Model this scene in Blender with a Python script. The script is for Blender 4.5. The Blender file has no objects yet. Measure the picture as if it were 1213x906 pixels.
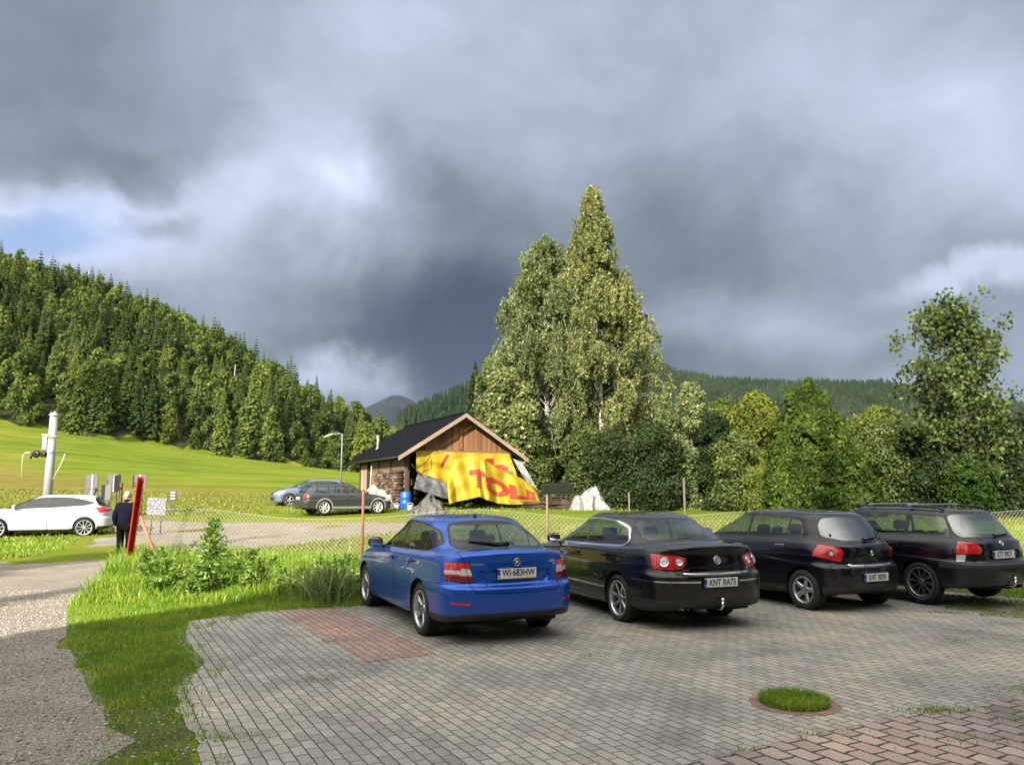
import bpy, bmesh, math, random
from math import sin, cos, pi, radians, sqrt, atan2
from mathutils import Vector, Matrix, noise
from mathutils.geometry import delaunay_2d_cdt
from mathutils.bvhtree import BVHTree
import numpy as np

SC = bpy.context.scene
COL = SC.collection
RND = random.Random(7)

# ------------------------------------------------------------------ materials
def new_mat(name):
    m = bpy.data.materials.new(name); m.use_nodes = True
    nt = m.node_tree
    for n in list(nt.nodes): nt.nodes.remove(n)
    out = nt.nodes.new('ShaderNodeOutputMaterial')
    return m, nt, out

def nd(nt, typ, **kw):
    n = nt.nodes.new(typ)
    for k, v in kw.items():
        if hasattr(n, k) and k not in n.inputs: setattr(n, k, v)
        else: n.inputs[k].default_value = v
    return n

def L(nt, a, b): nt.links.new(a, b)

def c4(c): return (c[0], c[1], c[2], 1.0)

def ramp(nt, fac, stops, interp='LINEAR'):
    r = nt.nodes.new('ShaderNodeValToRGB'); r.color_ramp.interpolation = interp
    e = r.color_ramp.elements
    while len(e) < len(stops): e.new(0.5)
    for i, (p, c) in enumerate(stops):
        e[i].position = p; e[i].color = c4(c) if len(c) == 3 else c
    if fac is not None: L(nt, fac, r.inputs[0])
    return r

def mixc(nt, fac, a, b, mode='MIX'):
    m = nt.nodes.new('ShaderNodeMix'); m.data_type = 'RGBA'; m.blend_type = mode
    for sock, v in ((m.inputs[0], fac), (m.inputs[6], a), (m.inputs[7], b)):
        if isinstance(v, (int, float)): sock.default_value = v
        elif isinstance(v, tuple): sock.default_value = c4(v) if len(v) == 3 else v
        else: L(nt, v, sock)
    return m.outputs[2]

def math_n(nt, op, a, b=None, clamp=False):
    m = nt.nodes.new('ShaderNodeMath'); m.operation = op; m.use_clamp = clamp
    for i, v in enumerate((a, b)):
        if v is None: continue
        if isinstance(v, (int, float)): m.inputs[i].default_value = v
        else: L(nt, v, m.inputs[i])
    return m.outputs[0]

def noise_n(nt, scale, detail=4, rough=0.55, vec=None, dist=0.0):
    n = nt.nodes.new('ShaderNodeTexNoise'); n.inputs['Scale'].default_value = scale
    n.inputs['Detail'].default_value = detail; n.inputs['Roughness'].default_value = rough
    n.inputs['Distortion'].default_value = dist
    if vec is not None: L(nt, vec, n.inputs['Vector'])
    return n

def simple(name, col, rough=0.5, metal=0.0, coat=0.0, var=0.0, vscale=8.0, bump=0.0, bscale=40.0, spec=0.5):
    m, nt, out = new_mat(name)
    p = nd(nt, 'ShaderNodeBsdfPrincipled')
    p.inputs['Base Color'].default_value = c4(col); p.inputs['Roughness'].default_value = rough
    p.inputs['Metallic'].default_value = metal; p.inputs['Coat Weight'].default_value = coat
    p.inputs['Coat Roughness'].default_value = 0.04; p.inputs['Specular IOR Level'].default_value = spec
    tc = nt.nodes.new('ShaderNodeTexCoord')
    if var > 0:
        n = noise_n(nt, vscale, 5, 0.6, tc.outputs['Object'])
        r = ramp(nt, n.outputs[0], [(0.3, tuple(x*(1-var) for x in col)), (0.7, tuple(min(1, x*(1+var)) for x in col))])
        L(nt, r.outputs[0], p.inputs['Base Color'])
    if bump > 0:
        n = noise_n(nt, bscale, 4, 0.6, tc.outputs['Object'])
        b = nd(nt, 'ShaderNodeBump', Strength=bump, Distance=0.02); L(nt, n.outputs[0], b.inputs['Height'])
        L(nt, b.outputs[0], p.inputs['Normal'])
    L(nt, p.outputs[0], out.inputs[0])
    return m

def paint(name, col, metal=0.3, rough=0.35, dirt=(0.12, 0.10, 0.08), flake=0.0):
    """car paint: coat over base, a little road dust low down, dark lining on the inner face"""
    m, nt, out = new_mat(name)
    p = nd(nt, 'ShaderNodeBsdfPrincipled')
    p.inputs['Metallic'].default_value = metal
    p.inputs['Specular IOR Level'].default_value = 0.12
    p.inputs['Coat Weight'].default_value = 1.0; p.inputs['Coat Roughness'].default_value = 0.03; p.inputs['Coat IOR'].default_value = 1.45
    tc = nt.nodes.new('ShaderNodeTexCoord')
    sp = nt.nodes.new('ShaderNodeSeparateXYZ'); L(nt, tc.outputs['Object'], sp.inputs[0])
    n = noise_n(nt, 5, 6, 0.65, tc.outputs['Object'])
    low = nt.nodes.new('ShaderNodeMapRange'); low.inputs['From Min'].default_value = 0.75; low.inputs['From Max'].default_value = 0.2
    L(nt, sp.outputs['Z'], low.inputs['Value'])
    d = math_n(nt, 'MULTIPLY', low.outputs[0], n.outputs[0], True)
    d = math_n(nt, 'MULTIPLY', d, 0.30)
    L(nt, mixc(nt, d, col, dirt), p.inputs['Base Color'])
    rr = math_n(nt, 'MULTIPLY_ADD', d, 0.5); rr.node.inputs[2].default_value = rough
    L(nt, rr, p.inputs['Roughness'])
    cr = math_n(nt, 'MULTIPLY_ADD', d, 0.35); cr.node.inputs[2].default_value = 0.015
    L(nt, cr, p.inputs['Coat Roughness'])
    lin = nd(nt, 'ShaderNodeBsdfDiffuse', Color=(0.02, 0.02, 0.022, 1))
    g = nt.nodes.new('ShaderNodeNewGeometry')
    mx = nt.nodes.new('ShaderNodeMixShader')
    L(nt, g.outputs['Backfacing'], mx.inputs[0]); L(nt, p.outputs[0], mx.inputs[1]); L(nt, lin.outputs[0], mx.inputs[2])
    L(nt, mx.outputs[0], out.inputs[0])
    return m

def glass(name, tint=(0.55, 0.62, 0.58), ior=1.5, boost=0.0):
    m, nt, out = new_mat(name)
    t = nd(nt, 'ShaderNodeBsdfTransparent', Color=c4(tint))
    gl = nd(nt, 'ShaderNodeBsdfGlossy', Color=(0.95, 0.97, 1, 1), Roughness=0.01)
    ge = nt.nodes.new('ShaderNodeNewGeometry'); dp = nt.nodes.new('ShaderNodeVectorMath'); dp.operation = 'DOT_PRODUCT'
    L(nt, ge.outputs['Incoming'], dp.inputs[0]); L(nt, ge.outputs['Normal'], dp.inputs[1])
    ca = math_n(nt, 'ABSOLUTE', dp.outputs['Value']); k = math_n(nt, 'SUBTRACT', 1.0, ca); k = math_n(nt, 'POWER', k, 5.0)
    fac = math_n(nt, 'MULTIPLY_ADD', k, 0.92 - boost, True); fac.node.inputs[2].default_value = 0.075 + boost
    mx = nt.nodes.new('ShaderNodeMixShader')
    L(nt, fac, mx.inputs[0]); L(nt, t.outputs[0], mx.inputs[1]); L(nt, gl.outputs[0], mx.inputs[2])
    L(nt, mx.outputs[0], out.inputs[0])
    return m

# ------------------------------------------------------------------ objects
def tag(o, label=None, cat=None, group=None, kind=None):
    if label: o['label'] = label
    if cat: o['category'] = cat
    if group: o['group'] = group
    if kind: o['kind'] = kind
    return o

def empty(name, loc=(0, 0, 0), rz=0.0):
    o = bpy.data.objects.new(name, None); COL.objects.link(o)
    o.location = loc; o.rotation_euler = (0, 0, rz); o.empty_display_size = 0.2
    return o

def link(name, me, parent=None):
    o = bpy.data.objects.new(name, me); COL.objects.link(o)
    if parent is not None: o.parent = parent
    return o

def from_np(name, verts, faces, mats, parent=None, smooth=False, midx=None, sizes=None):
    """verts (n,3); faces (m,k) array or flat loop list with sizes"""
    me = bpy.data.meshes.new(name)
    verts = np.asarray(verts, dtype=np.float32)
    if sizes is None:
        faces = np.asarray(faces, dtype=np.int32); m, k = faces.shape
        loops = faces.ravel(); sizes = np.full(m, k, dtype=np.int32)
    else:
        loops = np.asarray(faces, dtype=np.int32).ravel(); sizes = np.asarray(sizes, dtype=np.int32); m = len(sizes)
    me.vertices.add(len(verts)); me.vertices.foreach_set('co', verts.ravel())
    me.loops.add(len(loops)); me.loops.foreach_set('vertex_index', loops)
    me.polygons.add(m)
    starts = np.concatenate(([0], np.cumsum(sizes)[:-1])).astype(np.int32)
    me.polygons.foreach_set('loop_start', starts)
    if smooth: me.polygons.foreach_set('use_smooth', np.ones(m, dtype=bool))
    if midx is not None: me.polygons.foreach_set('material_index', np.asarray(midx, dtype=np.int32))
    for mt in (mats if isinstance(mats, (list, tuple)) else [mats]): me.materials.append(mt)
    me.update(calc_edges=True); me.validate(clean_customdata=False)
    return link(name, me, parent)

class MB:
    """collects shapes into one mesh"""
    def __init__(s): s.v = []; s.f = []; s.m = []; s.sm = []
    def add(s, vs, fs, mi=0, smooth=False):
        b = len(s.v); s.v += [tuple(p) for p in vs]
        for f in fs: s.f.append(tuple(b + i for i in f)); s.m.append(mi); s.sm.append(smooth)
        return s
    def box(s, c, size, rot=None, mi=0, taper=1.0, bev=0.0):
        hx, hy, hz = size[0]/2, size[1]/2, size[2]/2
        c = Vector(c)
        R = rot if rot is not None else Matrix.Identity(3)
        if bev <= 0:
            vs = []
            for z in (-1, 1):
                t = taper if z > 0 else 1
                for x, y in ((-1, -1), (1, -1), (1, 1), (-1, 1)): vs.append(c + R @ Vector((x*hx*t, y*hy*t, z*hz)))
            s.add(vs, [(3, 2, 1, 0), (4, 5, 6, 7), (0, 1, 5, 4), (1, 2, 6, 5), (2, 3, 7, 6), (3, 0, 4, 7)], mi)
        else:
            bm = bmesh.new(); bmesh.ops.create_cube(bm, size=2)
            for v in bm.verts:
                t = taper if v.co.z > 0 else 1
                v.co = Vector((v.co.x*hx*t, v.co.y*hy*t, v.co.z*hz))
            bmesh.ops.bevel(bm, geom=bm.edges[:], offset=bev, segments=2, affect='EDGES', profile=0.5)
            bm.verts.index_update()
            s.add([c + R @ v.co for v in bm.verts], [[v.index for v in f.verts] for f in bm.faces], mi)
            bm.free()
        return s
    def tube(s, pts, r, n=8, mi=0, cap=True, smooth=True):
        pts = [Vector(p) for p in pts]
        rs = r if isinstance(r, (list, tuple)) else [r]*len(pts)
        vs = []; up = None
        for i, p in enumerate(pts):
            d = (pts[min(i+1, len(pts)-1)] - pts[max(i-1, 0)])
            if d.length < 1e-9: d = Vector((0, 0, 1))
            d.normalize()
            if up is None: up = d.orthogonal().normalized()
            up = (up - d*up.dot(d))
            if up.length < 1e-6: up = d.orthogonal()
            up.normalize(); w = d.cross(up)
            for k in range(n):
                a = 2*pi*k/n; vs.append(p + (up*cos(a) + w*sin(a))*rs[i])
        fs = []
        for i in range(len(pts)-1):
            for k in range(n):
                fs.append((i*n+k, i*n+(k+1) % n, (i+1)*n+(k+1) % n, (i+1)*n+k))
        s.add(vs, fs, mi, smooth)
        if cap:
            b = len(s.v) - len(vs)
            s.f.append(tuple(b + k for k in reversed(range(n)))); s.m.append(mi); s.sm.append(False)
            s.f.append(tuple(b + (len(pts)-1)*n + k for k in range(n))); s.m.append(mi); s.sm.append(False)
        return s
    def lathe(s, prof, n=24, c=(0, 0, 0), axis='Z', mi=0, smooth=True, closed=False):
        """prof: (r, h) pairs along the axis"""
        c = Vector(c); vs = []
        for (r, h) in prof:
            for k in range(n):
                a = 2*pi*k/n; x, y = r*cos(a), r*sin(a)
                p = Vector((x, y, h)) if axis == 'Z' else (Vector((x, h, y)) if axis == 'Y' else Vector((h, x, y)))
                vs.append(c + p)
        m = len(prof); fs = []
        for i in range(m if closed else m-1):
            j = (i+1) % m
            for k in range(n): fs.append((i*n+k, i*n+(k+1) % n, j*n+(k+1) % n, j*n+k))
        return s.add(vs, fs, mi, smooth)
    def build(s, name, mats, parent=None):
        me = bpy.data.meshes.new(name); me.from_pydata(s.v, [], s.f)
        me.polygons.foreach_set('material_index', s.m); me.polygons.foreach_set('use_smooth', s.sm)
        for mt in (mats if isinstance(mats, (list, tuple)) else [mats]): me.materials.append(mt)
        me.update(); me.validate()
        return link(name, me, parent)

def copy_tree(o, parent=None):
    c = o.copy(); COL.objects.link(c); c.parent = parent
    for ch in list(o.children): copy_tree(ch, c)
    return c

def text_mesh(name, body, size, mat, parent, loc, rot, extrude=0.002, sx=1.0, align='CENTER', bold=0.0):
    cu = bpy.data.curves.new(name, 'FONT'); cu.body = body; cu.size = size; cu.extrude = extrude
    cu.align_x = align; cu.align_y = 'CENTER'; cu.offset = bold; cu.resolution_u = 3
    o = bpy.data.objects.new(name, cu); COL.objects.link(o)
    bpy.context.view_layer.update()
    me = bpy.data.meshes.new_from_object(o.evaluated_get(bpy.context.evaluated_depsgraph_get()))
    bpy.data.objects.remove(o); me.name = name
    me.materials.clear(); me.materials.append(mat)
    t = link(name, me, parent); t.location = loc; t.rotation_euler = rot; t.scale = (sx, 1, 1)
    return t

def lerp_list(lst, x):
    if x <= lst[0][0]: return lst[0][1]
    for (a, fa), (b, fb) in zip(lst, lst[1:]):
        if x <= b: 
            t = (x-a)/(b-a); return fa + (fb-fa)*t
    return lst[-1][1]

def smooth_list(lst, x):
    """monotone-ish cubic (Catmull-Rom on irregular knots)"""
    n = len(lst)
    if n < 3: return lerp_list(lst, x)
    if x <= lst[0][0]: return lst[0][1]
    if x >= lst[-1][0]: return lst[-1][1]
    for i in range(n-1):
        if x <= lst[i+1][0]: break
    x0, y0 = lst[i]; x1, y1 = lst[i+1]
    h = x1 - x0; d = (y1-y0)/h
    def slope(k):
        if k <= 0 or k >= n-1: 
            return (lst[1][1]-lst[0][1])/(lst[1][0]-lst[0][0]) if k <= 0 else (lst[-1][1]-lst[-2][1])/(lst[-1][0]-lst[-2][0])
        a = (lst[k][1]-lst[k-1][1])/(lst[k][0]-lst[k-1][0]); b = (lst[k+1][1]-lst[k][1])/(lst[k+1][0]-lst[k][0])
        if a*b <= 0: return 0.0
        return 2*a*b/(a+b)
    m0, m1 = slope(i), slope(i+1); t = (x-x0)/h
    return (2*t**3-3*t*t+1)*y0 + (t**3-2*t*t+t)*h*m0 + (-2*t**3+3*t*t)*y1 + (t**3-t*t)*h*m1
# ------------------------------------------------------------------ cars
def round_poly(pts, r, seg=4):
    out = []; n = len(pts)
    for i in range(n):
        p = Vector(pts[i][:2]); rr = pts[i][2] if len(pts[i]) > 2 else r
        a = Vector(pts[i-1][:2]); b = Vector(pts[(i+1) % n][:2])
        da = a-p; db = b-p
        k = min(rr, da.length*0.45, db.length*0.45)
        if k < 1e-4: out.append(tuple(p)); continue
        p0 = p + da.normalized()*k; p1 = p + db.normalized()*k
        for j in range(seg+1):
            t = j/seg; q = p0*(1-t)**2 + p*2*t*(1-t) + p1*t*t; out.append((q.x, q.y))
    return out

def offset_poly(pts, d):
    n = len(pts); A = sum(pts[i][0]*pts[(i+1) % n][1]-pts[(i+1) % n][0]*pts[i][1] for i in range(n))
    s = 1 if A > 0 else -1; out = []
    for i in range(n):
        p0 = Vector(pts[i-1]); p = Vector(pts[i]); p1 = Vector(pts[(i+1) % n])
        e0 = (p-p0); e1 = (p1-p)
        if e0.length < 1e-7 or e1.length < 1e-7: out.append(tuple(p)); continue
        e0.normalize(); e1.normalize()
        n0 = Vector((e0.y, -e0.x))*s; n1 = Vector((e1.y, -e1.x))*s
        m = n0+n1
        if m.length < 1e-6: m = n0
        m.normalize(); k = d/max(0.35, m.dot(n0)); out.append((p.x+m.x*k, p.y+m.y*k))
    return out

def in_poly(p, poly):
    x, y = p; c = False; n = len(poly); j = n-1
    for i in range(n):
        xi, yi = poly[i]; xj, yj = poly[j]
        if (yi > y) != (yj > y) and x < (xj-xi)*(y-yi)/(yj-yi)+xi: c = not c
        j = i
    return c

def hull(levels, ncol_end=22, ncol_side=90, sub=5):
    """stack of plan outlines (half, y>=0), each from rear centre to front centre; returns grid[lev][col] of Vectors"""
    th = [i/ncol_end*pi/2 for i in range(ncol_end+1)]
    rows = []
    for lv in levels:
        xr, xf = lv['xr'], lv['xf']; cr = lv.get('cr', 0.55); cf = lv.get('cf', 0.7)
        nr = lv.get('nr', 3.2); nf = lv.get('nf', 3.0)
        xa, xb = xr+cr, xf-cf
        row = []
        def W(x): return smooth_list(lv['w'], x)
        def Z(x): return smooth_list(lv['z'], x)
        for t in th:                                   # rear centre -> side
            x = xa - cr*abs(cos(t))**(2/nr); f = abs(sin(t))**(2/nr)
            y = W(max(x, xa))*f if False else W(x)*f
            row.append(Vector((x, y, Z(x) + lv.get('crown', 0)*(1-f*f))))
        for i in range(1, ncol_side):
            x = xa + (xb-xa)*i/ncol_side; row.append(Vector((x, W(x), Z(x))))
        for t in reversed(th):
            x = xb + cf*abs(cos(t))**(2/nf); f = abs(sin(t))**(2/nf)
            row.append(Vector((x, W(x)*f, Z(x) + lv.get('crown_f', 0)*(1-f*f))))
        rows.append(row)
    # spline through the levels
    out = []; K = len(rows); tags = []
    for k in range(K-1):
        for s in range(sub):
            t = s/sub; line = []
            for c in range(len(rows[0])):
                p0, p1, p2, p3 = rows[max(k-1, 0)][c], rows[k][c], rows[k+1][c], rows[min(k+2, K-1)][c]
                # centripetal style tangents limited by neighbouring segment lengths
                d1 = (p2-p1).length + 1e-6; d0 = (p1-p0).length + 1e-6; d2 = (p3-p2).length + 1e-6
                m1 = ((p1-p0)/d0*d1 + (p2-p1)/d1*d0)/(d0+d1) if k > 0 else (p2-p1)/d1
                m2 = ((p2-p1)/d1*d2 + (p3-p2)/d2*d1)/(d1+d2) if k < K-2 else (p2-p1)/d1
                if levels[k].get('sharp'): m1 = (p2-p1)/d1
                if levels[k+1].get('sharp'): m2 = (p2-p1)/d1
                m1 = m1*d1; m2 = m2*d1
                q = p1*(2*t**3-3*t*t+1) + m1*(t**3-2*t*t+t) + p2*(-2*t**3+3*t*t) + m2*(t**3-t*t)
                q.y = max(q.y, 0.0)
                if c in (0, len(rows[0])-1): q.y = 0.0
                line.append(q)
            out.append(line); tags.append(k)
    out.append(rows[-1]); tags.append(K-1)
    return out, tags

class CarCut:
    def __init__(s, levels, **kw):
        grid, tags = hull(levels, **kw)
        bm = bmesh.new(); s.bm = bm
        s.reg = bm.faces.layers.int.new('reg'); s.lev = bm.faces.layers.int.new('lev')
        vv = [[bm.verts.new(p) for p in row] for row in grid]
        for i in range(len(vv)-1):
            for c in range(len(vv[0])-1):
                q = (vv[i][c], vv[i+1][c], vv[i+1][c+1], vv[i][c+1])
                try: f = bm.faces.new(q)
                except ValueError: continue
                f[s.lev] = tags[i]; f.smooth = True
        bmesh.ops.remove_doubles(bm, verts=bm.verts[:], dist=0.0004)
        bm.normal_update()
        # orient outward
        up = sum(1 for f in bm.faces if f.normal.dot(f.calc_center_median()-Vector((0, 0, 0.7))) > 0)
        if up < len(bm.faces)/2:
            bmesh.ops.reverse_faces(bm, faces=bm.faces[:])
        bm.normal_update()
        s.names = ['body']
        s.bvh = BVHTree.FromBMesh(bm)
    def rid(s, name):
        if name not in s.names: s.names.append(name)
        return s.names.index(name)
    def cut(s, plane, poly, name, sel=None, over=True, only=None, xlim=None):
        """plane 'side' (x,z) | 'rear' | 'front' (y,z) | 'top' (x,y)"""
        bm = s.bm; rid = s.rid(name)
        if plane == 'side':
            ax = (0, 2); flt = lambda f: f.normal.y > 0.12
        elif plane == 'rear':
            ax = (1, 2); flt = lambda f: f.normal.x < -0.05 and f.calc_center_median().x < 0
        elif plane == 'front':
            ax = (1, 2); flt = lambda f: f.normal.x > 0.05 and f.calc_center_median().x > 0
        else:
            ax = (0, 1); flt = lambda f: f.normal.z > 0.05
        if sel: base = flt; flt = lambda f: base(f) and sel(f)
        A, B = ax
        bx0 = min(p[0] for p in poly)-0.02; bx1 = max(p[0] for p in poly)+0.02
        by0 = min(p[1] for p in poly)-0.02; by1 = max(p[1] for p in poly)+0.02
        def near(f, x0, x1, y0, y1):
            a = [v.co[A] for v in f.verts]; b = [v.co[B] for v in f.verts]
            return not (min(a) > x1 or max(a) < x0 or min(b) > y1 or max(b) < y0)
        cand = [f for f in bm.faces if near(f, bx0, bx1, by0, by1) and flt(f)]
        n = len(poly)
        if xlim is not None:
            (xa, za), (xb, zb) = xlim
            e = Vector((xb-xa, 0, zb-za)); no = Vector((-e.z, 0, e.x)).normalized()
            if no.x > 0: no = -no
            es = set(); vs = set()
            for f in cand: es.update(f.edges); vs.update(f.verts)
            r = bmesh.ops.bisect_plane(bm, geom=list(vs)+list(es)+cand, dist=1e-5, plane_co=Vector((xa, 0, za)), plane_no=no)
            cs = set(f for f in cand if f.is_valid); cs.update(g for g in r['geom'] if isinstance(g, bmesh.types.BMFace))
            cand = [f for f in cs if (f.calc_center_median()-Vector((xa, 0, za))).dot(no) > 0]
        for i in range(n):
            p, q = poly[i], poly[(i+1) % n]
            e = Vector((q[0]-p[0], q[1]-p[1]))
            if e.length < 1e-6: continue
            x0, x1 = min(p[0], q[0])-0.003, max(p[0], q[0])+0.003
            y0, y1 = min(p[1], q[1])-0.003, max(p[1], q[1])+0.003
            fs = [f for f in cand if f.is_valid and near(f, x0, x1, y0, y1)]
            if not fs: continue
            es = set(); vs = set()
            for f in fs: es.update(f.edges); vs.update(f.verts)
            co = Vector((0, 0, 0)); no = Vector((0, 0, 0))
            co[A], co[B] = p; no[A], no[B] = e.y, -e.x
            r = bmesh.ops.bisect_plane(bm, geom=list(vs)+list(es)+fs, dist=1e-5, plane_co=co, plane_no=no.normalized())
            cs = set(f for f in cand if f.is_valid); cs.update(g for g in r['geom'] if isinstance(g, bmesh.types.BMFace))
            cand = list(cs)
        cnt = 0
        for f in cand:
            if not f.is_valid: continue
            c = f.calc_center_median()
            if in_poly((c[A], c[B]), poly) and (over or f[s.reg] == 0):
                if only is not None and s.names[f[s.reg]] not in only: continue
                f[s.reg] = rid; cnt += 1
        return cnt
    def ring(s, plane, poly, inner, outer, w=0.008, **kw):
        """outer gap ring of width w, then the inner region"""
        s.cut(plane, offset_poly(poly, w), outer, **kw)
        s.cut(plane, poly, inner, **kw)
    def strip(s, plane, pts, w, name, **kw):
        for (a, b) in zip(pts, pts[1:]):
            a = Vector(a); b = Vector(b); d = (b-a).normalized(); n = Vector((-d.y, d.x))*w/2
            a2 = a - d*w*0.3; b2 = b + d*w*0.3
            s.cut(plane, [tuple(a2+n), tuple(b2+n), tuple(b2-n), tuple(a2-n)], name, **kw)
    def dent(s, poly, depth, edge=0.02, sel=None, zmin=-1):
        """push a rear-face area inwards with a soft rim"""
        s.cut('rear', poly, '_d1', sel=sel, only=['body']); s.cut('rear', offset_poly(poly, -edge), '_d2', sel=sel, only=['_d1'])
        r1, r2, b0 = s.rid('_d1'), s.rid('_d2'), s.rid('body')
        vs = set()
        inner = offset_poly(poly, -edge*0.95)
        for f in s.bm.faces:
            if f[s.reg] in (r1, r2):
                for v in f.verts:
                    if v not in vs and (v.co.y < 1e-4 or in_poly((v.co.y, v.co.z), inner)): vs.add(v)
        for v in vs: v.co.x += depth
        for f in s.bm.faces:
            if f[s.reg] in (r1, r2): f[s.reg] = b0
        s.bm.normal_update(); s.bvh = BVHTree.FromBMesh(s.bm)
    def drop(s, name):
        if name not in s.names: return
        rid = s.names.index(name)
        fs = [f for f in s.bm.faces if f[s.reg] == rid]
        bmesh.ops.delete(s.bm, geom=fs, context='FACES')
    def surf(s, o, d):
        """hit point, normal on the hull"""
        h = s.bvh.ray_cast(Vector(o), Vector(d))
        return (h[0], h[1]) if h[0] is not None else (Vector(o), Vector((-1, 0, 0)))
    def rear_x(s, y, z):
        h = s.surf((-4, max(abs(y), 0.002), z), (1, 0, 0)); return h[0].x
    def side_y(s, x, z):
        h = s.surf((x, 3, z), (0, -1, 0)); return h[0].y
    def extract(s, names, mats, objname, parent, both=True, side=0, push=0.0):
        """names: regions -> one mesh. both: mirrored and joined; side +1 left / -1 right only"""
        ids = {s.names.index(n): i for i, n in enumerate(names) if n in s.names}
        vs = {}; V = []; F = []; M = []
        s.bm.normal_update()
        for f in s.bm.faces:
            if f[s.reg] in ids:
                idx = []
                for v in f.verts:
                    if v not in vs:
                        vs[v] = len(V); V.append(v.co + v.normal*push)
                    idx.append(vs[v])
                F.append(idx); M.append(ids[f[s.reg]])
        if not F: return None
        me = bpy.data.meshes.new(objname)
        VV, FF, MM = [], [], []
        if both or side > 0: VV += [tuple(v) for v in V]; FF += [tuple(f) for f in F]; MM += M
        if both or side < 0:
            b = len(VV); VV += [(v.x, -v.y, v.z) for v in V]; FF += [tuple(b+i for i in reversed(f)) for f in F]; MM += M
        bm = bmesh.new(); me.from_pydata(VV, [], FF); me.polygons.foreach_set('material_index', MM)
        bm.from_mesh(me)
        if both:
            mid = [v for v in bm.verts if abs(v.co.y) < 1e-4]
            bmesh.ops.remove_doubles(bm, verts=mid, dist=2e-4)
        for f in bm.faces: f.smooth = True
        bm.to_mesh(me); bm.free()
        mp = mats if isinstance(mats, (list, tuple)) else [mats]*len(names)
        for m in mp: me.materials.append(m)
        me.update()
        return link(objname, me, parent)

def wheel_mesh(R, Wd, style, M):
    """wheel at origin, axis Y, outer face towards -Y. returns (tyre_me, rim_me)"""
    t = MB(); r = MB()
    rr = R - style.get('side', 0.105)          # rim radius
    h = Wd/2
    prof = [(rr-0.01, -h*0.80), (rr+0.012, -h*0.92), (rr+0.045, -h*0.99), (R-0.045, -h*0.98), (R-0.018, -h*0.86), (R-0.004, -h*0.70),
            (R, -h*0.4), (R-0.0, 0), (R, h*0.4), (R-0.004, h*0.70), (R-0.018, h*0.86), (R-0.045, h*0.98), (rr+0.03, h*0.98), (rr-0.01, h*0.8)]
    t.lathe(prof, 56, axis='Y')
    for k in range(72):                                    # tread blocks
        a = 2*pi*k/72; R3 = Matrix.Rotation(-a, 3, 'Y')
        for yy in (-h*0.55, 0, h*0.55):
            t.box(R3 @ Vector((R+0.0005, yy, 0)), (0.006, h*0.42, R*2*pi/72*0.72), rot=R3)
    # rim lip and barrel
    r.lathe([(rr-0.004, -h*0.80), (rr+0.006, -h*0.90), (rr+0.002, -h*0.93), (rr-0.014, -h*0.88), (rr-0.022, -h*0.6), (rr-0.03, h*0.2), (rr-0.03, h*0.7)], 48, axis='Y', mi=0)
    # dark backing (drum and disc)
    r.lathe([(0.0005, -h*0.05), (rr*0.62, -h*0.05), (rr*0.62, h*0.1), (rr-0.035, h*0.12), (rr-0.034, h*0.2)], 32, axis='Y', mi=1)
    dish = style.get('dish', 0.03); n = style['n']; yo = -h*0.80
    wi, wo = style.get('wi', 0.05), style.get('wo', 0.035); dbl = style.get('split', 0.0)
    hubr = style.get('hub', 0.055)
    r.lathe([(0.0005, yo+dish-0.004), (hubr*0.55, yo+dish-0.002), (hubr*0.6, yo+dish-0.006), (hubr, yo+dish), (hubr*1.15, yo+dish+0.012), (hubr*1.1, yo+dish+0.05)], 24, axis='Y', mi=0)
    def spoke(a, w0, w1, skew=0.0, mi=0):
        c, s_ = cos(a), sin(a)
        def P(rad, w, y):   # w lateral
            return Vector((c*rad - s_*w, y, s_*rad + c*w))
        rads = [hubr*0.8, rr*0.45, rr*0.75, rr-0.012]
        ys = [yo+dish, yo+dish*0.9, yo+dish*0.55, yo+0.012]
        vs = []; 
        for q, (rad, y) in enumerate(zip(rads, ys)):
            tt = q/3; w = w0*(1-tt)+w1*tt; off = skew*tt
            vs += [P(rad, off-w/2, y+0.006), P(rad, off-w*0.3, y-0.003), P(rad, off+w*0.3, y-0.003), P(rad, off+w/2, y+0.006), P(rad, off+w/2, y+0.03), P(rad, off-w/2, y+0.03)]
        fs = []
        for q in range(3):
            for k in range(6): fs.append((q*6+k, q*6+(k+1) % 6, (q+1)*6+(k+1) % 6, (q+1)*6+k))
        r.add(vs, fs, mi)
    for k in range(n):
        a = 2*pi*(k+0.25)/n
        if dbl:
            spoke(a, wi, wo, dbl); spoke(a, wi, wo, -dbl)
        else: spoke(a, wi, wo)
    for k in range(5):
        a = 2*pi*k/5+0.3
        r.lathe([(0.0005, yo+dish-0.012), (0.009, yo+dish-0.012), (0.009, yo+dish+0.01)], 8, c=(cos(a)*hubr*0.62, 0, sin(a)*hubr*0.62), axis='Y', mi=1)
    to = t.build('tyre', [M['tyre']]); ro = r.build('rim', [style.get('mat', M['alloy']), M['dark']])
    return to, ro

def seat_mesh(mb, x, y, w=0.5, back=0.62, head=True, z0=0.30, lean=0.18):
    R = Matrix.Rotation(-lean, 3, 'Y')
    mb.box((x, y, z0+0.08), (0.50, w, 0.16), bev=0.05)
    mb.box((x-0.27, y, z0+0.12+back/2), (0.13, w*0.94, back), rot=R, bev=0.055)
    if head:
        p = Vector((x-0.27, y, z0+0.12+back/2)) + R @ Vector((0, 0, back/2+0.12))
        mb.box(p, (0.10, 0.25, 0.17), rot=R, bev=0.045)
        mb.tube([p+Vector((0, 0.06, -0.16)), p+Vector((0, 0.06, 0))], 0.008, 6)
        mb.tube([p+Vector((0, -0.06, -0.16)), p+Vector((0, -0.06, 0))], 0.008, 6)

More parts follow.
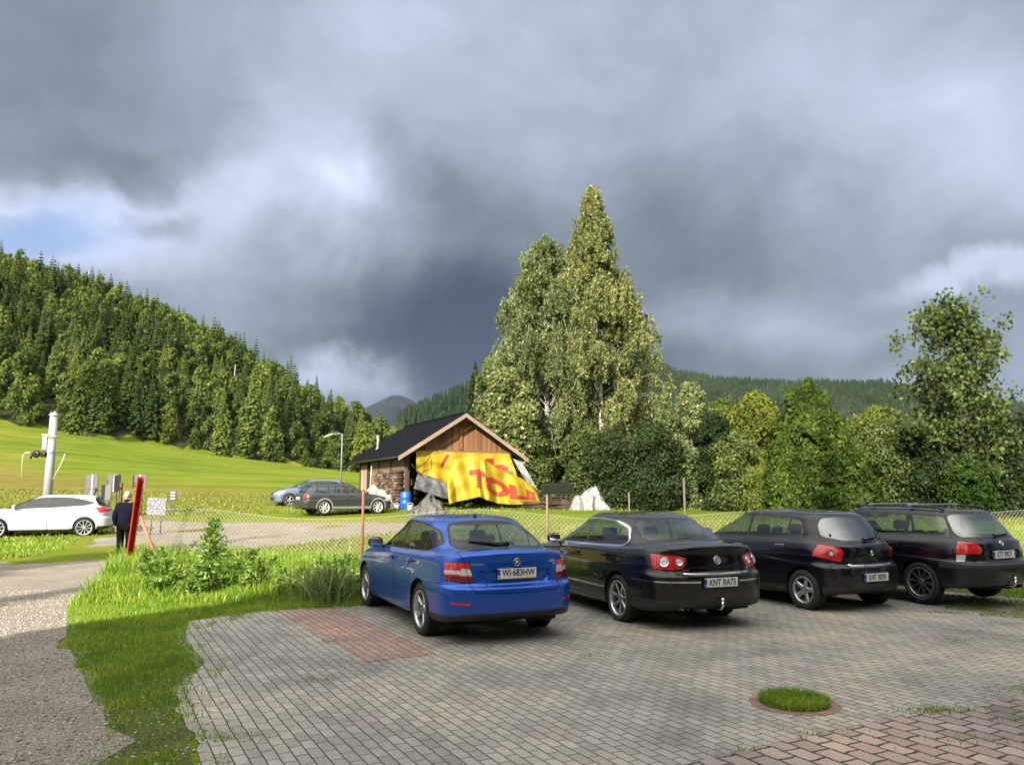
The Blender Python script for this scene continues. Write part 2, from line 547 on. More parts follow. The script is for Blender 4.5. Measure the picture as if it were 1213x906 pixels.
def finish_car(name, label, cc, sp, M, loc, heading, z=0.0):
    """sp: spec dict; loc: ground point under the car's centre; heading: direction of travel (radians from +X)"""
    root = empty(name, (loc[0], loc[1], z), heading)
    tag(root, label, 'car', sp.get('group'))
    P = sp['paint']; TR = M['black_trim']
    # body and regions that belong with it
    cc.drop('hole')
    regs = ['body', 'gap', 'trim', 'chrome']; mats = [P, M['gap'], TR, M['chrome']]
    cc.extract(regs, mats, 'body', root)
    for nm, on, mt in (('arch_moulding', 'arch_moulding', M['pale_moulding']), ('bumper', 'rear_bumper', P), ('bumper_black', 'bumper_skirt', TR), ('front_bumper', 'front_bumper', P), ('grille', 'grille', TR), ('hatch', 'tailgate', P), ('roof_glass', 'roof_panel', M['glass_dark'])):
        if nm in cc.names: cc.extract([nm], [mt], on, root)
    for nm, on in (('rear_glass', 'rear_window'), ('windshield', 'windshield')):
        if nm in cc.names: cc.extract([nm], [sp.get(nm+'_mat', M['glass'])], on, root)
    for sd in (1, -1):
        for nm in ('win_front', 'win_rear', 'win_quarter', 'win_tiny'):
            if nm in cc.names: cc.extract([nm], [sp.get('side_glass', M['glass'])], 'side_window', root, both=False, side=sd)
        for nm in ('door_front', 'door_rear'):
            if nm in cc.names:
                d = cc.extract([nm], [P], 'door', root, both=False, side=sd)
                hx, hz, hm = sp['handles'][0 if nm == 'door_front' else 1]
                if hx is None: continue
                y = cc.side_y(hx, hz); y2 = cc.side_y(hx+0.1, hz)
                m = MB(); a = math.atan2(y2-y, 0.1)
                R = Matrix.Rotation(a, 3, 'Z')
                m.box((hx, sd*(y+0.022), hz), (0.19, 0.016, 0.030), rot=R if sd > 0 else Matrix.Rotation(-a, 3, 'Z'), bev=0.007)
                m.box((hx+0.075, sd*(y+0.008), hz), (0.03, 0.03, 0.022)); m.box((hx-0.075, sd*(y+0.008), hz), (0.03, 0.03, 0.022))
                m.box((hx, sd*(y+0.001), hz-0.003), (0.13, 0.006, 0.045), mi=1)
                m.build('door_handle', [M['chrome'] if hm == 'chrome' else (P if hm == 'paint' else TR), M['gap']], d)
        parts = [n for n in cc.names if n.startswith('lamp_')]
        if parts:
            base = None
            for grp in ('tail', 'head'):
                base = None
                for n in parts:
                    if not n.startswith('lamp_'+grp): continue
                    key = n.split('_')[2]
                    mt = M['lens_'+key]
                    if base is None:
                        base = cc.extract([n], [mt], grp+'_light', root, both=False, side=sd, push=0.003)
                    else:
                        cc.extract([n], [mt], 'lens', base, both=False, side=sd, push=0.004)
                if grp == 'tail' and base is not None:
                    for (y, zz, rad, mk) in sp.get('tail_rounds', []):
                        h = cc.surf((-4, y, zz), (1, 0, 0)); q = h[0]; nn = h[1]
                        if nn.x > 0: nn = -nn
                        m = MB(); prof = [(0.0005, -0.004), (rad*0.55, 0.004), (rad*0.62, -0.003), (rad*0.93, 0.006), (rad, 0.010), (rad*1.03, 0.0)]
                        m.lathe(prof[:2], 24, mi=1); m.lathe(prof[1:], 24, mi=0)
                        o = m.build('reflector_ring', [M[mk], M['lens_white']], base)
                        rot = Vector((0, 0, 1)).rotation_difference(Vector((nn.x, nn.y*sd, nn.z)))
                        o.rotation_mode = 'QUATERNION'; o.rotation_quaternion = rot
                        o.location = (q.x+nn.x*0.006, sd*(q.y+nn.y*0.006), q.z+nn.z*0.006)
        if 'reflector' in cc.names: cc.extract(['reflector'], [M['lens_red']], 'reflector', root, both=False, side=sd, push=0.002)
        # mirror
        mx, mz = sp['mirror']; my = cc.side_y(mx, mz-0.04)
        m = MB(); cx, cy = mx, sd*(my+0.14)
        prof = []
        bmx = bmesh.new(); bmesh.ops.create_icosphere(bmx, subdivisions=3, radius=1)
        for v in bmx.verts:
            c = v.co; k = 1.0 if c.x > 0 else 0.55
            v.co = Vector((cx + c.x*0.085*k, cy + math.copysign(abs(c.y)**0.75, c.y)*0.115, mz + math.copysign(abs(c.z)**0.7, c.z)*0.075))
        bmx.verts.index_update()
        m.add([v.co.copy() for v in bmx.verts], [[v.index for v in f.verts] for f in bmx.faces], 0, True); bmx.free()
        m.box((mx, sd*(my+0.03), mz-0.055), (0.06, 0.12, 0.03), mi=1)
        mo = m.build('wing_mirror', [sp.get('mirror_mat', P), TR], root)
        g = MB(); g.box((cx-0.048, cy, mz), (0.006, 0.18, 0.11), bev=0.0025); g.build('mirror_glass', [M['mirror']], mo)
    if sp.get('fin'):
        fx_, fz_ = sp['fin']; m = MB()
        m.add([(fx_+.10, -.02, fz_), (fx_+.10, .02, fz_), (fx_-.07, .025, fz_-.005), (fx_-.07, -.025, fz_-.005), (fx_-.06, .004, fz_+.06), (fx_-.06, -.004, fz_+.06)], [(0, 1, 4, 5), (1, 2, 4), (2, 3, 5, 4), (3, 0, 5), (3, 2, 1, 0)])
        m.build('roof_antenna', [P], root)
    # wheels
    R, Wd = sp['tyre']; to, ro = wheel_mesh(R, Wd, sp['rim'], M)
    first = True
    for ax in (sp['axle_r'], sp['axle_f']):
        for sd in (1, -1):
            w = empty('wheel', (0, 0, 0)); w.parent = root
            w.location = (ax, sd*sp['track']/2, R-0.004)
            w.rotation_euler = (0, 0.35*sd+ax, pi if sd > 0 else 0)
            if first: a, b = to, ro; first = False
            else: a, b = to.copy(), ro.copy(); COL.objects.link(a); COL.objects.link(b)
            a.parent = w; b.parent = w
    # wheel wells and underside
    m = MB()
    for ax in (sp['axle_r'], sp['axle_f']):
        for sd in (1, -1):
            ra = sp['arch']; n = 20; vs = []
            yo = lambda z: cc.side_y(ax, max(0.35, z))-0.012
            for k in range(n+1):
                a = -0.25 + (pi+0.5)*k/n
                px, pz = ax+cos(a)*(ra+0.004), R+0.01+sin(a)*(ra+0.004)
                yy = min(cc.side_y(ax+cos(a)*ra, max(0.30, pz))-0.004, 1.0)
                vs += [(px, sd*yy, pz), (px, sd*0.48, pz)]
            fs = [(2*k, 2*k+1, 2*k+3, 2*k+2) for k in range(n)]
            m.add(vs, fs, 0, True)
            b = len(vs); m.add([(ax, sd*0.48, R)] + [v for i, v in enumerate(vs) if i % 2], [(0, k+1, k+2) for k in range(n)], 0)
    m.box((0, 0, 0.235), (sp['axle_f']-sp['axle_r']-0.75, 1.45, 0.05))
    m.box(((sp['axle_r']+sp['rear_x'])/2, 0, 0.29), (abs(sp['axle_r']-sp['rear_x'])-0.35, 0.9, 0.06)); m.tube([(sp['axle_r'], -0.7, R-0.03), (sp['axle_r'], 0.7, R-0.03)], 0.04, 8)
    m.tube([(sp['axle_r']+0.3, -0.35, 0.24), (sp['rear_x']+0.35, -0.4, 0.26)], 0.035, 8)
    m.box((sp['rear_x']+0.38, -0.42, 0.29), (0.28, 0.42, 0.14), bev=0.04)
    m.build('underbody', [M['underbody']], root)
    # interior
    m = MB()
    fx = sp.get('seat_x', 0.25)
    for sd in (1, -1): seat_mesh(m, fx, sd*0.37, back=sp.get('seat_back', 0.60))
    m.build('front_seats', [M['seat']], root)
    m = MB(); rx = sp.get('rseat_x', -0.72)
    m.box((rx, 0, 0.38), (0.5, 1.28, 0.16), bev=0.05)
    R2 = Matrix.Rotation(-0.35, 3, 'Y'); m.box((rx-0.27, 0, 0.70), (0.12, 1.26, 0.58), rot=R2, bev=0.05)
    for yy in (-0.4, 0, 0.4):
        p = Vector((rx-0.36, yy, 1.03)); m.box(p, (0.09, 0.25, 0.14 if yy else 0.09), rot=R2, bev=0.035)
    m.build('rear_seat', [M['seat']], root)
    m = MB(); m.box((sp['dash_x'], 0, sp.get('dash_z', 0.82)), (0.5, 1.36, 0.22), bev=0.06)
    if sp.get('shelf'): m.box(sp['shelf'][0], sp['shelf'][1])
    m.build('dashboard', [M['seat']], root)
    m = MB(); c = Vector((sp['dash_x']-0.42, 0.37, 0.86)); R3 = Matrix.Rotation(radians(-65), 3, 'Y')
    m.tube([c + R3 @ Vector((cos(a)*0.185, sin(a)*0.185, 0)) for a in [2*pi*k/24 for k in range(25)]], 0.014, 6, cap=False)
    m.tube([c + R3 @ Vector((0, -0.17, 0)), c + R3 @ Vector((0, 0.17, 0))], 0.016, 6)
    m.tube([c, c + R3 @ Vector((0, 0, -0.3))], [0.05, 0.03], 8)
    m.build('steering_wheel', [M['dark']], root)
    # wiper
    if 'wiper' in sp:
        (y0, z0), (y1, z1) = sp['wiper']
        pts = []
        for k in range(6):
            y = y0+(y1-y0)*k/5; zz = z0+(z1-z0)*k/5
            q, nn = cc.surf((-4, abs(y)+0.001, zz), (1, 0, 0)); pts.append(Vector((q.x-0.022, y, zz+0.008)))
        m = MB(); m.tube(pts, [0.016, 0.012, 0.010, 0.010, 0.009, 0.007], 6)
        mid = [p+Vector((0.008, 0, -0.006)) for p in pts[2:]]
        m.tube(mid, 0.006, 4); m.lathe([(0.0005, 0.03), (0.03, 0.026), (0.036, 0)], 12, c=pts[0]+Vector((0.02, 0, -0.012)), axis='X')
        m.build('rear_wiper', [M['dark']], root)
    # plate
    def plate(front=False):
        py, pz, ptxt = sp['plate'][:3]
        q, nn = cc.surf((-4, 0.002, pz), (1, 0, 0)); q2, _ = cc.surf((-4, 0.002, pz+0.05), (1, 0, 0)); q3, _ = cc.surf((-4, 0.002, pz-0.05), (1, 0, 0))
        lean = math.atan2(q2.x-q3.x, 0.1)*0.8
        xx = min(q.x, q2.x, q3.x)-0.012 + abs(q2.x-q3.x)*0.3 + (sp.get('plate_in', 0))
        o = MB(); o.box((0, 0, 0), (0.016, 0.52, 0.114), bev=0.003, mi=0); o.box((-0.0095, 0.238, 0), (0.003, 0.036, 0.10), mi=1)
        for yy in (-0.2595, 0.2595): o.box((-0.004, yy, 0), (0.014, 0.004, 0.116), mi=2)
        if sp.get('plate_strip'): o.box((-0.0095, 0, -0.0535), (0.004, 0.515, 0.014), mi=3)
        else: o.box((-0.004, 0, -0.0585), (0.014, 0.52, 0.004), mi=2)
        po = o.build('licence_plate', [M['plate'], M['eu_blue'], M['dark'], M['plate_strip']], root)
        po.location = (xx, py, pz); po.rotation_euler = (0, lean, 0)
        text_mesh('plate_lettering', ptxt, 0.112, M['dark'], po, (-0.0105, -0.02, 0.002 + (0.004 if sp.get('plate_strip') else 0)), (radians(90), 0, radians(-90)), 0.0006, sx=sp.get('psx', 0.80), bold=0.002)
        text_mesh('country_code', 'PL', 0.036, M['white'], po, (-0.0125, 0.238, -0.028), (radians(90), 0, radians(-90)), 0.0006)
    if 'plate' in sp: plate()
    return root
# ------------------------------------------------------------------ shared materials
M = {}
M['tyre'] = simple('tyre_rubber', (0.018, 0.018, 0.018), 0.8, bump=0.2, bscale=60, var=0.3)
M['alloy'] = simple('alloy_rim', (0.50, 0.51, 0.53), 0.32, 0.85, var=0.15, vscale=14)
M['alloy_dark'] = simple('graphite_rim', (0.10, 0.10, 0.11), 0.32, 0.8)
M['dark'] = simple('black_plastic', (0.012, 0.012, 0.013), 0.45)
M['gap'] = simple('shut_line', (0.004, 0.004, 0.004), 0.9, spec=0.1)
M['black_trim'] = simple('grained_black_trim', (0.018, 0.018, 0.019), 0.5, bump=0.1, bscale=300)
M['underbody'] = simple('underbody_black', (0.008, 0.008, 0.008), 0.9)
M['chrome'] = simple('chrome', (0.75, 0.76, 0.78), 0.12, 1.0)
M['mirror'] = simple('mirror_silver', (0.85, 0.87, 0.9), 0.02, 1.0)
M['seat'] = simple('seat_cloth', (0.030, 0.031, 0.034), 0.9, bump=0.2, bscale=200)
M['plate'] = simple('plate_white', (0.72, 0.73, 0.72), 0.4, var=0.06)
M['plate_strip'] = simple('plate_frame_yellow', (0.60, 0.48, 0.12), 0.5)
M['eu_blue'] = simple('plate_blue_band', (0.01, 0.03, 0.30), 0.4)
M['white'] = simple('white_print', (0.75, 0.75, 0.75), 0.5)
M['glass'] = glass('car_window_glass', (0.50, 0.58, 0.53))
M['glass_sky'] = glass('reflective_rear_glass', (0.30, 0.35, 0.33), boost=0.15)
M['glass_dark'] = glass('tinted_rear_glass', (0.16, 0.19, 0.18), boost=0.02)
def lens(name, col, rough=0.12, em=0.0, scale=60):
    m, nt, out = new_mat(name)
    p = nd(nt, 'ShaderNodeBsdfPrincipled'); p.inputs['Roughness'].default_value = rough
    p.inputs['Coat Weight'].default_value = 1.0; p.inputs['Coat Roughness'].default_value = 0.02
    tc = nt.nodes.new('ShaderNodeTexCoord')
    w = nt.nodes.new('ShaderNodeTexVoronoi'); w.inputs['Scale'].default_value = scale; L(nt, tc.outputs['Object'], w.inputs['Vector'])
    r = ramp(nt, w.outputs['Distance'], [(0.0, tuple(min(1, x*1.25) for x in col)), (0.7, tuple(x*0.62 for x in col))])
    L(nt, r.outputs[0], p.inputs['Base Color'])
    b = nd(nt, 'ShaderNodeBump', Strength=0.5, Distance=0.004); L(nt, w.outputs['Distance'], b.inputs['Height'])
    L(nt, b.outputs[0], p.inputs['Normal'])
    L(nt, p.outputs[0], out.inputs[0]); return m
M['lens_red'] = lens('tail_lens_red', (0.62, 0.008, 0.012))
M['lens_darkred'] = lens('tail_lens_dark_red', (0.22, 0.004, 0.006))
M['lens_white'] = lens('lamp_lens_clear', (0.62, 0.62, 0.62))
M['lens_clear'] = lens('headlamp_lens', (0.42, 0.44, 0.46), scale=25)
M['lens_orange'] = lens('indicator_lens', (0.55, 0.16, 0.03))

def lvl(z, w, xr, xf, **k):
    d = dict(z=z if isinstance(z, list) else [(-3, z), (0, z), (3, z)], w=w if isinstance(w, list) else [(-3, w), (0, w), (3, w)], xr=xr, xf=xf)
    d.update(k); return d

def arch_poly(ax, R, ra, n=28, drop=0.6):
    p = [(ax+cos(pi*k/n)*ra, R+0.01+sin(pi*k/n)*ra) for k in range(n+1)]
    return p + [(ax-ra*1.0, R-drop), (ax+ra*1.0, R-drop)]

def do_arch(cc, ax, R, ra):
    far = lambda f: f.calc_center_median().y > 0.3
    cc.cut('side', arch_poly(ax, R, ra), 'hole', sel=far)

def pt(q): return [(x, z) for x, z in q]

# ------------------------------------------------------------------ blue liftback
def blue_liftback(loc, heading):
    W = 0.907
    def ww(k, rear=0.93, front=0.90):   # plan taper
        return [(-2.4, W*k*rear), (-1.6, W*k*0.985), (-0.6, W*k), (0.8, W*k), (1.6, W*k*0.985), (2.4, W*k*front)]
    lv = [
        lvl(0.24, 0.05, -2.0, 2.0, sharp=1),
        lvl([(-2.3, .30), (-1.8, .24), (0, .20), (1.8, .20), (2.3, .22)], ww(.90), -2.20, 2.20, cr=.5, nr=3.4, sharp=1),
        lvl([(-2.3, .33), (-1.8, .27), (0, .24), (1.8, .24), (2.3, .25)], ww(.955), -2.285, 2.27, cr=.5, nr=3.2),
        lvl([(-2.3, .46), (0, .42), (2.3, .42)], ww(.985), -2.325, 2.325, cr=.5, nr=3.0),
        lvl([(-2.3, .60), (0, .60), (2.3, .58)], ww(1.0), -2.333, 2.335, cr=.52, nr=3.0),
        lvl([(-2.3, .655), (0, .70), (2.3, .66)], ww(1.0), -2.325, 2.325, cr=.53, nr=3.0),
        lvl([(-2.3, .685), (0, .77), (2.3, .70)], ww(.993), -2.272, 2.30, cr=.54, nr=3.0),
        lvl([(-2.3, .84), (-1.5, .865), (0, .85), (1.5, .77), (2.3, .73)], ww(.972, .94), -2.262, 2.26, cr=.56, nr=2.9),
        lvl([(-2.3, .955), (-1.5, .945), (0, .925), (1.5, .83), (2.3, .76)], ww(.957, .945), -2.252, 2.18, cr=.58, nr=2.8),
        lvl([(-2.3, 1.035), (-1.5, .995), (0, .955), (1.2, .895), (2.3, .79)], ww(.925, .93), -2.262, 2.05, cr=.6, nr=2.7, crown=.02, crown_f=.02),
        lvl([(-2.3, 1.058), (-1.5, 1.010), (0, .968), (1.0, .935), (1.6, .88), (2.3, .84)], ww(.905, .93), -2.225, 1.75, cr=.62, nr=2.6, crown=.022, crown_f=.04),
        lvl([(-2.3, 1.072), (-1.5, 1.022), (0, .978), (1.05, .965), (2.3, .96)], ww(.885, .93), -2.08, 1.20, cr=.62, nr=2.6, cf=.55, nf=2.6, crown=.035, crown_f=.04),
        lvl([(-2.2, 1.095), (-1.7, 1.045), (-1.2, 1.03), (0, .995), (1.0, 1.0), (1.3, 1.0)], ww(.862, .90), -1.93, 1.07, cr=.55, nr=2.6, cf=.5, nf=2.5, crown=.035, crown_f=.02),
        lvl([(-1.9, 1.19), (-1.4, 1.17), (0, 1.13), (1.0, 1.12)], ww(.805, .86), -1.66, .80, cr=.5, nr=2.6, cf=.5, nf=2.5, crown=.02, crown_f=.02),
        lvl([(-1.7, 1.29), (-1.2, 1.28), (0, 1.27), (.6, 1.24)], ww(.745, .84), -1.38, .50, cr=.45, nr=2.7, cf=.5, nf=2.6, crown=.02, crown_f=.03),
        lvl([(-1.3, 1.365), (-.9, 1.39), (-.2, 1.405), (.25, 1.365)], ww(.685, .84), -1.10, .22, cr=.35, nr=3.0, cf=.4, nf=2.7, crown=.025, crown_f=.03),
        lvl([(-1.1, 1.40), (-.6, 1.425), (-.1, 1.43), (.1, 1.41)], ww(.62, .86), -.99, .08, cr=.30, nr=3.0, cf=.35, nf=2.8, crown=.02, crown_f=.02),
        lvl([(-.9, 1.435), (-.4, 1.455), (-.05, 1.447)], ww(.42, .9), -.80, -.08, cr=.3, cf=.3),
        lvl([(-.7, 1.45), (-.4, 1.461), (-.2, 1.458)], 0.004, -.6, -.25, cr=.1, cf=.1)]
    cc = CarCut(lv)
    R = .325; ar, af = -1.25, 1.436
    gh = lambda f: f[cc.lev] >= 11
    # side glass
    dlo = round_poly([(.92, .985, .02), (.50, 1.185, .1), (.10, 1.335, .12), (-.35, 1.365, .2), (-.85, 1.345, .2), (-1.22, 1.27, .1), (-1.52, 1.135, .03), (-1.30, 1.045, .06), (-.4, 1.012, .1)], .05, 4)
    dlo_t = [p for p in dlo]
    cc.cut('side', offset_poly(dlo_t, .016), 'trim', sel=gh)
    for nm, a, b in (('win_front', -.10, 1.0), ('win_rear', -1.0, -.16), ('win_quarter', -1.6, -1.04)):
        cc.cut('side', dlo_t, nm, sel=lambda f, a=a, b=b: gh(f) and a-.3 < f.calc_center_median().x < b+.3, only=['trim'] + ([] if nm == 'win_front' else ['win_front', 'win_rear']))
    cc.cut('side', [(-.165, .9), (-.095, .9), (-.115, 1.45), (-.185, 1.45)], 'trim', sel=gh, only=['win_front', 'win_rear', 'win_quarter'])
    cc.cut('side', [(-1.06, .9), (-1.02, .9), (-1.10, 1.45), (-1.14, 1.45)], 'trim', sel=gh, only=['win_front', 'win_rear', 'win_quarter'])
    reassign(cc, [('win_front', -.13, 9), ('win_rear', -1.08, -.13), ('win_quarter', -9, -1.08)])
    # doors
    door_f = round_poly([(.80, .26), (.93, .60), (.90, .90), (.93, .975), (.50, 1.16), (.08, 1.30), (-.125, 1.31), (-.13, .26)], .03, 3)
    door_r = round_poly([(-.135, .26), (-.13, 1.31), (-.60, 1.31), (-1.06, 1.25), (-1.12, 1.05), (-.98, .80), (-.90, .62), (-.72, .42), (-.72, .26)], .05, 3)
    for nm, pl in (('door_front', door_f), ('door_rear', door_r)):
        cc.cut('side', offset_poly(pl, .0035), 'gap', sel=lambda f: f.calc_center_median().z > .24, only=['body'])
        cc.cut('side', offset_poly(pl, -.0035), nm, sel=lambda f: f.calc_center_median().z > .24, only=['gap', 'body'])
    # rear glass, windscreen
    rg = round_poly([(-.01, 1.105), (.56, 1.095, .05), (.60, 1.13, .05), (.47, 1.345, .08), (.2, 1.375, .1), (-.01, 1.378)], .03, 4)
    cc.cut('rear', offset_poly(rg, .022), 'trim', sel=gh, only=['body']); cc.cut('rear', rg, 'rear_glass', sel=gh)
    cc.cut('rear', [(0, 1.34), (.6, 1.34), (.6, 1.39), (0, 1.39)], 'trim', sel=gh, only=['rear_glass'])
    ws = round_poly([(-.01, 1.005), (.66, 1.005, .05), (.50, 1.375, .08), (-.01, 1.39)], .03, 4)
    cc.cut('front', offset_poly(ws, .015), 'trim', sel=gh, only=['body']); cc.cut('front', ws, 'windshield', sel=gh)
    do_arch(cc, ar, R, .365); do_arch(cc, af, R, .365)
    # tail lamps: C shape wrapping round the corner
    rear = lambda f: f.calc_center_median().x < -1.7 and f[cc.lev] < 10
    tl = round_poly([(.585, .945, .01), (.93, .955), (.93, .745), (.535, .725, .02)], .012, 3)
    rt = lambda f: rear(f)
    cc.cut('rear', offset_poly(tl, .006), 'gap', sel=rt, xlim=((-2.0, .72), (-1.93, .96))); cc.cut('rear', tl, 'lamp_tail_red', sel=rt, xlim=((-2.007, .72), (-1.937, .96)))
    cc.cut('rear', [(.575, .875), (.66, .885), (.68, .80), (.555, .80)], 'lamp_tail_white', sel=rt, only=['lamp_tail_red'])
    cc.cut('rear', [(.63, .858), (.86, .862), (.86, .818), (.63, .814)], 'lamp_tail_white', sel=lambda f: rt(f), only=['lamp_tail_red'])
    cc.cut('rear', [(.53, .792), (.95, .80), (.95, .70), (.53, .70)], 'lamp_tail_darkred', sel=rt, only=['lamp_tail_red'])
    cc.cut('rear', [(.628, .95), (.634, .95), (.590, .72), (.584, .72)], 'gap', sel=rt)
    # hatch outline
    cc.strip('rear', [(.634, .96), (.64, 1.0), (.68, 1.045)], .007, 'gap', sel=lambda f: f.calc_center_median().x < -1.9)
    cc.strip('rear', [(.585, .722), (.57, .66), (.52, .615), (.30, .603), (0, .60)], .008, 'gap', sel=lambda f: f.calc_center_median().x < -1.9, only=['body'])
    cc.dent(round_poly([(-.05, .885), (.40, .885), (.50, .86, .03), (.40, .665, .03), (-.05, .655)], .01, 3), .022, .022, sel=lambda f: f.calc_center_median().x < -1.9)
    # bumper seam & skirts
    bl = lambda f: f.calc_center_median().x < -1.55
    cc.strip('side', [(-1.60, .70), (-2.0, .70), (-2.2, .715)], .006, 'gap', sel=bl, only=['body'])
    sk = lambda f: f.calc_center_median().x < -1.63
    cc.cut('rear', [(-.01, .375), (.62, .375), (.74, .345), (.95, .33), (.95, .1), (-.01, .1)], 'bumper_black', sel=sk, only=['body'])
    cc.cut('side', [(-1.6, .345), (-2.5, .345), (-2.5, .0), (-1.6, .0)], 'bumper_black', sel=sk, only=['body'])
    cc.cut('rear', round_poly([(.60, .500), (.80, .508), (.79, .482), (.60, .472)], .008, 2), 'reflector', sel=sk, only=['body'])
    # nose
    nf = lambda f: f.calc_center_median().x > 1.9
    cc.cut('front', round_poly([(-.01, .70), (.42, .70), (.38, .56), (-.01, .55)], .02), 'grille', sel=nf)
    cc.cut('front', round_poly([(-.01, .42), (.6, .42), (.62, .30), (-.01, .28)], .02), 'grille', sel=nf)
    hl = round_poly([(.46, .70), (.80, .755), (.84, .70), (.84, .62), (.50, .58)], .02)
    cc.cut('front', hl, 'lamp_head_clear', sel=lambda f: f.calc_center_median().x > 1.75 and f[cc.lev] < 10)
    cc.cut('side', [(-.95, .30), (1.1, .30), (1.1, .27), (-.95, .27)], 'trim', only=['body'])
    sp = dict(paint=paint('deep_blue_metallic', (0.002, 0.078, 0.44), .5, .3), tyre=(R, .215), rim=dict(n=5, split=.028, wi=.030, wo=.022, side=.10, hub=.06, dish=.028),
              axle_r=ar, axle_f=af, track=1.56, arch=.365, rear_x=-2.33, dash_x=.78, mirror=(.72, 1.03), mirror_mat=M['black_trim'],
              handles=[(.02, .86, 'paint'), (-.88, .885, 'paint')], plate=(0.0, .815, 'WI\u00b7683HW'), plate_strip=True, plate_in=0.0,
              wiper=((-.06, 1.125), (.40, 1.165)), seat_x=.22, rseat_x=-.70, fin=(-.88, 1.425))
    root = finish_car('blue_car', 'blue metallic liftback car with yellow-framed plate, parked leftmost in the row on the paving', cc, sp, M, loc, heading)
    car_badge(cc, root, .0, .945, 'wing'); car_script(cc, root, 'OCTAVIA', .50, .925, .036); car_script(cc, root, 'SCOUT', -.50, .940, .032)
    car_script(cc, root, '4x4', -.53, .905, .026)
    return root, cc

def reassign(cc, spans):
    ids = {cc.names.index(n) for n, _, _ in spans if n in cc.names}
    for n, a, b in spans:
        r = cc.rid(n)
    for f in cc.bm.faces:
        if f[cc.reg] in ids:
            x = f.calc_center_median().x
            for n, a, b in spans:
                if a <= x < b: f[cc.reg] = cc.rid(n); break

def car_badge(cc, root, y, z, kind, r=.042):
    q, nn = cc.surf((-4, abs(y)+.002, z), (1, 0, 0)); nn = nn if nn.x < 0 else -nn
    m = MB(); ring = lambda R1, t: m.tube([(cos(a)*R1, sin(a)*R1, 0.004) for a in [2*pi*k/28 for k in range(29)]], t, 6, cap=False)
    if kind == 'diamond':
        for k in range(4):
            pts = [(0, r*1.25), (r*.8, 0), (0, -r*1.25), (-r*.8, 0), (0, r*1.25)]
            a, b = pts[k], pts[k+1]; m.tube([(a[0], a[1], .004), (b[0], b[1], .004)], r*.2, 6)
    else:
        m.lathe([(0.0005, .002), (r*.97, .002), (r, -.002)], 28, mi=1)
        ring(r, r*.10)
        if kind == 'vw':
            s = r*.86
            for pl in ([(-.42, .85), (0, .12), (.42, .85)], [(-.88, .42), (-.42, -.78), (0, .0), (.42, -.78), (.88, .42)]):
                for a, b in zip(pl, pl[1:]): m.tube([(a[0]*s, a[1]*s, .006), (b[0]*s, b[1]*s, .006)], r*.085, 5)
        elif kind == 'wing':
            s = r*.8; m.tube([(-.75*s, -.35*s, .005), (.55*s, -.1*s, .005)], r*.11, 5); m.tube([(.2*s, .12*s, .005), (.62*s, -.12*s, .005), (.2*s, -.34*s, .005)], r*.09, 5)
            for k in range(3): m.tube([(-.5*s+k*.22*s, -.1*s, .005), (-.15*s+k*.2*s, .62*s-k*.1*s, .005)], r*.09, 5)
        else:
            s = r; m.tube([(cos(a)*s*.75, sin(a)*s*.32+.1*s, .006) for a in [2*pi*k/20 for k in range(21)]], r*.08, 5, cap=False)
            m.tube([(cos(a)*s*.25, sin(a)*s*.8, .006) for a in [2*pi*k/20 for k in range(21)]], r*.08, 5, cap=False)
    o = m.build('emblem', [M['chrome'], M['dark'] if kind in ('vw', 'wing') else M['chrome']], root)
    # local x -> -Y, y -> up, z -> outward
    ez = nn.normalized(); ex = Vector((0, 0, 1)).cross(ez).normalized(); ey = ez.cross(ex)
    o.matrix_local = Matrix(((ex.x, ey.x, ez.x, q.x+ez.x*.003), (ex.y, ey.y, ez.y, y), (ex.z, ey.z, ez.z, q.z+ez.z*.003), (0, 0, 0, 1)))

def car_script(cc, root, txt, y, z, size):
    q, nn = cc.surf((-4, abs(y), z), (1, 0, 0)); nn = nn if nn.x < 0 else -nn
    if y < 0: nn = Vector((nn.x, -nn.y, nn.z))
    o = text_mesh('badge_lettering', txt, size, M['chrome'], root, (0, 0, 0), (0, 0, 0), .0015, bold=.001)
    ez = nn.normalized(); ex = Vector((0, 0, 1)).cross(ez).normalized(); ey = ez.cross(ex)
    o.matrix_local = Matrix(((ex.x, ey.x, ez.x, q.x+ez.x*.004), (ex.y, ey.y, ez.y, y), (ex.z, ey.z, ez.z, q.z+ez.z*.004), (0, 0, 0, 1)))
# ------------------------------------------------------------------ black saloon
def wfun(W, k, rear=.93, front=.90, L2=2.4):
    return [(-L2, W*k*rear), (-L2*.67, W*k*.985), (-L2*.25, W*k), (L2*.33, W*k), (L2*.67, W*k*.985), (L2, W*k*front)]

def side_windows(cc, dlo, splits, pill, trim='trim', tw=.016, lev=11):
    """dlo: outline; splits: pillar lines [(x_low, x_high)], regions named front, rear, quarter from the front backwards"""
    gh = lambda f: f[cc.lev] >= lev
    if trim == 'chrome':
        cc.cut('side', offset_poly(dlo, tw), 'chrome', sel=gh); cc.cut('side', offset_poly(dlo, .004), 'trim', sel=gh)
    else: cc.cut('side', offset_poly(dlo, tw), 'trim', sel=gh)
    cc.cut('side', dlo, 'win_front', sel=gh)
    z0 = min(p[1] for p in dlo)-.05; z1 = max(p[1] for p in dlo)+.05
    for (xa, xb, w) in splits:
        cc.cut('side', [(xa-w/2, z0), (xa+w/2, z0), (xb+w/2, z1), (xb-w/2, z1)], 'trim', sel=gh, only=['win_front'])
    names = ['win_front', 'win_rear', 'win_quarter', 'win_tiny']
    ids = {cc.rid(n) for n in names}
    for f in cc.bm.faces:
        if f[cc.reg] == cc.rid('win_front'):
            c = f.calc_center_median(); k = 0
            for (xa, xb, w) in splits:
                t = (c.z-z0)/(z1-z0)
                if c.x < xa+(xb-xa)*t: k += 1
            f[cc.reg] = cc.rid(names[k])

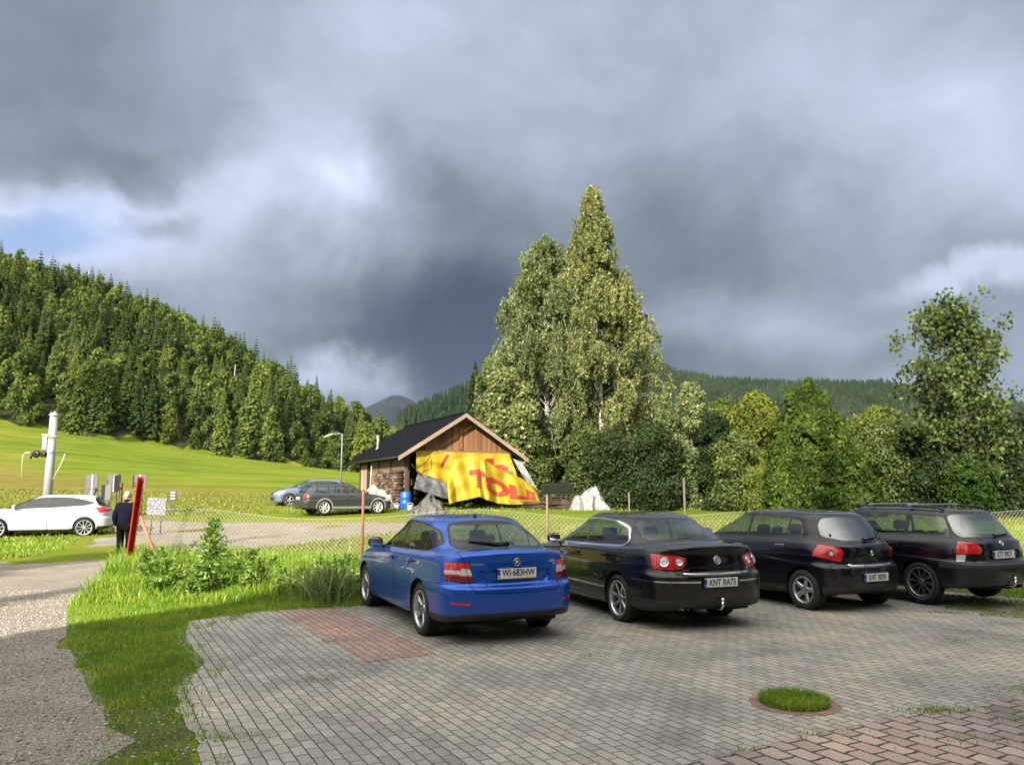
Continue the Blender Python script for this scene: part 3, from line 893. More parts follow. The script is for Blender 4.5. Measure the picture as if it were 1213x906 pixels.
def cut_doors(cc, polys, zmin=.24, g=.0035):
    for nm, pl in polys:
        cc.cut('side', offset_poly(pl, g), 'gap', sel=lambda f: f.calc_center_median().z > zmin, only=['body'])
        cc.cut('side', offset_poly(pl, -g), nm, sel=lambda f: f.calc_center_median().z > zmin, only=['gap', 'body'])

def screens(cc, rg, ws, lev=11, rtrim=.02):
    gh = lambda f: f[cc.lev] >= lev
    cc.cut('rear', offset_poly(rg, rtrim), 'trim', sel=gh, only=['body']); cc.cut('rear', rg, 'rear_glass', sel=gh)
    cc.cut('front', offset_poly(ws, .015), 'trim', sel=gh, only=['body']); cc.cut('front', ws, 'windshield', sel=gh)

def black_saloon(loc, heading):
    W = .91; ww = lambda k, rear=.93, front=.90: wfun(W, k, rear, front)
    lv = [
        lvl(.24, .05, -2.0, 2.0, sharp=1),
        lvl([(-2.4, .29), (-1.8, .23), (0, .19), (2.3, .21)], ww(.90), -2.24, 2.22, cr=.5, nr=3.4, sharp=1),
        lvl([(-2.4, .32), (-1.8, .26), (0, .23), (2.3, .24)], ww(.955), -2.32, 2.30, cr=.5, nr=3.2),
        lvl([(-2.4, .46), (0, .42), (2.3, .42)], ww(.985), -2.37, 2.35, cr=.5, nr=3.0),
        lvl([(-2.4, .60), (0, .60), (2.3, .56)], ww(1.0), -2.385, 2.36, cr=.52, nr=2.9),
        lvl([(-2.4, .70), (0, .70), (2.3, .64)], ww(1.0), -2.385, 2.35, cr=.53, nr=2.8),
        lvl([(-2.4, .735), (0, .77), (2.3, .68)], ww(.993), -2.335, 2.32, cr=.54, nr=2.8),
        lvl([(-2.4, .84), (-1.5, .865), (0, .85), (1.5, .77), (2.3, .71)], ww(.975, .94), -2.325, 2.28, cr=.56, nr=2.7),
        lvl([(-2.4, .96), (-1.5, .945), (0, .925), (1.5, .83), (2.3, .74)], ww(.96, .94), -2.305, 2.20, cr=.58, nr=2.7),
        lvl([(-2.4, 1.045), (-1.5, .995), (0, .955), (1.2, .895), (2.3, .78)], ww(.93, .93), -2.315, 2.07, cr=.6, nr=2.6, crown=.03, crown_f=.02),
        lvl([(-2.4, 1.060), (-1.5, 1.010), (0, .968), (1.0, .935), (1.6, .88), (2.3, .83)], ww(.91, .93), -2.26, 1.77, cr=.62, nr=2.6, crown=.035, crown_f=.04),
        lvl([(-2.4, 1.070), (-1.5, 1.022), (0, .978), (1.05, .965), (2.3, .95)], ww(.89, .93), -2.06, 1.25, cr=.62, nr=2.6, cf=.55, nf=2.6, crown=.035, crown_f=.04),
        lvl([(-2.2, 1.085), (-1.6, 1.045), (-1.2, 1.03), (0, .995), (1.3, 1.0)], ww(.865, .90), -1.84, 1.12, cr=.55, nr=2.6, cf=.5, nf=2.5, crown=.035, crown_f=.02),
        lvl([(-1.9, 1.19), (-1.4, 1.17), (0, 1.13), (1.0, 1.12)], ww(.805, .86), -1.58, .84, cr=.5, nr=2.6, cf=.5, nf=2.5, crown=.02, crown_f=.02),
        lvl([(-1.6, 1.30), (-1.2, 1.285), (0, 1.275), (.6, 1.245)], ww(.745, .84), -1.28, .52, cr=.45, nr=2.7, cf=.5, nf=2.6, crown=.02, crown_f=.03),
        lvl([(-1.2, 1.375), (-.8, 1.40), (-.2, 1.41), (.25, 1.37)], ww(.685, .84), -1.00, .24, cr=.35, nr=3.0, cf=.4, nf=2.7, crown=.025, crown_f=.03),
        lvl([(-1.0, 1.41), (-.6, 1.432), (-.1, 1.437), (.1, 1.415)], ww(.62, .86), -.89, .10, cr=.30, nr=3.0, cf=.35, nf=2.8, crown=.02, crown_f=.02),
        lvl([(-.9, 1.445), (-.4, 1.463), (-.05, 1.452)], ww(.42, .9), -.72, -.06, cr=.3, cf=.3),
        lvl([(-.7, 1.46), (-.4, 1.47), (-.2, 1.465)], .004, -.55, -.25, cr=.1, cf=.1)]
    cc = CarCut(lv); R = .32; ar, af = -1.235, 1.474
    dlo = round_poly([(1.02, .985, .02), (.60, 1.175, .12), (.15, 1.335, .15), (-.30, 1.37, .25), (-.85, 1.345, .25), (-1.18, 1.24, .12), (-1.34, 1.10, .10), (-1.24, 1.045, .05), (-.4, 1.012, .1)], .05, 5)
    side_windows(cc, dlo, [(-.10, -.14, .065), (-.98, -1.06, .03)], None, 'chrome', .026)
    cut_doors(cc, [('door_front', round_poly([(.86, .26), (.99, .60), (.96, .90), (1.0, .975), (.56, 1.16), (.10, 1.30), (-.115, 1.31), (-.12, .26)], .03, 3)),
                   ('door_rear', round_poly([(-.125, .26), (-.12, 1.31), (-.60, 1.31), (-1.04, 1.25), (-1.36, 1.08), (-1.10, .80), (-.90, .62), (-.72, .42), (-.72, .26)], .05, 3))])
    rg = round_poly([(-.01, 1.125), (.56, 1.11, .05), (.62, 1.14, .05), (.50, 1.345, .08), (.2, 1.375, .1), (-.01, 1.378)], .03, 4)
    ws = round_poly([(-.01, 1.02), (.66, 1.02, .05), (.50, 1.38, .08), (-.01, 1.395)], .03, 4)
    screens(cc, rg, ws)
    do_arch(cc, ar, R, .36); do_arch(cc, af, R, .36)
    rt = lambda f: f.calc_center_median().x < -1.6 and f[cc.lev] < 10
    tl = round_poly([(.44, .925, .02), (.56, .955), (.95, .985), (.95, .80), (.62, .775), (.48, .80, .04)], .03, 4)
    cc.cut('rear', offset_poly(tl, .006), 'gap', sel=rt, xlim=((-2.05, .78), (-1.98, .98))); cc.cut('rear', tl, 'lamp_tail_red', sel=rt, xlim=((-2.057, .78), (-1.987, .98)))
    cc.strip('rear', [(.605, .99), (.605, .76)], .006, 'gap', sel=rt, only=['lamp_tail_red'])
    far = lambda f: f.calc_center_median().x < -1.9
    cc.strip('rear', [(.62, .765), (.53, .71), (.40, .70), (0, .695)], .008, 'gap', sel=far, only=['body'])
    cc.strip('rear', [(.60, .97), (.62, 1.02), (.66, 1.055)], .007, 'gap', sel=far, only=['body'])
    cc.cut('rear', [(-.01, .715), (.40, .72), (.50, .73), (.50, .742), (.40, .733), (-.01, .727)], 'chrome', sel=far, only=['body'])
    cc.dent(round_poly([(-.05, .68), (.29, .68), (.29, .55), (-.05, .55)], .02, 3), .012, .012, sel=far)
    lowr = lambda f: f.calc_center_median().x < -1.62
    cc.cut('rear', [(.30, .635), (.98, .64), (.98, .622), (.30, .617)], 'chrome', sel=lowr, only=['body'])
    cc.cut('side', [(-1.62, .637), (-2.12, .637), (-2.12, .619), (-1.62, .619)], 'chrome', sel=lowr, only=['body'])
    cc.cut('side', [(-.87, .445), (1.08, .445), (1.08, .425), (-.87, .425)], 'chrome', only=['body', 'door_front', 'door_rear'])
    cc.cut('rear', [(-.01, .40), (.99, .40), (.99, .1), (-.01, .1)], 'bumper_black', sel=lowr, only=['body'])
    cc.cut('side', [(-1.6, .40), (-2.5, .40), (-2.5, .0), (-1.6, .0)], 'bumper_black', sel=lowr, only=['body'])
    nf = lambda f: f.calc_center_median().x > 1.9
    cc.cut('front', round_poly([(-.01, .74), (.38, .74), (.30, .42), (-.01, .42)], .02), 'grille', sel=nf)
    cc.cut('front', round_poly([(.44, .70), (.80, .74), (.84, .68), (.82, .58), (.46, .58)], .02), 'lamp_head_clear', sel=lambda f: f.calc_center_median().x > 1.75 and f[cc.lev] < 10)
    sp = dict(paint=paint('black_paint', (0.0014, 0.0014, 0.0024), 0, .3), tyre=(R, .225), rim=dict(n=7, split=.010, wi=.020, wo=.034, side=.085, hub=.05, dish=.030),
              axle_r=ar, axle_f=af, track=1.56, arch=.36, rear_x=-2.385, dash_x=.84, mirror=(.80, 1.03),
              handles=[(.05, .86, 'paint'), (-.88, .885, 'paint')], plate=(0.0, .615, 'KNT RA73'), rear_glass_mat=M['glass_dark'], seat_x=.25, rseat_x=-.66)
    root = finish_tail(cc, sp, lambda: finish_car('black_saloon_car', 'black saloon car with chrome window line and twin round tail lights, plate KNT RA73', cc, sp, M, loc, heading),
                       [(.70, .875, .062, 'chrome'), (.535, .875, .044, 'chrome')])
    car_badge(cc, root, .0, .89, 'vw', .05); car_script(cc, root, 'PASSAT', .46, .775, .026); car_script(cc, root, 'TDI', -.50, .775, .030)
    tow_ball(root, -2.40, .38)
    m = MB()
    for dy in (.46, .53): m.tube([(-2.25, dy, .30), (-2.36, dy, .295)], .026, 10, cap=False)
    m.build('exhaust_pipe', [M['chrome']], root)
    return root, cc

def finish_tail(cc, sp, fn, rounds):
    sp['tail_rounds'] = rounds; return fn()

def tow_ball(root, x, z):
    m = MB(); m.tube([(x+.25, 0, z-.1), (x+.02, 0, z-.1), (x-.01, 0, z-.06), (x-.01, 0, z)], .018, 8)
    bm = bmesh.new(); bmesh.ops.create_icosphere(bm, subdivisions=2, radius=.028); bm.verts.index_update()
    m.add([v.co+Vector((x-.01, 0, z+.02)) for v in bm.verts], [[v.index for v in f.verts] for f in bm.faces], 0, True); bm.free()
    m.build('tow_ball', [M['chrome']], root)

# ------------------------------------------------------------------ five-door hatch (scaled for three cars)
def hatch(loc, heading, name, label, o):
    sx, sy, sz = o['s']; W = .8535
    X = lambda l: [(q[0]*sx, q[1]*sz) + tuple(q[2:]) for q in l]
    def lv_(z, k, xr, xf, **kw):
        zz = X(z) if isinstance(z, list) else z*sz
        return lvl(zz, [(a*sx, b*sy) for a, b in wfun(W, k, kw.pop('rear', .93), .90, 2.0)], xr*sx, xf*sx, **kw)
    lv = [
        lvl(.24*sz, .05, -1.7*sx, 1.7*sx, sharp=1),
        lv_([(-2, .30), (-1.6, .24), (0, .20), (2, .20)], .90, -1.86, 1.88, cr=.42, nr=3.2, cf=.5, sharp=1),
        lv_([(-2, .33), (-1.6, .27), (0, .24), (2, .23)], .955, -1.94, 1.95, cr=.44, nr=3.0, cf=.5),
        lv_([(-2, .46), (0, .42), (2, .42)], .985, -1.985, 1.985, cr=.45, nr=2.8, cf=.55),
        lv_([(-2, .58), (0, .60), (2, .58)], 1.0, -1.99, 1.99, cr=.46, nr=2.7, cf=.6),
        lv_([(-2, .655), (0, .70), (2, .66)], 1.0, -1.975, 1.97, cr=.47, nr=2.7, cf=.6),
        lv_([(-2, .69), (0, .77), (2, .70)], .99, -1.93, 1.94, cr=.48, nr=2.6, cf=.6),
        lv_([(-2, .80), (-1.3, .85), (0, .86), (1.3, .80), (2, .74)], .975, -1.93, 1.88, cr=.48, nr=2.5, cf=.6),
        lv_([(-2, .90), (-1.3, .94), (0, .93), (1.3, .86), (2, .78)], .955, -1.925, 1.80, cr=.50, nr=2.5, cf=.6, rear=.90),
        lv_([(-2, .965), (-1.3, 1.005), (0, .975), (1.0, .93), (2, .81)], .925, -1.90, 1.68, cr=.50, nr=2.5, cf=.6, crown_f=.02, rear=.86),
        lv_([(-2, .985), (-1.3, 1.025), (0, .99), (.9, .96), (1.3, .90), (2, .86)], .90, -1.86, 1.42, cr=.50, nr=2.6, cf=.55, crown_f=.04, rear=.83),
        lv_([(-2, 1.0), (-1.3, 1.04), (0, 1.0), (1.05, .985)], .885, -1.82, 1.15, cr=.48, nr=2.8, cf=.5, nf=2.6, crown_f=.04, rear=.82),
        lv_([(-2, 1.03), (-1.3, 1.065), (0, 1.02), (1.2, 1.01)], .865, -1.79, 1.06, cr=.46, nr=2.8, cf=.45, nf=2.5, crown_f=.02, rear=.82),
        lv_([(-2, 1.16), (-1.2, 1.18), (0, 1.15), (1, 1.13)], .815, -1.70, .80, cr=.42, nr=2.9, cf=.45, nf=2.5, crown_f=.02, rear=.84),
        lv_([(-2, 1.28), (-1.2, 1.29), (0, 1.28), (.6, 1.25)], .76, -1.60, .52, cr=.40, nr=3.0, cf=.45, nf=2.6, crown_f=.03, rear=.85),
        lv_([(-1.6, 1.375), (-.9, 1.405), (-.2, 1.42), (.3, 1.375)], .70, -1.505, .26, cr=.35, nr=3.0, cf=.4, nf=2.7, crown=.01, crown_f=.03, rear=.88),
        lv_([(-1.5, 1.415), (-.8, 1.445), (-.2, 1.45), (.2, 1.42)], .63, -1.44, .12, cr=.30, nr=3.0, cf=.35, crown=.01, crown_f=.02, rear=.88),
        lv_([(-1.3, 1.445), (-.6, 1.475), (0, 1.468)], .42, -1.25, -.04, cr=.3, cf=.3),
        lvl(1.487*sz, .004, -.9*sx, -.3*sx, cr=.1, cf=.1)]
    cc = CarCut(lv); R = o['R']; ar, af = o['axles']; ra = R+.035
    dlo = o.get('dlo') or round_poly(X([(.98, 1.02, .02), (.55, 1.22), (.12, 1.36), (-.30, 1.385), (-.85, 1.37), (-1.18, 1.33), (-1.30, 1.12), (-1.22, 1.065), (-.3, 1.035)]), .06, 4)
    side_windows(cc, dlo, o['splits'], None, o.get('dlo_trim', 'trim'), o.get('tw', .014))
    cut_doors(cc, [('door_front', round_poly(X([(.88, .27), (.98, .60), (.95, .90), (.99, 1.0), (.56, 1.18), (.10, 1.31), (-.145, 1.32), (-.15, .27)]), .03, 3)),
                   ('door_rear', round_poly(X([(-.155, .27), (-.15, 1.32), (-.60, 1.32), (-1.13, 1.27), (-1.22, 1.10), (-1.10, .86), (-.96, .66), (-.82, .42), (-.82, .27)]), .05, 3))])
    rg = round_poly([(y*sy, z*sz) for y, z in o.get('rg', [(-.01, 1.03), (.40, 1.04), (.64, 1.10), (.60, 1.25), (.50, 1.36), (.2, 1.395), (-.01, 1.40)])], .05, 4)
    ws = round_poly([(y*sy, z*sz) for y, z in [(-.01, 1.03), (.62, 1.03), (.48, 1.39), (-.01, 1.40)]], .03, 4)
    screens(cc, rg, ws, rtrim=.012)
    do_arch(cc, ar, R, ra); do_arch(cc, af, R, ra)
    if 'arch_trim' in o:
        for ax in (ar, af): cc.cut('side', arch_poly(ax, R, ra+.05, drop=.2), o['arch_trim'], only=['body', 'door_rear', 'door_front'])
    rt = lambda f: f.calc_center_median().x < -1.40*sx and f[cc.lev] < 12
    far = lambda f: f.calc_center_median().x < -1.55*sx
    for (pl, nm) in o['tail']:
        pl = round_poly([(y*sy, z*sz) for y, z in pl], .02, 4)
        xl = o.get('txl')
        if nm == 'lamp_tail_red': cc.cut('rear', offset_poly(pl, .006), 'gap', sel=rt, xlim=xl)
        cc.cut('rear', pl, nm, sel=rt, only=None if nm == 'lamp_tail_red' else ['lamp_tail_red'], xlim=xl)
    if 'tail_side' in o:
        pl = round_poly([(x*sx, z*sz) for x, z in o['tail_side']], .01, 3); rs = lambda f: f.calc_center_median().x < -1.2*sx
        cc.cut('side', offset_poly(pl, .005), 'gap', sel=rs); cc.cut('side', pl, 'lamp_tail_red', sel=rs)
    cc.strip('rear', [(.62*sy, .93*sz), (.53*sy, .70*sz), (.48*sy, .655*sz), (0, .64*sz)], .008, 'gap', sel=far, only=['body'])
    if o.get('chrome_bar'):
        cc.cut('rear', [(-.01, .665*sz), (.42*sy, .672*sz), (.47*sy, .70*sz), (.45*sy, .708*sz), (.40*sy, .692*sz), (-.01, .688*sz)], 'chrome', sel=far, only=['body'])
    cc.dent(round_poly([(-.05, .575*sz), (.30, .575*sz), (.27, .43*sz), (-.05, .43*sz)], .02, 3), .015, .015, sel=far)
    lowr = lambda f: f.calc_center_median().x < (ar-ra-.02)
    cc.cut('rear', [(-.01, .37*sz), (.99, .37*sz), (.99, .1), (-.01, .1)], 'bumper_black', sel=lowr, only=['body'])
    cc.cut('side', [(-3, .37*sz), (-1.2*sx, .37*sz), (-1.2*sx, .0), (-3, .0)], 'bumper_black', sel=lowr, only=['body'])
    cc.cut('side', [(ar+ra, .30*sz), (af-ra, .30*sz), (af-ra, .1), (ar+ra, .1)], 'trim', only=['body'])
    nf = lambda f: f.calc_center_median().x > 1.5*sx
    cc.cut('front', round_poly([(-.01, .72*sz), (.40, .72*sz), (.34, .62*sz), (-.01, .62*sz)], .02), 'grille', sel=nf)
    cc.cut('front', round_poly([(-.01, .50*sz), (.50, .50*sz), (.56, .32*sz), (-.01, .30*sz)], .02), 'grille', sel=nf)
    cc.cut('front', round_poly([(.42*sy, .70*sz), (.62*sy, .84*sz), (.80*sy, .86*sz), (.82*sy, .66*sz), (.46*sy, .62*sz)], .03), 'lamp_head_clear', sel=lambda f: f.calc_center_median().x > 1.35*sx and f[cc.lev] < 10)
    sp = dict(paint=o['paint'], tyre=(R, .20), rim=o['rim'], axle_r=ar, axle_f=af, track=(2*W*sy-.245), arch=ra, rear_x=-1.99*sx, dash_x=.80*sx, mirror=(.76*sx, 1.06*sz),
              handles=[(.0, .90*sz, o['hm']), (-.92*sx, .94*sz, o['hm'])], seat_x=.22, rseat_x=-.72)
    for k in ('plate', 'psx', 'wiper', 'side_glass', 'rear_glass_mat', 'mirror_mat', 'tail_rounds', 'group'):
        if k in o: sp[k] = o[k]
    root = finish_car(name, label, cc, sp, M, loc, heading, o.get('z', 0))
    return root, cc

# ------------------------------------------------------------------ estate
def estate(loc, heading, name, label, o):
    sx, sy, sz = o['s']; W = .855
    X = lambda l: [(q[0]*sx, q[1]*sz) + tuple(q[2:]) for q in l]
    def lv_(z, k, xr, xf, **kw):
        zz = X(z) if isinstance(z, list) else z*sz
        return lvl(zz, [(a*sx, b*sy) for a, b in wfun(W, k, kw.pop('rear', .94), .90, 2.3)], xr*sx, xf*sx, **kw)
    lv = [
        lvl(.24*sz, .05, -2.0*sx, 2.0*sx, sharp=1),
        lv_([(-2.3, .32), (-1.8, .26), (0, .21), (2.3, .21)], .90, -2.17, 2.15, cr=.42, nr=3.2, cf=.5, sharp=1),
        lv_([(-2.3, .35), (-1.8, .29), (0, .25), (2.3, .24)], .955, -2.24, 2.24, cr=.44, nr=3.2, cf=.5),
        lv_([(-2.3, .46), (0, .42), (2.3, .42)], .985, -2.28, 2.275, cr=.45, nr=3.0, cf=.55),
        lv_([(-2.3, .56), (0, .60), (2.3, .56)], 1.0, -2.295, 2.285, cr=.46, nr=3.0, cf=.6),
        lv_([(-2.3, .63), (0, .70), (2.3, .62)], 1.0, -2.29, 2.27, cr=.47, nr=3.0, cf=.6),
        lv_([(-2.3, .655), (0, .77), (2.3, .66)], .985, -2.19, 2.24, cr=.48, nr=3.0, cf=.6),
        lv_([(-2.3, .78), (-1.3, .83), (0, .83), (1.3, .76), (2.3, .70)], .97, -2.175, 2.18, cr=.45, nr=3.0, cf=.6),
        lv_([(-2.3, .88), (-1.3, .90), (0, .89), (1.3, .80), (2.3, .73)], .955, -2.155, 2.10, cr=.45, nr=3.0, cf=.6),
        lv_([(-2.3, .955), (-1.3, .955), (0, .935), (1.0, .88), (2.3, .75)], .93, -2.13, 1.98, cr=.44, nr=3.0, cf=.6, crown_f=.02),
        lv_([(-2.3, .975), (-1.3, .975), (0, .95), (.9, .915), (1.5, .86), (2.3, .82)], .912, -2.11, 1.70, cr=.44, nr=3.0, cf=.55, crown_f=.04),
        lv_([(-2.3, .99), (-1.3, .99), (0, .965), (1.05, .945)], .895, -2.085, 1.20, cr=.42, nr=3.0, cf=.5, nf=2.6, crown_f=.04),
        lv_([(-2.3, 1.01), (-1.3, 1.01), (0, .985), (1.2, .975)], .875, -2.06, 1.10, cr=.40, nr=3.0, cf=.45, nf=2.5, crown_f=.02),
        lv_([(-2.3, 1.14), (-1.2, 1.13), (0, 1.12), (1, 1.10)], .835, -1.965, .83, cr=.38, nr=3.1, cf=.45, nf=2.5, crown_f=.02),
        lv_([(-2.3, 1.27), (-1.2, 1.26), (0, 1.26), (.6, 1.23)], .79, -1.855, .54, cr=.36, nr=3.2, cf=.45, nf=2.6, crown_f=.03),
        lv_([(-1.9, 1.37), (-.9, 1.395), (-.2, 1.40), (.3, 1.36)], .735, -1.755, .28, cr=.32, nr=3.2, cf=.4, nf=2.7, crown=.01, crown_f=.03, rear=.95),
        lv_([(-1.8, 1.405), (-.8, 1.435), (-.2, 1.435), (.2, 1.405)], .68, -1.70, .14, cr=.30, nr=3.2, cf=.35, crown=.01, crown_f=.02, rear=.95),
        lv_([(-1.6, 1.43), (-.6, 1.458), (0, 1.45)], .45, -1.5, -.02, cr=.3, cf=.3),
        lvl(1.468*sz, .004, -1.1*sx, -.3*sx, cr=.1, cf=.1)]
    cc = CarCut(lv); R = o['R']; ar, af = o['axles']; ra = R+.035
    dlo = round_poly(X(o.get('dlo', [(1.02, .985, .02), (.58, 1.19), (.15, 1.335), (-.30, 1.36), (-1.2, 1.35), (-1.66, 1.325), (-1.78, 1.10), (-1.80, 1.03), (-.3, 1.005)])), .05, 4)
    side_windows(cc, dlo, o['splits'], None, o.get('dlo_trim', 'trim'), .014)
    cut_doors(cc, [('door_front', round_poly(X([(.90, .27), (1.0, .60), (.98, .88), (1.02, .965), (.58, 1.15), (.12, 1.29), (-.125, 1.30), (-.13, .27)]), .03, 3)),
                   ('door_rear', round_poly(X([(-.135, .27), (-.13, 1.30), (-.60, 1.30), (-1.06, 1.29), (-1.10, 1.0), (-1.04, .84), (-.92, .66), (-.80, .42), (-.80, .27)]), .05, 3))])
    rg = round_poly([(y*sy, z*sz) for y, z in [(-.01, 1.035), (.62, 1.03), (.66, 1.10), (.58, 1.34), (.50, 1.365), (-.01, 1.385)]], .04, 4)
    ws = round_poly([(y*sy, z*sz) for y, z in [(-.01, 1.0), (.64, 1.0), (.50, 1.365), (-.01, 1.38)]], .03, 4)
    screens(cc, rg, ws, rtrim=.015)
    do_arch(cc, ar, R, ra); do_arch(cc, af, R, ra)
    if 'arch_trim' in o:
        for ax in (ar, af): cc.cut('side', arch_poly(ax, R, ra+.055, drop=.12), o['arch_trim'], only=['body', 'door_rear', 'door_front'])
        cc.cut('side', [(ar+ra, .36), (af-ra, .36), (af-ra, .1), (ar+ra, .1)], o['arch_trim'], only=['body', 'door_rear', 'door_front'])
    far = lambda f: f.calc_center_median().x < -1.85*sx
    rt = lambda f: far(f) and f[cc.lev] < 11
    for (pl, nm) in o['tail']:
        pl = round_poly([(y*sy, z*sz) for y, z in pl], .05 if nm == 'lamp_tail_red' else .01, 4)
        xl = o.get('txl')
        if nm == 'lamp_tail_red': cc.cut('rear', offset_poly(pl, .006), 'gap', sel=rt, xlim=xl)
        cc.cut('rear', pl, nm, sel=rt, only=None if nm in ('lamp_tail_red', 'lamp_tail_white2') else ['lamp_tail_red'], xlim=xl)
    cc.strip('rear', [(.63*sy, 1.0*sz), (.60*sy, .66*sz)], .008, 'gap', sel=far, only=['body'])
    cc.dent(round_poly([(-.05, .84*sz), (.42, .84*sz), (.40, .685*sz), (-.05, .685*sz)], .02, 3), .02, .015, sel=far)
    lowr = lambda f: f.calc_center_median().x < (ar-ra-.02)
    bt = o.get('bump_top', .655)
    cc.cut('rear', [(-.01, bt*sz), (.99, bt*sz), (.99, .57*sz), (-.01, .57*sz)], 'bumper_black', sel=lambda f: f.calc_center_median().x < -1.75*sx, only=['body'])
    cc.cut('side', [(-3, bt*sz), (ar-.1, bt*sz), (ar-.1, .57*sz), (-3, .57*sz)], 'bumper_black', sel=lowr, only=['body'])
    cc.cut('side', [(ar+ra, .30*sz), (af-ra, .30*sz), (af-ra, .1), (ar+ra, .1)], 'trim', only=['body'])
    nf = lambda f: f.calc_center_median().x > 1.8*sx
    cc.cut('front', round_poly([(-.01, .70*sz), (.36, .70*sz), (.34, .58*sz), (-.01, .58*sz)], .02), 'grille', sel=nf)
    cc.cut('front', round_poly([(.42*sy, .70*sz), (.80*sy, .74*sz), (.84*sy, .62*sz), (.46*sy, .58*sz)], .03), 'lamp_head_clear', sel=lambda f: f.calc_center_median().x > 1.55*sx and f[cc.lev] < 10)
    sp = dict(paint=o['paint'], tyre=(R, .20), rim=o['rim'], axle_r=ar, axle_f=af, track=(2*W*sy-.245), arch=ra, rear_x=-2.29*sx, dash_x=.85*sx, mirror=(.80*sx, 1.03*sz),
              handles=[(.03, .87*sz, o['hm']), (-.90*sx, .88*sz, o['hm'])], seat_x=.25, rseat_x=-.66)
    for k in ('plate', 'psx', 'wiper', 'side_glass', 'rear_glass_mat', 'mirror_mat', 'tail_rounds'):
        if k in o: sp[k] = o[k]
    root = finish_car(name, label, cc, sp, M, loc, heading, o.get('z', 0))
    m = MB()                                               # roof rails
    for sd in (1, -1):
        y = sd*.56*sy
        xs = [-1.62, -1.5, -1.2, -.6, 0, .12]; zs = [1.425, 1.475, 1.487, 1.492, 1.475, 1.43]
        m.tube([(x*sx, y*(1 if x > -1.3 else .97), z*sz) for x, z in zip(xs, zs)], .016, 6)
    m.build('roof_rails', [o.get('rail', M['dark'])], root)
    if o.get('bars'):
        m = MB()
        for x in (-1.05, -.30): m.box((x*sx, 0, 1.505*sz), (.055, 1.22*sy, .028), bev=.008); m.box((x*sx, .56*sy, 1.49*sz), (.07, .06, .05), bev=.01); m.box((x*sx, -.56*sy, 1.49*sz), (.07, .06, .05), bev=.01)
        m.build('roof_bars', [M['alloy']], root)
    return root, cc
M['pale_moulding'] = simple('pale_moulding', (.22, .23, .23), .5)
M['lens_white2'] = M['lens_white']
def build_hatch_dark(loc, h):
    r, cc = hatch(loc, h, 'dark_hatchback_car', 'dark navy five-door hatchback with big red corner lights and silver five-spoke wheels', dict(
        s=(1, 1, 1), R=.30, axles=(-1.33, 1.245), splits=[(-.12, -.16, .06), (-.93, -1.0, .03)], txl=((-1.50, .74), (-1.60, 1.02)),
        tail=[([(.50, .90), (.58, .955), (.88, 1.02), (.95, 1.0), (.93, .86), (.72, .78), (.56, .735)], 'lamp_tail_red')],
        paint=paint('dark_navy_paint', (.0025, .0025, .009), .1, .3), rim=dict(n=5, wi=.075, wo=.055, side=.105, hub=.06, dish=.02),
        hm='chrome', plate=(0, .505, 'KNT 30293'), psx=.72, wiper=((0, 1.04), (-.36, 1.075)), chrome_bar=True, tail_rounds=[(.665, .865, .05, 'lens_darkred')],
        dlo=None, rear_glass_mat=M['glass_sky']))
    car_badge(cc, r, 0, .85, 'diamond', .035)
    return r
def build_estate_dark(loc, h):
    r, cc = estate(loc, h, 'dark_estate_car', 'dark navy estate car with roof bars and oval red tail lights, parked beside the hatchback', dict(
        s=(1, 1, 1), R=.31, axles=(-1.32, 1.31), splits=[(-.10, -.12, .06), (-1.04, -1.08, .08)], txl=((-1.93, .66), (-1.93, 1.0)),
        tail=[([(.44, .86), (.52, .94), (.70, .97), (.95, .97), (.95, .80), (.75, .78), (.50, .79)], 'lamp_tail_red'), ([(.70, .772), (.95, .772), (.95, .665), (.72, .67)], 'lamp_tail_white2')],
        paint=paint('navy_black_paint', (.0022, .003, .008), .1, .32), rim=dict(n=10, wi=.020, wo=.016, split=.008, side=.085, hub=.05, dish=.02, mat=simple('grey_rim', (.22, .22, .23), .3, .8)),
        hm='paint', plate=(0, .765, 'KTT 09571'), psx=.72, wiper=((0, 1.04), (-.40, 1.06)), bars=True, rear_glass_mat=M['glass_sky']))
    car_badge(cc, r, 0, .935, 'toy', .04)
    tow_ball(r, -2.30, .40)
    return r
def build_white_hatch(loc, h, z):
    s = (1.092, 1.067, .995); X = lambda l: [(q[0]*s[0], q[1]*s[2]) + tuple(q[2:]) for q in l]
    dlo = round_poly(X([(1.10, .99, .02), (.55, 1.22, .12), (.12, 1.35, .15), (-.30, 1.375, .25), (-.85, 1.345, .25), (-1.25, 1.24, .08), (-1.42, 1.175, .02), (-1.15, 1.105, .08), (-.3, 1.045), (.5, 1.015)]), .06, 4)
    r, cc = hatch(loc, h, 'white_hatchback_car', 'white five-door hatchback parked on the sunlit grass at the left edge', dict(
        s=s, R=.325, axles=(-1.31, 1.338), splits=[(-.10, -.16, .06), (-.90, -1.08, .025)], dlo=dlo, tw=.02, z=z,
        tail=[([(.62, .93), (.70, 1.0), (.95, 1.03), (.95, .90), (.80, .84), (.66, .86)], 'lamp_tail_red')], txl=((-1.75, .84), (-1.60, 1.03)),
        tail_side=[(-1.42, .985), (-1.62, 1.03), (-1.70, 1.06), (-1.97, 1.02), (-2.02, .93), (-1.80, .87), (-1.66, .965)],
        paint=paint('white_paint', (.42, .43, .44), 0, .3, dirt=(.4, .38, .34)), rim=dict(n=10, split=.006, wi=.020, wo=.030, side=.075, hub=.05, dish=.02, mat=simple('pale_rim', (.5, .5, .52), .35, .5)),
        hm='paint', plate=(0, .60, 'KTT 4471'), wiper=((0, 1.04), (-.36, 1.075)), side_glass=M['glass_dark']))
    return r
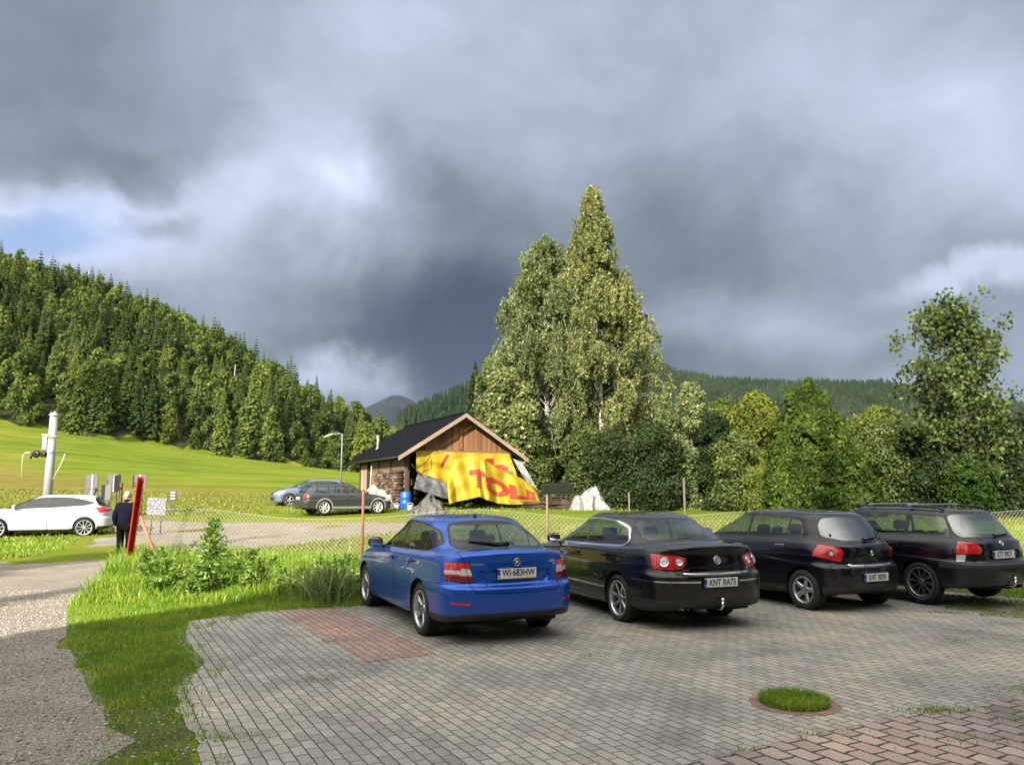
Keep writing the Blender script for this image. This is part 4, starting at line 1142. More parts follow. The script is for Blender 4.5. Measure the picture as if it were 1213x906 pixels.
def build_grey_estate(loc, h, z):
    r, cc = estate(loc, h, 'grey_estate_car', 'dark grey estate car with pale wheel-arch trim, parked beside the barn with the rocks', dict(
        s=(1.05, 1.06, .99), R=.33, axles=(-1.30, 1.46), splits=[(-.10, -.12, .06), (-1.04, -1.08, .06)], txl=((-2.08, .66), (-2.08, 1.0)),
        tail=[([(.52, .96), (.95, .96), (.95, .76), (.54, .76)], 'lamp_tail_red')], z=z, arch_trim='arch_moulding',
        paint=paint('grey_metallic', (.040, .042, .045), .4, .35), rim=dict(n=7, wi=.05, wo=.06, side=.085, hub=.06, dish=.02, mat=simple('silver_rim', (.55, .55, .55), .35, .4)),
        hm='paint', plate=(0, .765, 'KTA 28SW'), wiper=((0, 1.04), (-.40, 1.06)), rail=M['dark']))
    return r, cc
def build_crossover(loc, h, z):
    r, cc = hatch(loc, h, 'silver_crossover_car', 'silver blue crossover seen from its front corner behind the grey estate car', dict(
        s=(1.10, 1.04, 1.01), R=.335, axles=(-1.33, 1.36), splits=[(-.12, -.16, .06), (-1.0, -1.08, .03)],
        tail=[([(.52, .90), (.58, .955), (.88, 1.02), (.95, 1.0), (.93, .86), (.72, .82)], 'lamp_tail_red')], z=z,
        paint=paint('silver_blue_paint', (.13, .165, .24), .4, .35), rim=dict(n=5, wi=.06, wo=.05, side=.10, hub=.06, dish=.02),
        hm='paint', dlo=None))
    return r
# ------------------------------------------------------------------ camera, light, sky
PITCH = radians(7.94); CAMH = 1.8; FPX, CX0, CY0 = 910.0, 606.5, 453.0
def ray(u, v):
    a = (u-CX0)/FPX; b = -(v-CY0)/FPX
    return Vector((a, cos(PITCH)-b*sin(PITCH), sin(PITCH)+b*cos(PITCH)))
def G(u, v, z=0.0):
    r = ray(u, v); t = (z-CAMH)/r.z; return Vector((r.x*t, r.y*t, z))
def AT(u, v, Y):
    r = ray(u, v); t = Y/r.y; return Vector((r.x*t, Y, CAMH+r.z*t))

cd = bpy.data.cameras.new('camera'); cam_o = bpy.data.objects.new('camera', cd); COL.objects.link(cam_o)
cam_o.location = (0, 0, CAMH); cam_o.rotation_euler = (radians(90)+PITCH, 0, 0)
cd.sensor_width = 36.0; cd.lens = 36.0*FPX/1213.0; cd.clip_end = 30000; cd.clip_start = 0.1
SC.camera = cam_o

SUN_AZ = radians(21)      # shadows run this far to the right of straight ahead
SUN_EL = radians(25)
sd = Vector((sin(SUN_AZ)*cos(SUN_EL), cos(SUN_AZ)*cos(SUN_EL), -sin(SUN_EL)))   # travel direction of the light
sl = bpy.data.lights.new('sun', 'SUN'); sl.energy = 4.9; sl.angle = radians(0.6); sl.color = (1.0, .91, .76)
so = bpy.data.objects.new('sun', sl); COL.objects.link(so); so.rotation_euler = sd.to_track_quat('-Z', 'Y').to_euler()
so.location = (-40, -100, 60)

w = bpy.data.worlds.new('World'); SC.world = w; w.use_nodes = True; nt = w.node_tree
for n in list(nt.nodes): nt.nodes.remove(n)
out = nt.nodes.new('ShaderNodeOutputWorld')
sky = nt.nodes.new('ShaderNodeTexSky'); sky.sky_type = 'NISHITA'; sky.sun_disc = False
sky.sun_elevation = SUN_EL; sky.sun_rotation = radians(180)+SUN_AZ; sky.dust_density = 1.5
bgs = nd(nt, 'ShaderNodeBackground', Strength=0.05); L(nt, sky.outputs[0], bgs.inputs[0])
tc = nt.nodes.new('ShaderNodeTexCoord'); D = tc.outputs['Generated']
sp = nt.nodes.new('ShaderNodeSeparateXYZ'); L(nt, D, sp.inputs[0])
zc = math_n(nt, 'ADD', math_n(nt, 'MAXIMUM', sp.outputs['Z'], 0.0), 0.22)
cb = nt.nodes.new('ShaderNodeCombineXYZ')
L(nt, math_n(nt, 'DIVIDE', sp.outputs['X'], zc), cb.inputs[0]); L(nt, math_n(nt, 'DIVIDE', sp.outputs['Y'], zc), cb.inputs[1])
# warp the direction a little so that the placed cloud masses have ragged edges
wv = nt.nodes.new('ShaderNodeVectorMath'); wv.operation = 'MULTIPLY_ADD'
nw = noise_n(nt, 3.4, 8, 0.60, D, 0.2); sb = nt.nodes.new('ShaderNodeVectorMath'); sb.operation = 'SUBTRACT'; sb.inputs[1].default_value = (.5, .5, .5)
L(nt, nw.outputs['Color'], sb.inputs[0]); L(nt, sb.outputs[0], wv.inputs[0]); wv.inputs[1].default_value = (.26, .26, .26); L(nt, D, wv.inputs[2])
nrm = nt.nodes.new('ShaderNodeVectorMath'); nrm.operation = 'NORMALIZE'; L(nt, wv.outputs[0], nrm.inputs[0]); DW = nrm.outputs[0]; DW0 = D
n1 = noise_n(nt, 0.75, 8, 0.55, cb.outputs[0], 0.5); n2 = noise_n(nt, 2.0, 7, 0.50, cb.outputs[0], 0.25)
n3 = noise_n(nt, 4.0, 8, 0.58, D, 0.4)
def blob(u, v, rad_px, amp, squash=None):
    """soft mass of brighter or darker cloud in the direction of photo position (u, v)"""
    c = ray(u, v).normalized()
    s = nt.nodes.new('ShaderNodeVectorMath'); s.operation = 'SUBTRACT'; L(nt, DW, s.inputs[0]); s.inputs[1].default_value = c
    m = nt.nodes.new('ShaderNodeVectorMath'); m.operation = 'MULTIPLY'; L(nt, s.outputs[0], m.inputs[0])
    m.inputs[1].default_value = (1, 1, squash or 1)
    ln = nt.nodes.new('ShaderNodeVectorMath'); ln.operation = 'LENGTH'; L(nt, m.outputs[0], ln.inputs[0])
    mr = nt.nodes.new('ShaderNodeMapRange'); mr.interpolation_type = 'SMOOTHSTEP'
    mr.inputs['From Min'].default_value = rad_px/FPX; mr.inputs['From Max'].default_value = rad_px/FPX*0.12
    mr.inputs['To Max'].default_value = amp; L(nt, ln.outputs['Value'], mr.inputs['Value'])
    return mr.outputs[0]
val = math_n(nt, 'MULTIPLY', math_n(nt, 'SUBTRACT', n1.outputs[0], 0.5), 0.34)
val = math_n(nt, 'ADD', val, math_n(nt, 'MULTIPLY', math_n(nt, 'SUBTRACT', n2.outputs[0], 0.5), 0.26))
val = math_n(nt, 'ADD', val, math_n(nt, 'MULTIPLY', math_n(nt, 'SUBTRACT', n3.outputs[0], 0.5), 0.30))
n6 = noise_n(nt, 6.5, 10, 0.62, DW0, 0.6)
bil = math_n(nt, 'ABSOLUTE', math_n(nt, 'SUBTRACT', n6.outputs[0], 0.5))
val = math_n(nt, 'ADD', val, math_n(nt, 'MULTIPLY', math_n(nt, 'SUBTRACT', bil, 0.07), -.22))
val = math_n(nt, 'ADD', val, 0.50)
for b in ((335, 210, 150, .16, 1.3), (430, 275, 130, .20, 1.5), (230, 235, 120, .16, 2.0), (100, 150, 140, .06), (60, 245, 140, .24, 1.6), (130, 270, 150, .22, 2), (800, 30, 260, .12), (1090, 90, 260, .10), (1180, 330, 130, .30, 4), (1190, 180, 120, .16),
          (900, 400, 180, .16, 2.2), (425, 445, 110, .36, 2.6), (395, 235, 70, .08, 1.6), (560, 70, 240, .16), (330, 60, 260, .12), (1000, 250, 260, .06), (240, 330, 140, .08, 2),
          (520, 340, 240, -.26, 1.3), (880, 290, 260, -.20, 1.6), (640, 190, 200, -.06), (540, 400, 200, -.30, 1.6), (880, 452, 300, -.20, 5), (600, 440, 400, -.08, 3), (60, 110, 260, -.06, 1.5), (180, 60, 200, -.06), (60, 265, 60, -.24, 2), (190, 262, 50, -.2, 2),
          (620, 240, 120, -.08, 2), (150, 190, 120, -.12, 2.5)):
    val = math_n(nt, 'ADD', val, blob(*b))
cr = ramp(nt, val, [(0.0, (.026, .037, .062)), (.20, (.048, .064, .088)), (.38, (.088, .108, .132)), (.58, (.150, .176, .220)), (.80, (.25, .278, .36)), (1.0, (.40, .42, .50))])
# sky brightness added overhead and behind, out of view, to light the shaded yard
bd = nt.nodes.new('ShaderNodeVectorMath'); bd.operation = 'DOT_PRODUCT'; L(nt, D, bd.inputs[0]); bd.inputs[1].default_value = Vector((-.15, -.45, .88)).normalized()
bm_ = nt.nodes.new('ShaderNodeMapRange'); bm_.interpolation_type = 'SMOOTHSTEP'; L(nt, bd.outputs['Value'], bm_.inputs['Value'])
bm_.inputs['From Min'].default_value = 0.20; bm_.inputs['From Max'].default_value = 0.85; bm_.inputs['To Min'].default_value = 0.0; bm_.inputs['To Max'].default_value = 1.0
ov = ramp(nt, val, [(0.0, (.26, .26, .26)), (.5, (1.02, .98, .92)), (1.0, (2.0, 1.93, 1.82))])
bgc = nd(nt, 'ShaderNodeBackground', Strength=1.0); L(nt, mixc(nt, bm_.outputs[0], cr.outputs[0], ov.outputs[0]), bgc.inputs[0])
# openings of blue sky low on the left
bl = math_n(nt, 'ADD', blob(95, 262, 75, .8, 1.6), blob(20, 275, 60, .6, 1.6), True)
blm = math_n(nt, 'MULTIPLY', bl, math_n(nt, 'GREATER_THAN', sp.outputs['Z'], 0.0), True)
hole = nd(nt, 'ShaderNodeBackground', Strength=1.0); hole.inputs[0].default_value = (.17, .25, .42, 1)
a1 = nt.nodes.new('ShaderNodeMixShader'); a1.inputs[0].default_value = 0.35; L(nt, hole.outputs[0], a1.inputs[1]); L(nt, bgs.outputs[0], a1.inputs[2])
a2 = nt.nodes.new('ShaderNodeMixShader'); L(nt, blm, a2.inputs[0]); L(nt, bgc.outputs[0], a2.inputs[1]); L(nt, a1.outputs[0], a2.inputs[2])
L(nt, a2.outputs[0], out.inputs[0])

SC.view_settings.view_transform = 'Standard'; SC.view_settings.look = 'None'; SC.view_settings.gamma = 1
SC.view_settings.exposure = 1.30; SC.view_settings.use_curve_mapping = False
SC.cycles.max_bounces = 6; SC.cycles.diffuse_bounces = 3; SC.cycles.glossy_bounces = 3; SC.cycles.transparent_max_bounces = 16
SC.cycles.transmission_bounces = 4; SC.cycles.caustics_reflective = False; SC.cycles.caustics_refractive = False

# ------------------------------------------------------------------ terrain
def sstep(a, b, x):
    t = min(1, max(0, (x-a)/(b-a))); return t*t*(3-2*t)
EDGE = [(-400, 120), (-160, 152), (-113, 170), (-85, 190), (-67, 200), (-40, 218), (-20, 235), (60, 260)]
RIDGE = [(-420, 135), (-280, 102), (-165, 69), (-111, 49), (-75, 26), (-44, 11), (-15, 4), (0, 3), (400, 3)]
def edge_y(x): return lerp_list(EDGE, x)
A_PROF = [(0, 0), (18, 0), (21, .04), (27, .17), (39, .66), (45, 1.02), (60, 1.6), (110, 2.0), (400, 3)]
def meadow(x, y):
    a = smooth_list(A_PROF, y) if y > 0 else 0
    f = sstep(30, 130, y); q = min(260.0, max(0.0, -x-4))
    return a + f*(q*.0913 + q*q*.000343)*(min(1.0, y/170.0) if y > 0 else 0)
def gz(x, y):
    z = meadow(x, y)
    e = edge_y(x)
    if y > e:
        z0 = meadow(x, e)
        up = z0 + .43*(y-e); cap = lerp_list(RIDGE, x*1.0) + z0*.15
        k = 12.0
        m = min(up, cap) - max(0, k-abs(up-cap))**2/(4*k)
        z = max(z0, m)
    return z
# ------------------------------------------------------------------ ground materials
def ground_mat(name, layers, bump=(0.4, 30, .03), rough=0.95, transl=False):
    m, nt, out = new_mat(name); p = nd(nt, 'ShaderNodeBsdfPrincipled'); p.inputs['Roughness'].default_value = rough; p.inputs['Specular IOR Level'].default_value = .15
    tc = nt.nodes.new('ShaderNodeTexCoord'); col = None
    for (sc, stops, det) in layers:
        n = noise_n(nt, sc, det, .62, tc.outputs['Object']); r = ramp(nt, n.outputs[0], stops)
        if col is None: col = r.outputs[0]
        else: col = mixc(nt, 1.0, col, r.outputs[0], 'MULTIPLY')
    L(nt, col, p.inputs['Base Color'])
    n = noise_n(nt, bump[1], 6, .7, tc.outputs['Object']); b = nd(nt, 'ShaderNodeBump', Strength=bump[0], Distance=bump[2]); L(nt, n.outputs[0], b.inputs['Height']); L(nt, b.outputs[0], p.inputs['Normal'])
    L(nt, p.outputs[0], out.inputs[0]); return m

# meadow: green with mown golden stretches on the left slope
m, nt, out = new_mat('meadow_grass'); p = nd(nt, 'ShaderNodeBsdfPrincipled'); p.inputs['Roughness'].default_value = 1.0; p.inputs['Specular IOR Level'].default_value = .1
tc = nt.nodes.new('ShaderNodeTexCoord'); O = tc.outputs['Object']
mp = nt.nodes.new('ShaderNodeMapping'); mp.inputs['Scale'].default_value = (.35, 1.0, 1.0); mp.inputs['Rotation'].default_value = (0, 0, .35); L(nt, O, mp.inputs[0])
na = noise_n(nt, .12, 6, .6, mp.outputs[0]); nb = noise_n(nt, 1.6, 6, .65, mp.outputs[0]); ncc = noise_n(nt, 14, 5, .7, O)
g1 = ramp(nt, na.outputs[0], [(.35, (.092, .145, .009)), (.5, (.130, .180, .011)), (.66, (.190, .200, .024))])
gold = ramp(nt, nb.outputs[0], [(.3, (.150, .135, .024)), (.7, (.215, .172, .045))])
sx = nt.nodes.new('ShaderNodeSeparateXYZ'); L(nt, O, sx.inputs[0])
# golden area: left of the line through the ski-lift pole
ln = math_n(nt, 'ADD', math_n(nt, 'MULTIPLY', sx.outputs['X'], -.045), math_n(nt, 'MULTIPLY', sx.outputs['Y'], -.050))
ln = math_n(nt, 'ADD', ln, math_n(nt, 'MULTIPLY', na.outputs[0], 2.2))
gm = nt.nodes.new('ShaderNodeMapRange'); gm.inputs['From Min'].default_value = -1.35; gm.inputs['From Max'].default_value = -.5; gm.inputs['To Max'].default_value = .9; L(nt, ln, gm.inputs['Value'])
farm = nt.nodes.new('ShaderNodeMapRange'); farm.inputs['From Min'].default_value = 40; farm.inputs['From Max'].default_value = 52; L(nt, sx.outputs['Y'], farm.inputs['Value'])
gmf = math_n(nt, 'MULTIPLY', gm.outputs[0], farm.outputs[0])
col = mixc(nt, gmf, g1.outputs[0], gold.outputs[0])
# patches of hay colour everywhere and close-mown stripes
hp = nt.nodes.new('ShaderNodeMapRange'); hp.inputs['From Min'].default_value = .56; hp.inputs['From Max'].default_value = .74; L(nt, nb.outputs[0], hp.inputs['Value'])
col = mixc(nt, math_n(nt, 'MULTIPLY', hp.outputs[0], .55), col, (.19, .165, .04))
fr = ramp(nt, ncc.outputs[0], [(.3, (.62, .62, .62)), (.7, (1.2, 1.2, 1.2))]); col = mixc(nt, 1.0, col, fr.outputs[0], 'MULTIPLY')
nm = noise_n(nt, .45, 8, .72, mp.outputs[0]); fr = ramp(nt, nm.outputs[0], [(.3, (.55, .64, .58)), (.5, (1, 1, 1)), (.7, (1.30, 1.16, 1.3))]); col = mixc(nt, 1.0, col, fr.outputs[0], 'MULTIPLY')
L(nt, col, p.inputs['Base Color'])
bp = nd(nt, 'ShaderNodeBump', Strength=.55, Distance=.12); L(nt, ncc.outputs[0], bp.inputs['Height']); L(nt, bp.outputs[0], p.inputs['Normal'])
L(nt, p.outputs[0], out.inputs[0]); M['meadow'] = m

M['soil'] = ground_mat('verge_soil', [(3, [(.3, (.055, .058, .02)), (.7, (.09, .12, .025))], 5), (40, [(.3, (.6, .6, .6)), (.7, (1.2, 1.2, 1.2))], 4)])

def gravel_mat(name, c0, c1, c2, sc=38, tuft=.0):
    m, nt, out = new_mat(name); p = nd(nt, 'ShaderNodeBsdfPrincipled'); p.inputs['Roughness'].default_value = .92; p.inputs['Specular IOR Level'].default_value = .25
    tc = nt.nodes.new('ShaderNodeTexCoord'); O = tc.outputs['Object']
    v = nt.nodes.new('ShaderNodeTexVoronoi'); v.inputs['Scale'].default_value = sc; v.inputs['Randomness'].default_value = 1; L(nt, O, v.inputs['Vector'])
    v2 = nt.nodes.new('ShaderNodeTexVoronoi'); v2.inputs['Scale'].default_value = sc*.45; L(nt, O, v2.inputs['Vector'])
    sv = nt.nodes.new('ShaderNodeSeparateColor'); L(nt, v.outputs['Color'], sv.inputs[0])
    r = ramp(nt, sv.outputs[0], [(0, c0), (.5, c1), (1, c2)])
    n = noise_n(nt, .9, 6, .6, O); r2 = ramp(nt, n.outputs[0], [(.3, (.78, .77, .74)), (.7, (1.12, 1.12, 1.12))])
    col = mixc(nt, 1.0, r.outputs[0], r2.outputs[0], 'MULTIPLY')
    # fines between the stones
    e = nt.nodes.new('ShaderNodeMapRange'); e.inputs['From Min'].default_value = .55; e.inputs['From Max'].default_value = .9; L(nt, math_n(nt, 'MULTIPLY', v.outputs['Distance'], 1.0), e.inputs['Value'])
    col = mixc(nt, math_n(nt, 'MULTIPLY', e.outputs[0], .6), col, tuple(x*.45 for x in c0))
    n4 = noise_n(nt, 2.2, 6, .7, O); wet = nt.nodes.new('ShaderNodeMapRange'); wet.inputs['From Min'].default_value = .60; wet.inputs['From Max'].default_value = .72; L(nt, n4.outputs[0], wet.inputs['Value'])
    col = mixc(nt, math_n(nt, 'MULTIPLY', wet.outputs[0], .45), col, (.12, .11, .05))
    L(nt, col, p.inputs['Base Color'])
    h = math_n(nt, 'ADD', math_n(nt, 'MULTIPLY', v.outputs['Distance'], -1.0), math_n(nt, 'MULTIPLY', v2.outputs['Distance'], -.8))
    b = nd(nt, 'ShaderNodeBump', Strength=.9, Distance=.02); L(nt, h, b.inputs['Height']); L(nt, b.outputs[0], p.inputs['Normal'])
    L(nt, p.outputs[0], out.inputs[0]); return m
M['gravel'] = gravel_mat('gravel', (.17, .15, .125), (.29, .26, .215), (.46, .42, .36), 85)
M['road'] = gravel_mat('road_gravel', (.26, .24, .21), (.36, .33, .29), (.46, .43, .38), 25)

# block paving, laid in courses parallel with the parked cars
ROW = Vector((.478, -.878)); ROWA = atan2(ROW.y, ROW.x)
def paving_mat(name, tones, bw, bh, rot, off=.5, mortar=.012, red=None, wobble=.0, mort=(.038, .037, .030)):
    m, nt, out = new_mat(name); p = nd(nt, 'ShaderNodeBsdfPrincipled'); p.inputs['Specular IOR Level'].default_value = .3
    tc = nt.nodes.new('ShaderNodeTexCoord'); O = tc.outputs['Object']
    nz = noise_n(nt, 2.5 if not wobble else 9.0, 3, .5, O); s = nt.nodes.new('ShaderNodeVectorMath'); s.operation = 'MULTIPLY_ADD'
    sb = nt.nodes.new('ShaderNodeVectorMath'); sb.operation = 'SUBTRACT'; sb.inputs[1].default_value = (.5, .5, .5); L(nt, nz.outputs['Color'], sb.inputs[0])
    L(nt, sb.outputs[0], s.inputs[0]); a = .018+wobble; s.inputs[1].default_value = (a, a, 0); L(nt, O, s.inputs[2])
    mp = nt.nodes.new('ShaderNodeMapping'); mp.inputs['Rotation'].default_value = (0, 0, -rot); L(nt, s.outputs[0], mp.inputs[0])
    b = nt.nodes.new('ShaderNodeTexBrick'); b.offset = off; b.inputs['Scale'].default_value = 1.0; b.inputs['Brick Width'].default_value = bw; b.inputs['Row Height'].default_value = bh
    b.inputs['Mortar Size'].default_value = mortar; b.inputs['Mortar Smooth'].default_value = .35; b.inputs['Bias'].default_value = 0
    b.inputs['Color1'].default_value = (0, 0, 0, 1); b.inputs['Color2'].default_value = (1, 1, 1, 1); b.inputs['Mortar'].default_value = (.5, .5, .5, 1)
    L(nt, mp.outputs[0], b.inputs['Vector'])
    rc = ramp(nt, b.outputs['Color'], [(0, tones[0]), (.5, tones[1]), (1, tones[2])])
    col = rc.outputs[0]
    n1 = noise_n(nt, .55, 6, .62, O); r1 = ramp(nt, n1.outputs[0], [(.32, (.60, .61, .62)), (.5, (1, 1, 1)), (.68, (1.35, 1.25, 1.06))])
    col = mixc(nt, 1.0, col, r1.outputs[0], 'MULTIPLY')
    n2 = noise_n(nt, 70, 5, .75, O); r2 = ramp(nt, n2.outputs[0], [(.3, (.62, .62, .62)), (.7, (1.35, 1.34, 1.3))]); col = mixc(nt, 1.0, col, r2.outputs[0], 'MULTIPLY')
    n5 = noise_n(nt, 1.3, 5, .6, O); r5 = nt.nodes.new('ShaderNodeMapRange'); r5.inputs['From Min'].default_value = .58; r5.inputs['From Max'].default_value = .75; L(nt, n5.outputs[0], r5.inputs['Value'])
    col = mixc(nt, math_n(nt, 'MULTIPLY', r5.outputs[0], .40), col, (.30, .17, .14))
    mort2 = noise_n(nt, 6, 4, .6, O); mc = ramp(nt, mort2.outputs[0], [(.4, mort), (.6, (mort[0]*1.3, mort[1]*1.5, mort[2]*1.1))])
    col = mixc(nt, b.outputs['Fac'], col, mc.outputs[0])
    L(nt, col, p.inputs['Base Color'])
    rr = ramp(nt, n1.outputs[0], [(.3, (.62, .62, .62)), (.7, (.85, .85, .85))]); L(nt, rr.outputs[0], p.inputs['Roughness'])
    hh = math_n(nt, 'ADD', math_n(nt, 'MULTIPLY', b.outputs['Fac'], -1.0), math_n(nt, 'MULTIPLY', n2.outputs[0], .22)); hh = math_n(nt, 'ADD', hh, math_n(nt, 'MULTIPLY', b.outputs['Color'], .25))
    bn = nd(nt, 'ShaderNodeBump', Strength=.9, Distance=.010); L(nt, hh, bn.inputs['Height']); L(nt, bn.outputs[0], p.inputs['Normal'])
    L(nt, p.outputs[0], out.inputs[0]); return m
M['paving'] = paving_mat('grey_block_paving', ((.225, .215, .198), (.268, .256, .234), (.312, .296, .266)), .195, .096, ROWA, mortar=.0055)
M['paving_red'] = paving_mat('red_block_paving', ((.235, .165, .142), (.275, .188, .164), (.30, .215, .19)), .195, .096, ROWA, mortar=.0055)
M['paving_pink'] = paving_mat('pink_block_paving', ((.225, .175, .160), (.27, .215, .20), (.32, .26, .24)), .22, .165, radians(-62), mortar=.012, wobble=.03)

# ------------------------------------------------------------------ sheets of ground
def ragged(pts, amp, step, seed):
    out = []; n = len(pts)
    for i in range(n):
        a = Vector(pts[i]); b = Vector(pts[(i+1) % n]); k = max(1, int((b-a).length/step))
        d = (b-a).normalized(); nn = Vector((-d.y, d.x))
        for j in range(k):
            q = a + (b-a)*j/k
            am = amp(q) if callable(amp) else amp
            q = q + nn*am*(noise.noise(Vector((q.x*2.1, q.y*2.1, seed)))*1.2 + noise.noise(Vector((q.x*7, q.y*7, seed)))*.6)
            out.append(q)
    return out

KS = 1.8/1.7   # layout was measured for a lens 1.7 m up
def sheet(name, poly, mat, dz, kind='structure', grid=1.0, zf=gz):
    poly = [(p[0]*KS, p[1]*KS) for p in poly]
    poly = [Vector((p[0], p[1])) for p in poly]; n = len(poly)
    x0 = min(p.x for p in poly); x1 = max(p.x for p in poly); y0 = min(p.y for p in poly); y1 = max(p.y for p in poly)
    pts = list(poly); pl = [(p.x, p.y) for p in poly]
    x = x0+grid/2
    while x < x1:
        y = y0+grid/2
        while y < y1:
            if in_poly((x, y), pl) and min((Vector((x, y))-p).length for p in poly) > grid*.25: pts.append(Vector((x, y)))
            y += grid
        x += grid
    r = delaunay_2d_cdt(pts, [(i, (i+1) % n) for i in range(n)], [], 0, 1e-5)
    vs = r[0]; fs = [f for f in r[2] if in_poly(tuple(sum((vs[i] for i in f), Vector((0, 0)))/len(f)), pl)]
    V = [(v.x, v.y, zf(v.x, v.y)+dz) for v in vs]
    me = bpy.data.meshes.new(name); me.from_pydata(V, [], [tuple(f) for f in fs]); me.materials.append(mat); me.update()
    if me.polygons and me.polygons[0].normal.z < 0: me.flip_normals()
    for q in me.polygons: q.use_smooth = True
    o = link(name, me); o['kind'] = kind; return o

# big terrain grid, graded spacing
ys = [-60, -30, -15, -8, -4, 0]; y = 0
while y < 700: y += 1.2 if y < 60 else (4 if y < 320 else 12); ys.append(y)
ys += [900, 1400, 2500, 5000, 12000]
xs = []; x = 0
while x < 480: xs.append(x); x += 1.5 if x < 30 else (4 if x < 220 else 12)
xs = sorted(set([-v for v in xs] + xs + [-9000, -3000, -1200, -700, 700, 1200, 3000, 9000]))
V = [(x, y, gz(x, y) + (0.03*noise.noise(Vector((x*.3, y*.3, 0))) if y > 18 else 0) + (.35*noise.noise(Vector((x*.05, y*.05, 3))) if y > 60 else 0)) for y in ys for x in xs]
nx = len(xs); F = [(j*nx+i, j*nx+i+1, (j+1)*nx+i+1, (j+1)*nx+i) for j in range(len(ys)-1) for i in range(nx-1)]
M['forest_floor'] = ground_mat('forest_floor', [(.4, [(.3, (.018, .020, .010)), (.7, (.045, .050, .020))], 6)])
MI = [1 if (lambda c: c[1] > edge_y(c[0])+2.5 and c[0] < 20)((V[f[0]][0]*.5+V[f[2]][0]*.5, V[f[0]][1]*.5+V[f[2]][1]*.5)) else 0 for f in F]
ground = from_np('ground', V, F, [M['meadow'], M['forest_floor']], smooth=True, midx=MI); ground['kind'] = 'structure'
del V, F

pave = [(-2.0, 1.0), (-1.96, 5.09), (-2.4, 5.91), (-2.91, 6.97), (-3.15, 7.93), (-3.80, 9.0), (-4.30, 10.3), (-3.5, 11.3), (-2.41, 11.66), (-1.0, 12.9), (1.0, 14.6), (4.0, 15.2), (6.2, 14.6), (8.5, 12.0), (9.6, 10.8), (12, 8), (12, 1.0)]
sheet('paved_yard', ragged(pave, lambda q: .09 if (q.x < 0 or q.y > 10) else 0, .12, 2.0), M['paving'], .008)
redp = [(-3.30, 11.25), (-2.35, 11.55), (-1.02, 8.95), (-.98, 8.45), (-1.45, 7.95)]
redp = [(-3.35, 11.20), (-2.50, 11.45), (-.78, 8.32), (-1.44, 7.93)]
sheet('red_paving_patch', ragged(redp, .05, .105, 3.0), M['paving_red'], .012)
pink = [(-.2, 4.3), (.3, 4.75), (1.13, 5.1), (2.09, 5.62), (2.76, 6.01), (4.23, 6.65), (7, 7.9), (12, 10.0), (12, 2), (-.2, 2)]
sheet('pink_paving', ragged(pink, .025, .18, 5.0), M['paving_pink'], .012)
path = [(-30, 1), (-2.3, 1), (-2.46, 5.09), (-2.93, 5.87), (-3.34, 6.54), (-4.97, 8.99), (-6.3, 11.5), (-7.2, 13.4), (-8.6, 17.0), (-8.3, 19.0), (-7.8, 21.2), (-4.9, 25.5), (-2.6, 27.0), (-1.2, 29), (-2.0, 30.5), (-5, 31.5), (-8, 31.6), (-12, 31.5), (-16, 33), (-14.5, 28), (-11.6, 21.3), (-11.5, 19.2), (-12.2, 18.1), (-16, 16.5), (-30, 14)]
sheet('gravel_path', ragged(path, .22, .35, 9.0), M['gravel'], .006, zf=gz)

# ------------------------------------------------------------------ grass blades
def grass_mat(name, stops, tr=.35, bright=1.0):
    m, nt, out = new_mat(name)
    g = nt.nodes.new('ShaderNodeNewGeometry'); r = ramp(nt, g.outputs['Random Per Island'], stops)
    tc = nt.nodes.new('ShaderNodeTexCoord'); n = noise_n(nt, 1.3, 5, .65, tc.outputs['Object']); r2 = ramp(nt, n.outputs[0], [(.32, (.55, .68, .62)), (.5, (1, 1, 1)), (.68, (1.38, 1.20, 1.2))])
    c = mixc(nt, 1.0, r.outputs[0], r2.outputs[0], 'MULTIPLY')
    d = nd(nt, 'ShaderNodeBsdfDiffuse'); t = nd(nt, 'ShaderNodeBsdfTranslucent'); L(nt, c, d.inputs[0]); L(nt, c, t.inputs[0])
    gl = nd(nt, 'ShaderNodeBsdfGlossy', Roughness=.45, Color=(.9, .9, .85, 1))
    mx = nt.nodes.new('ShaderNodeMixShader'); mx.inputs[0].default_value = tr; L(nt, d.outputs[0], mx.inputs[1]); L(nt, t.outputs[0], mx.inputs[2])
    m2 = nt.nodes.new('ShaderNodeMixShader'); m2.inputs[0].default_value = .035; L(nt, mx.outputs[0], m2.inputs[1]); L(nt, gl.outputs[0], m2.inputs[2])
    L(nt, m2.outputs[0], out.inputs[0]); return m
M['grass'] = grass_mat('grass_blades', [(0, (.10, .20, .012)), (.5, (.185, .33, .018)), (.9, (.29, .41, .03)), (1, (.38, .37, .09))])
M['grass_dry'] = grass_mat('dry_grass_blades', [(0, (.11, .17, .015)), (.5, (.165, .22, .022)), (1, (.27, .25, .06))])
M['weed'] = grass_mat('weed_leaves', [(0, (.07, .14, .018)), (.5, (.14, .24, .026)), (1, (.23, .33, .05))])

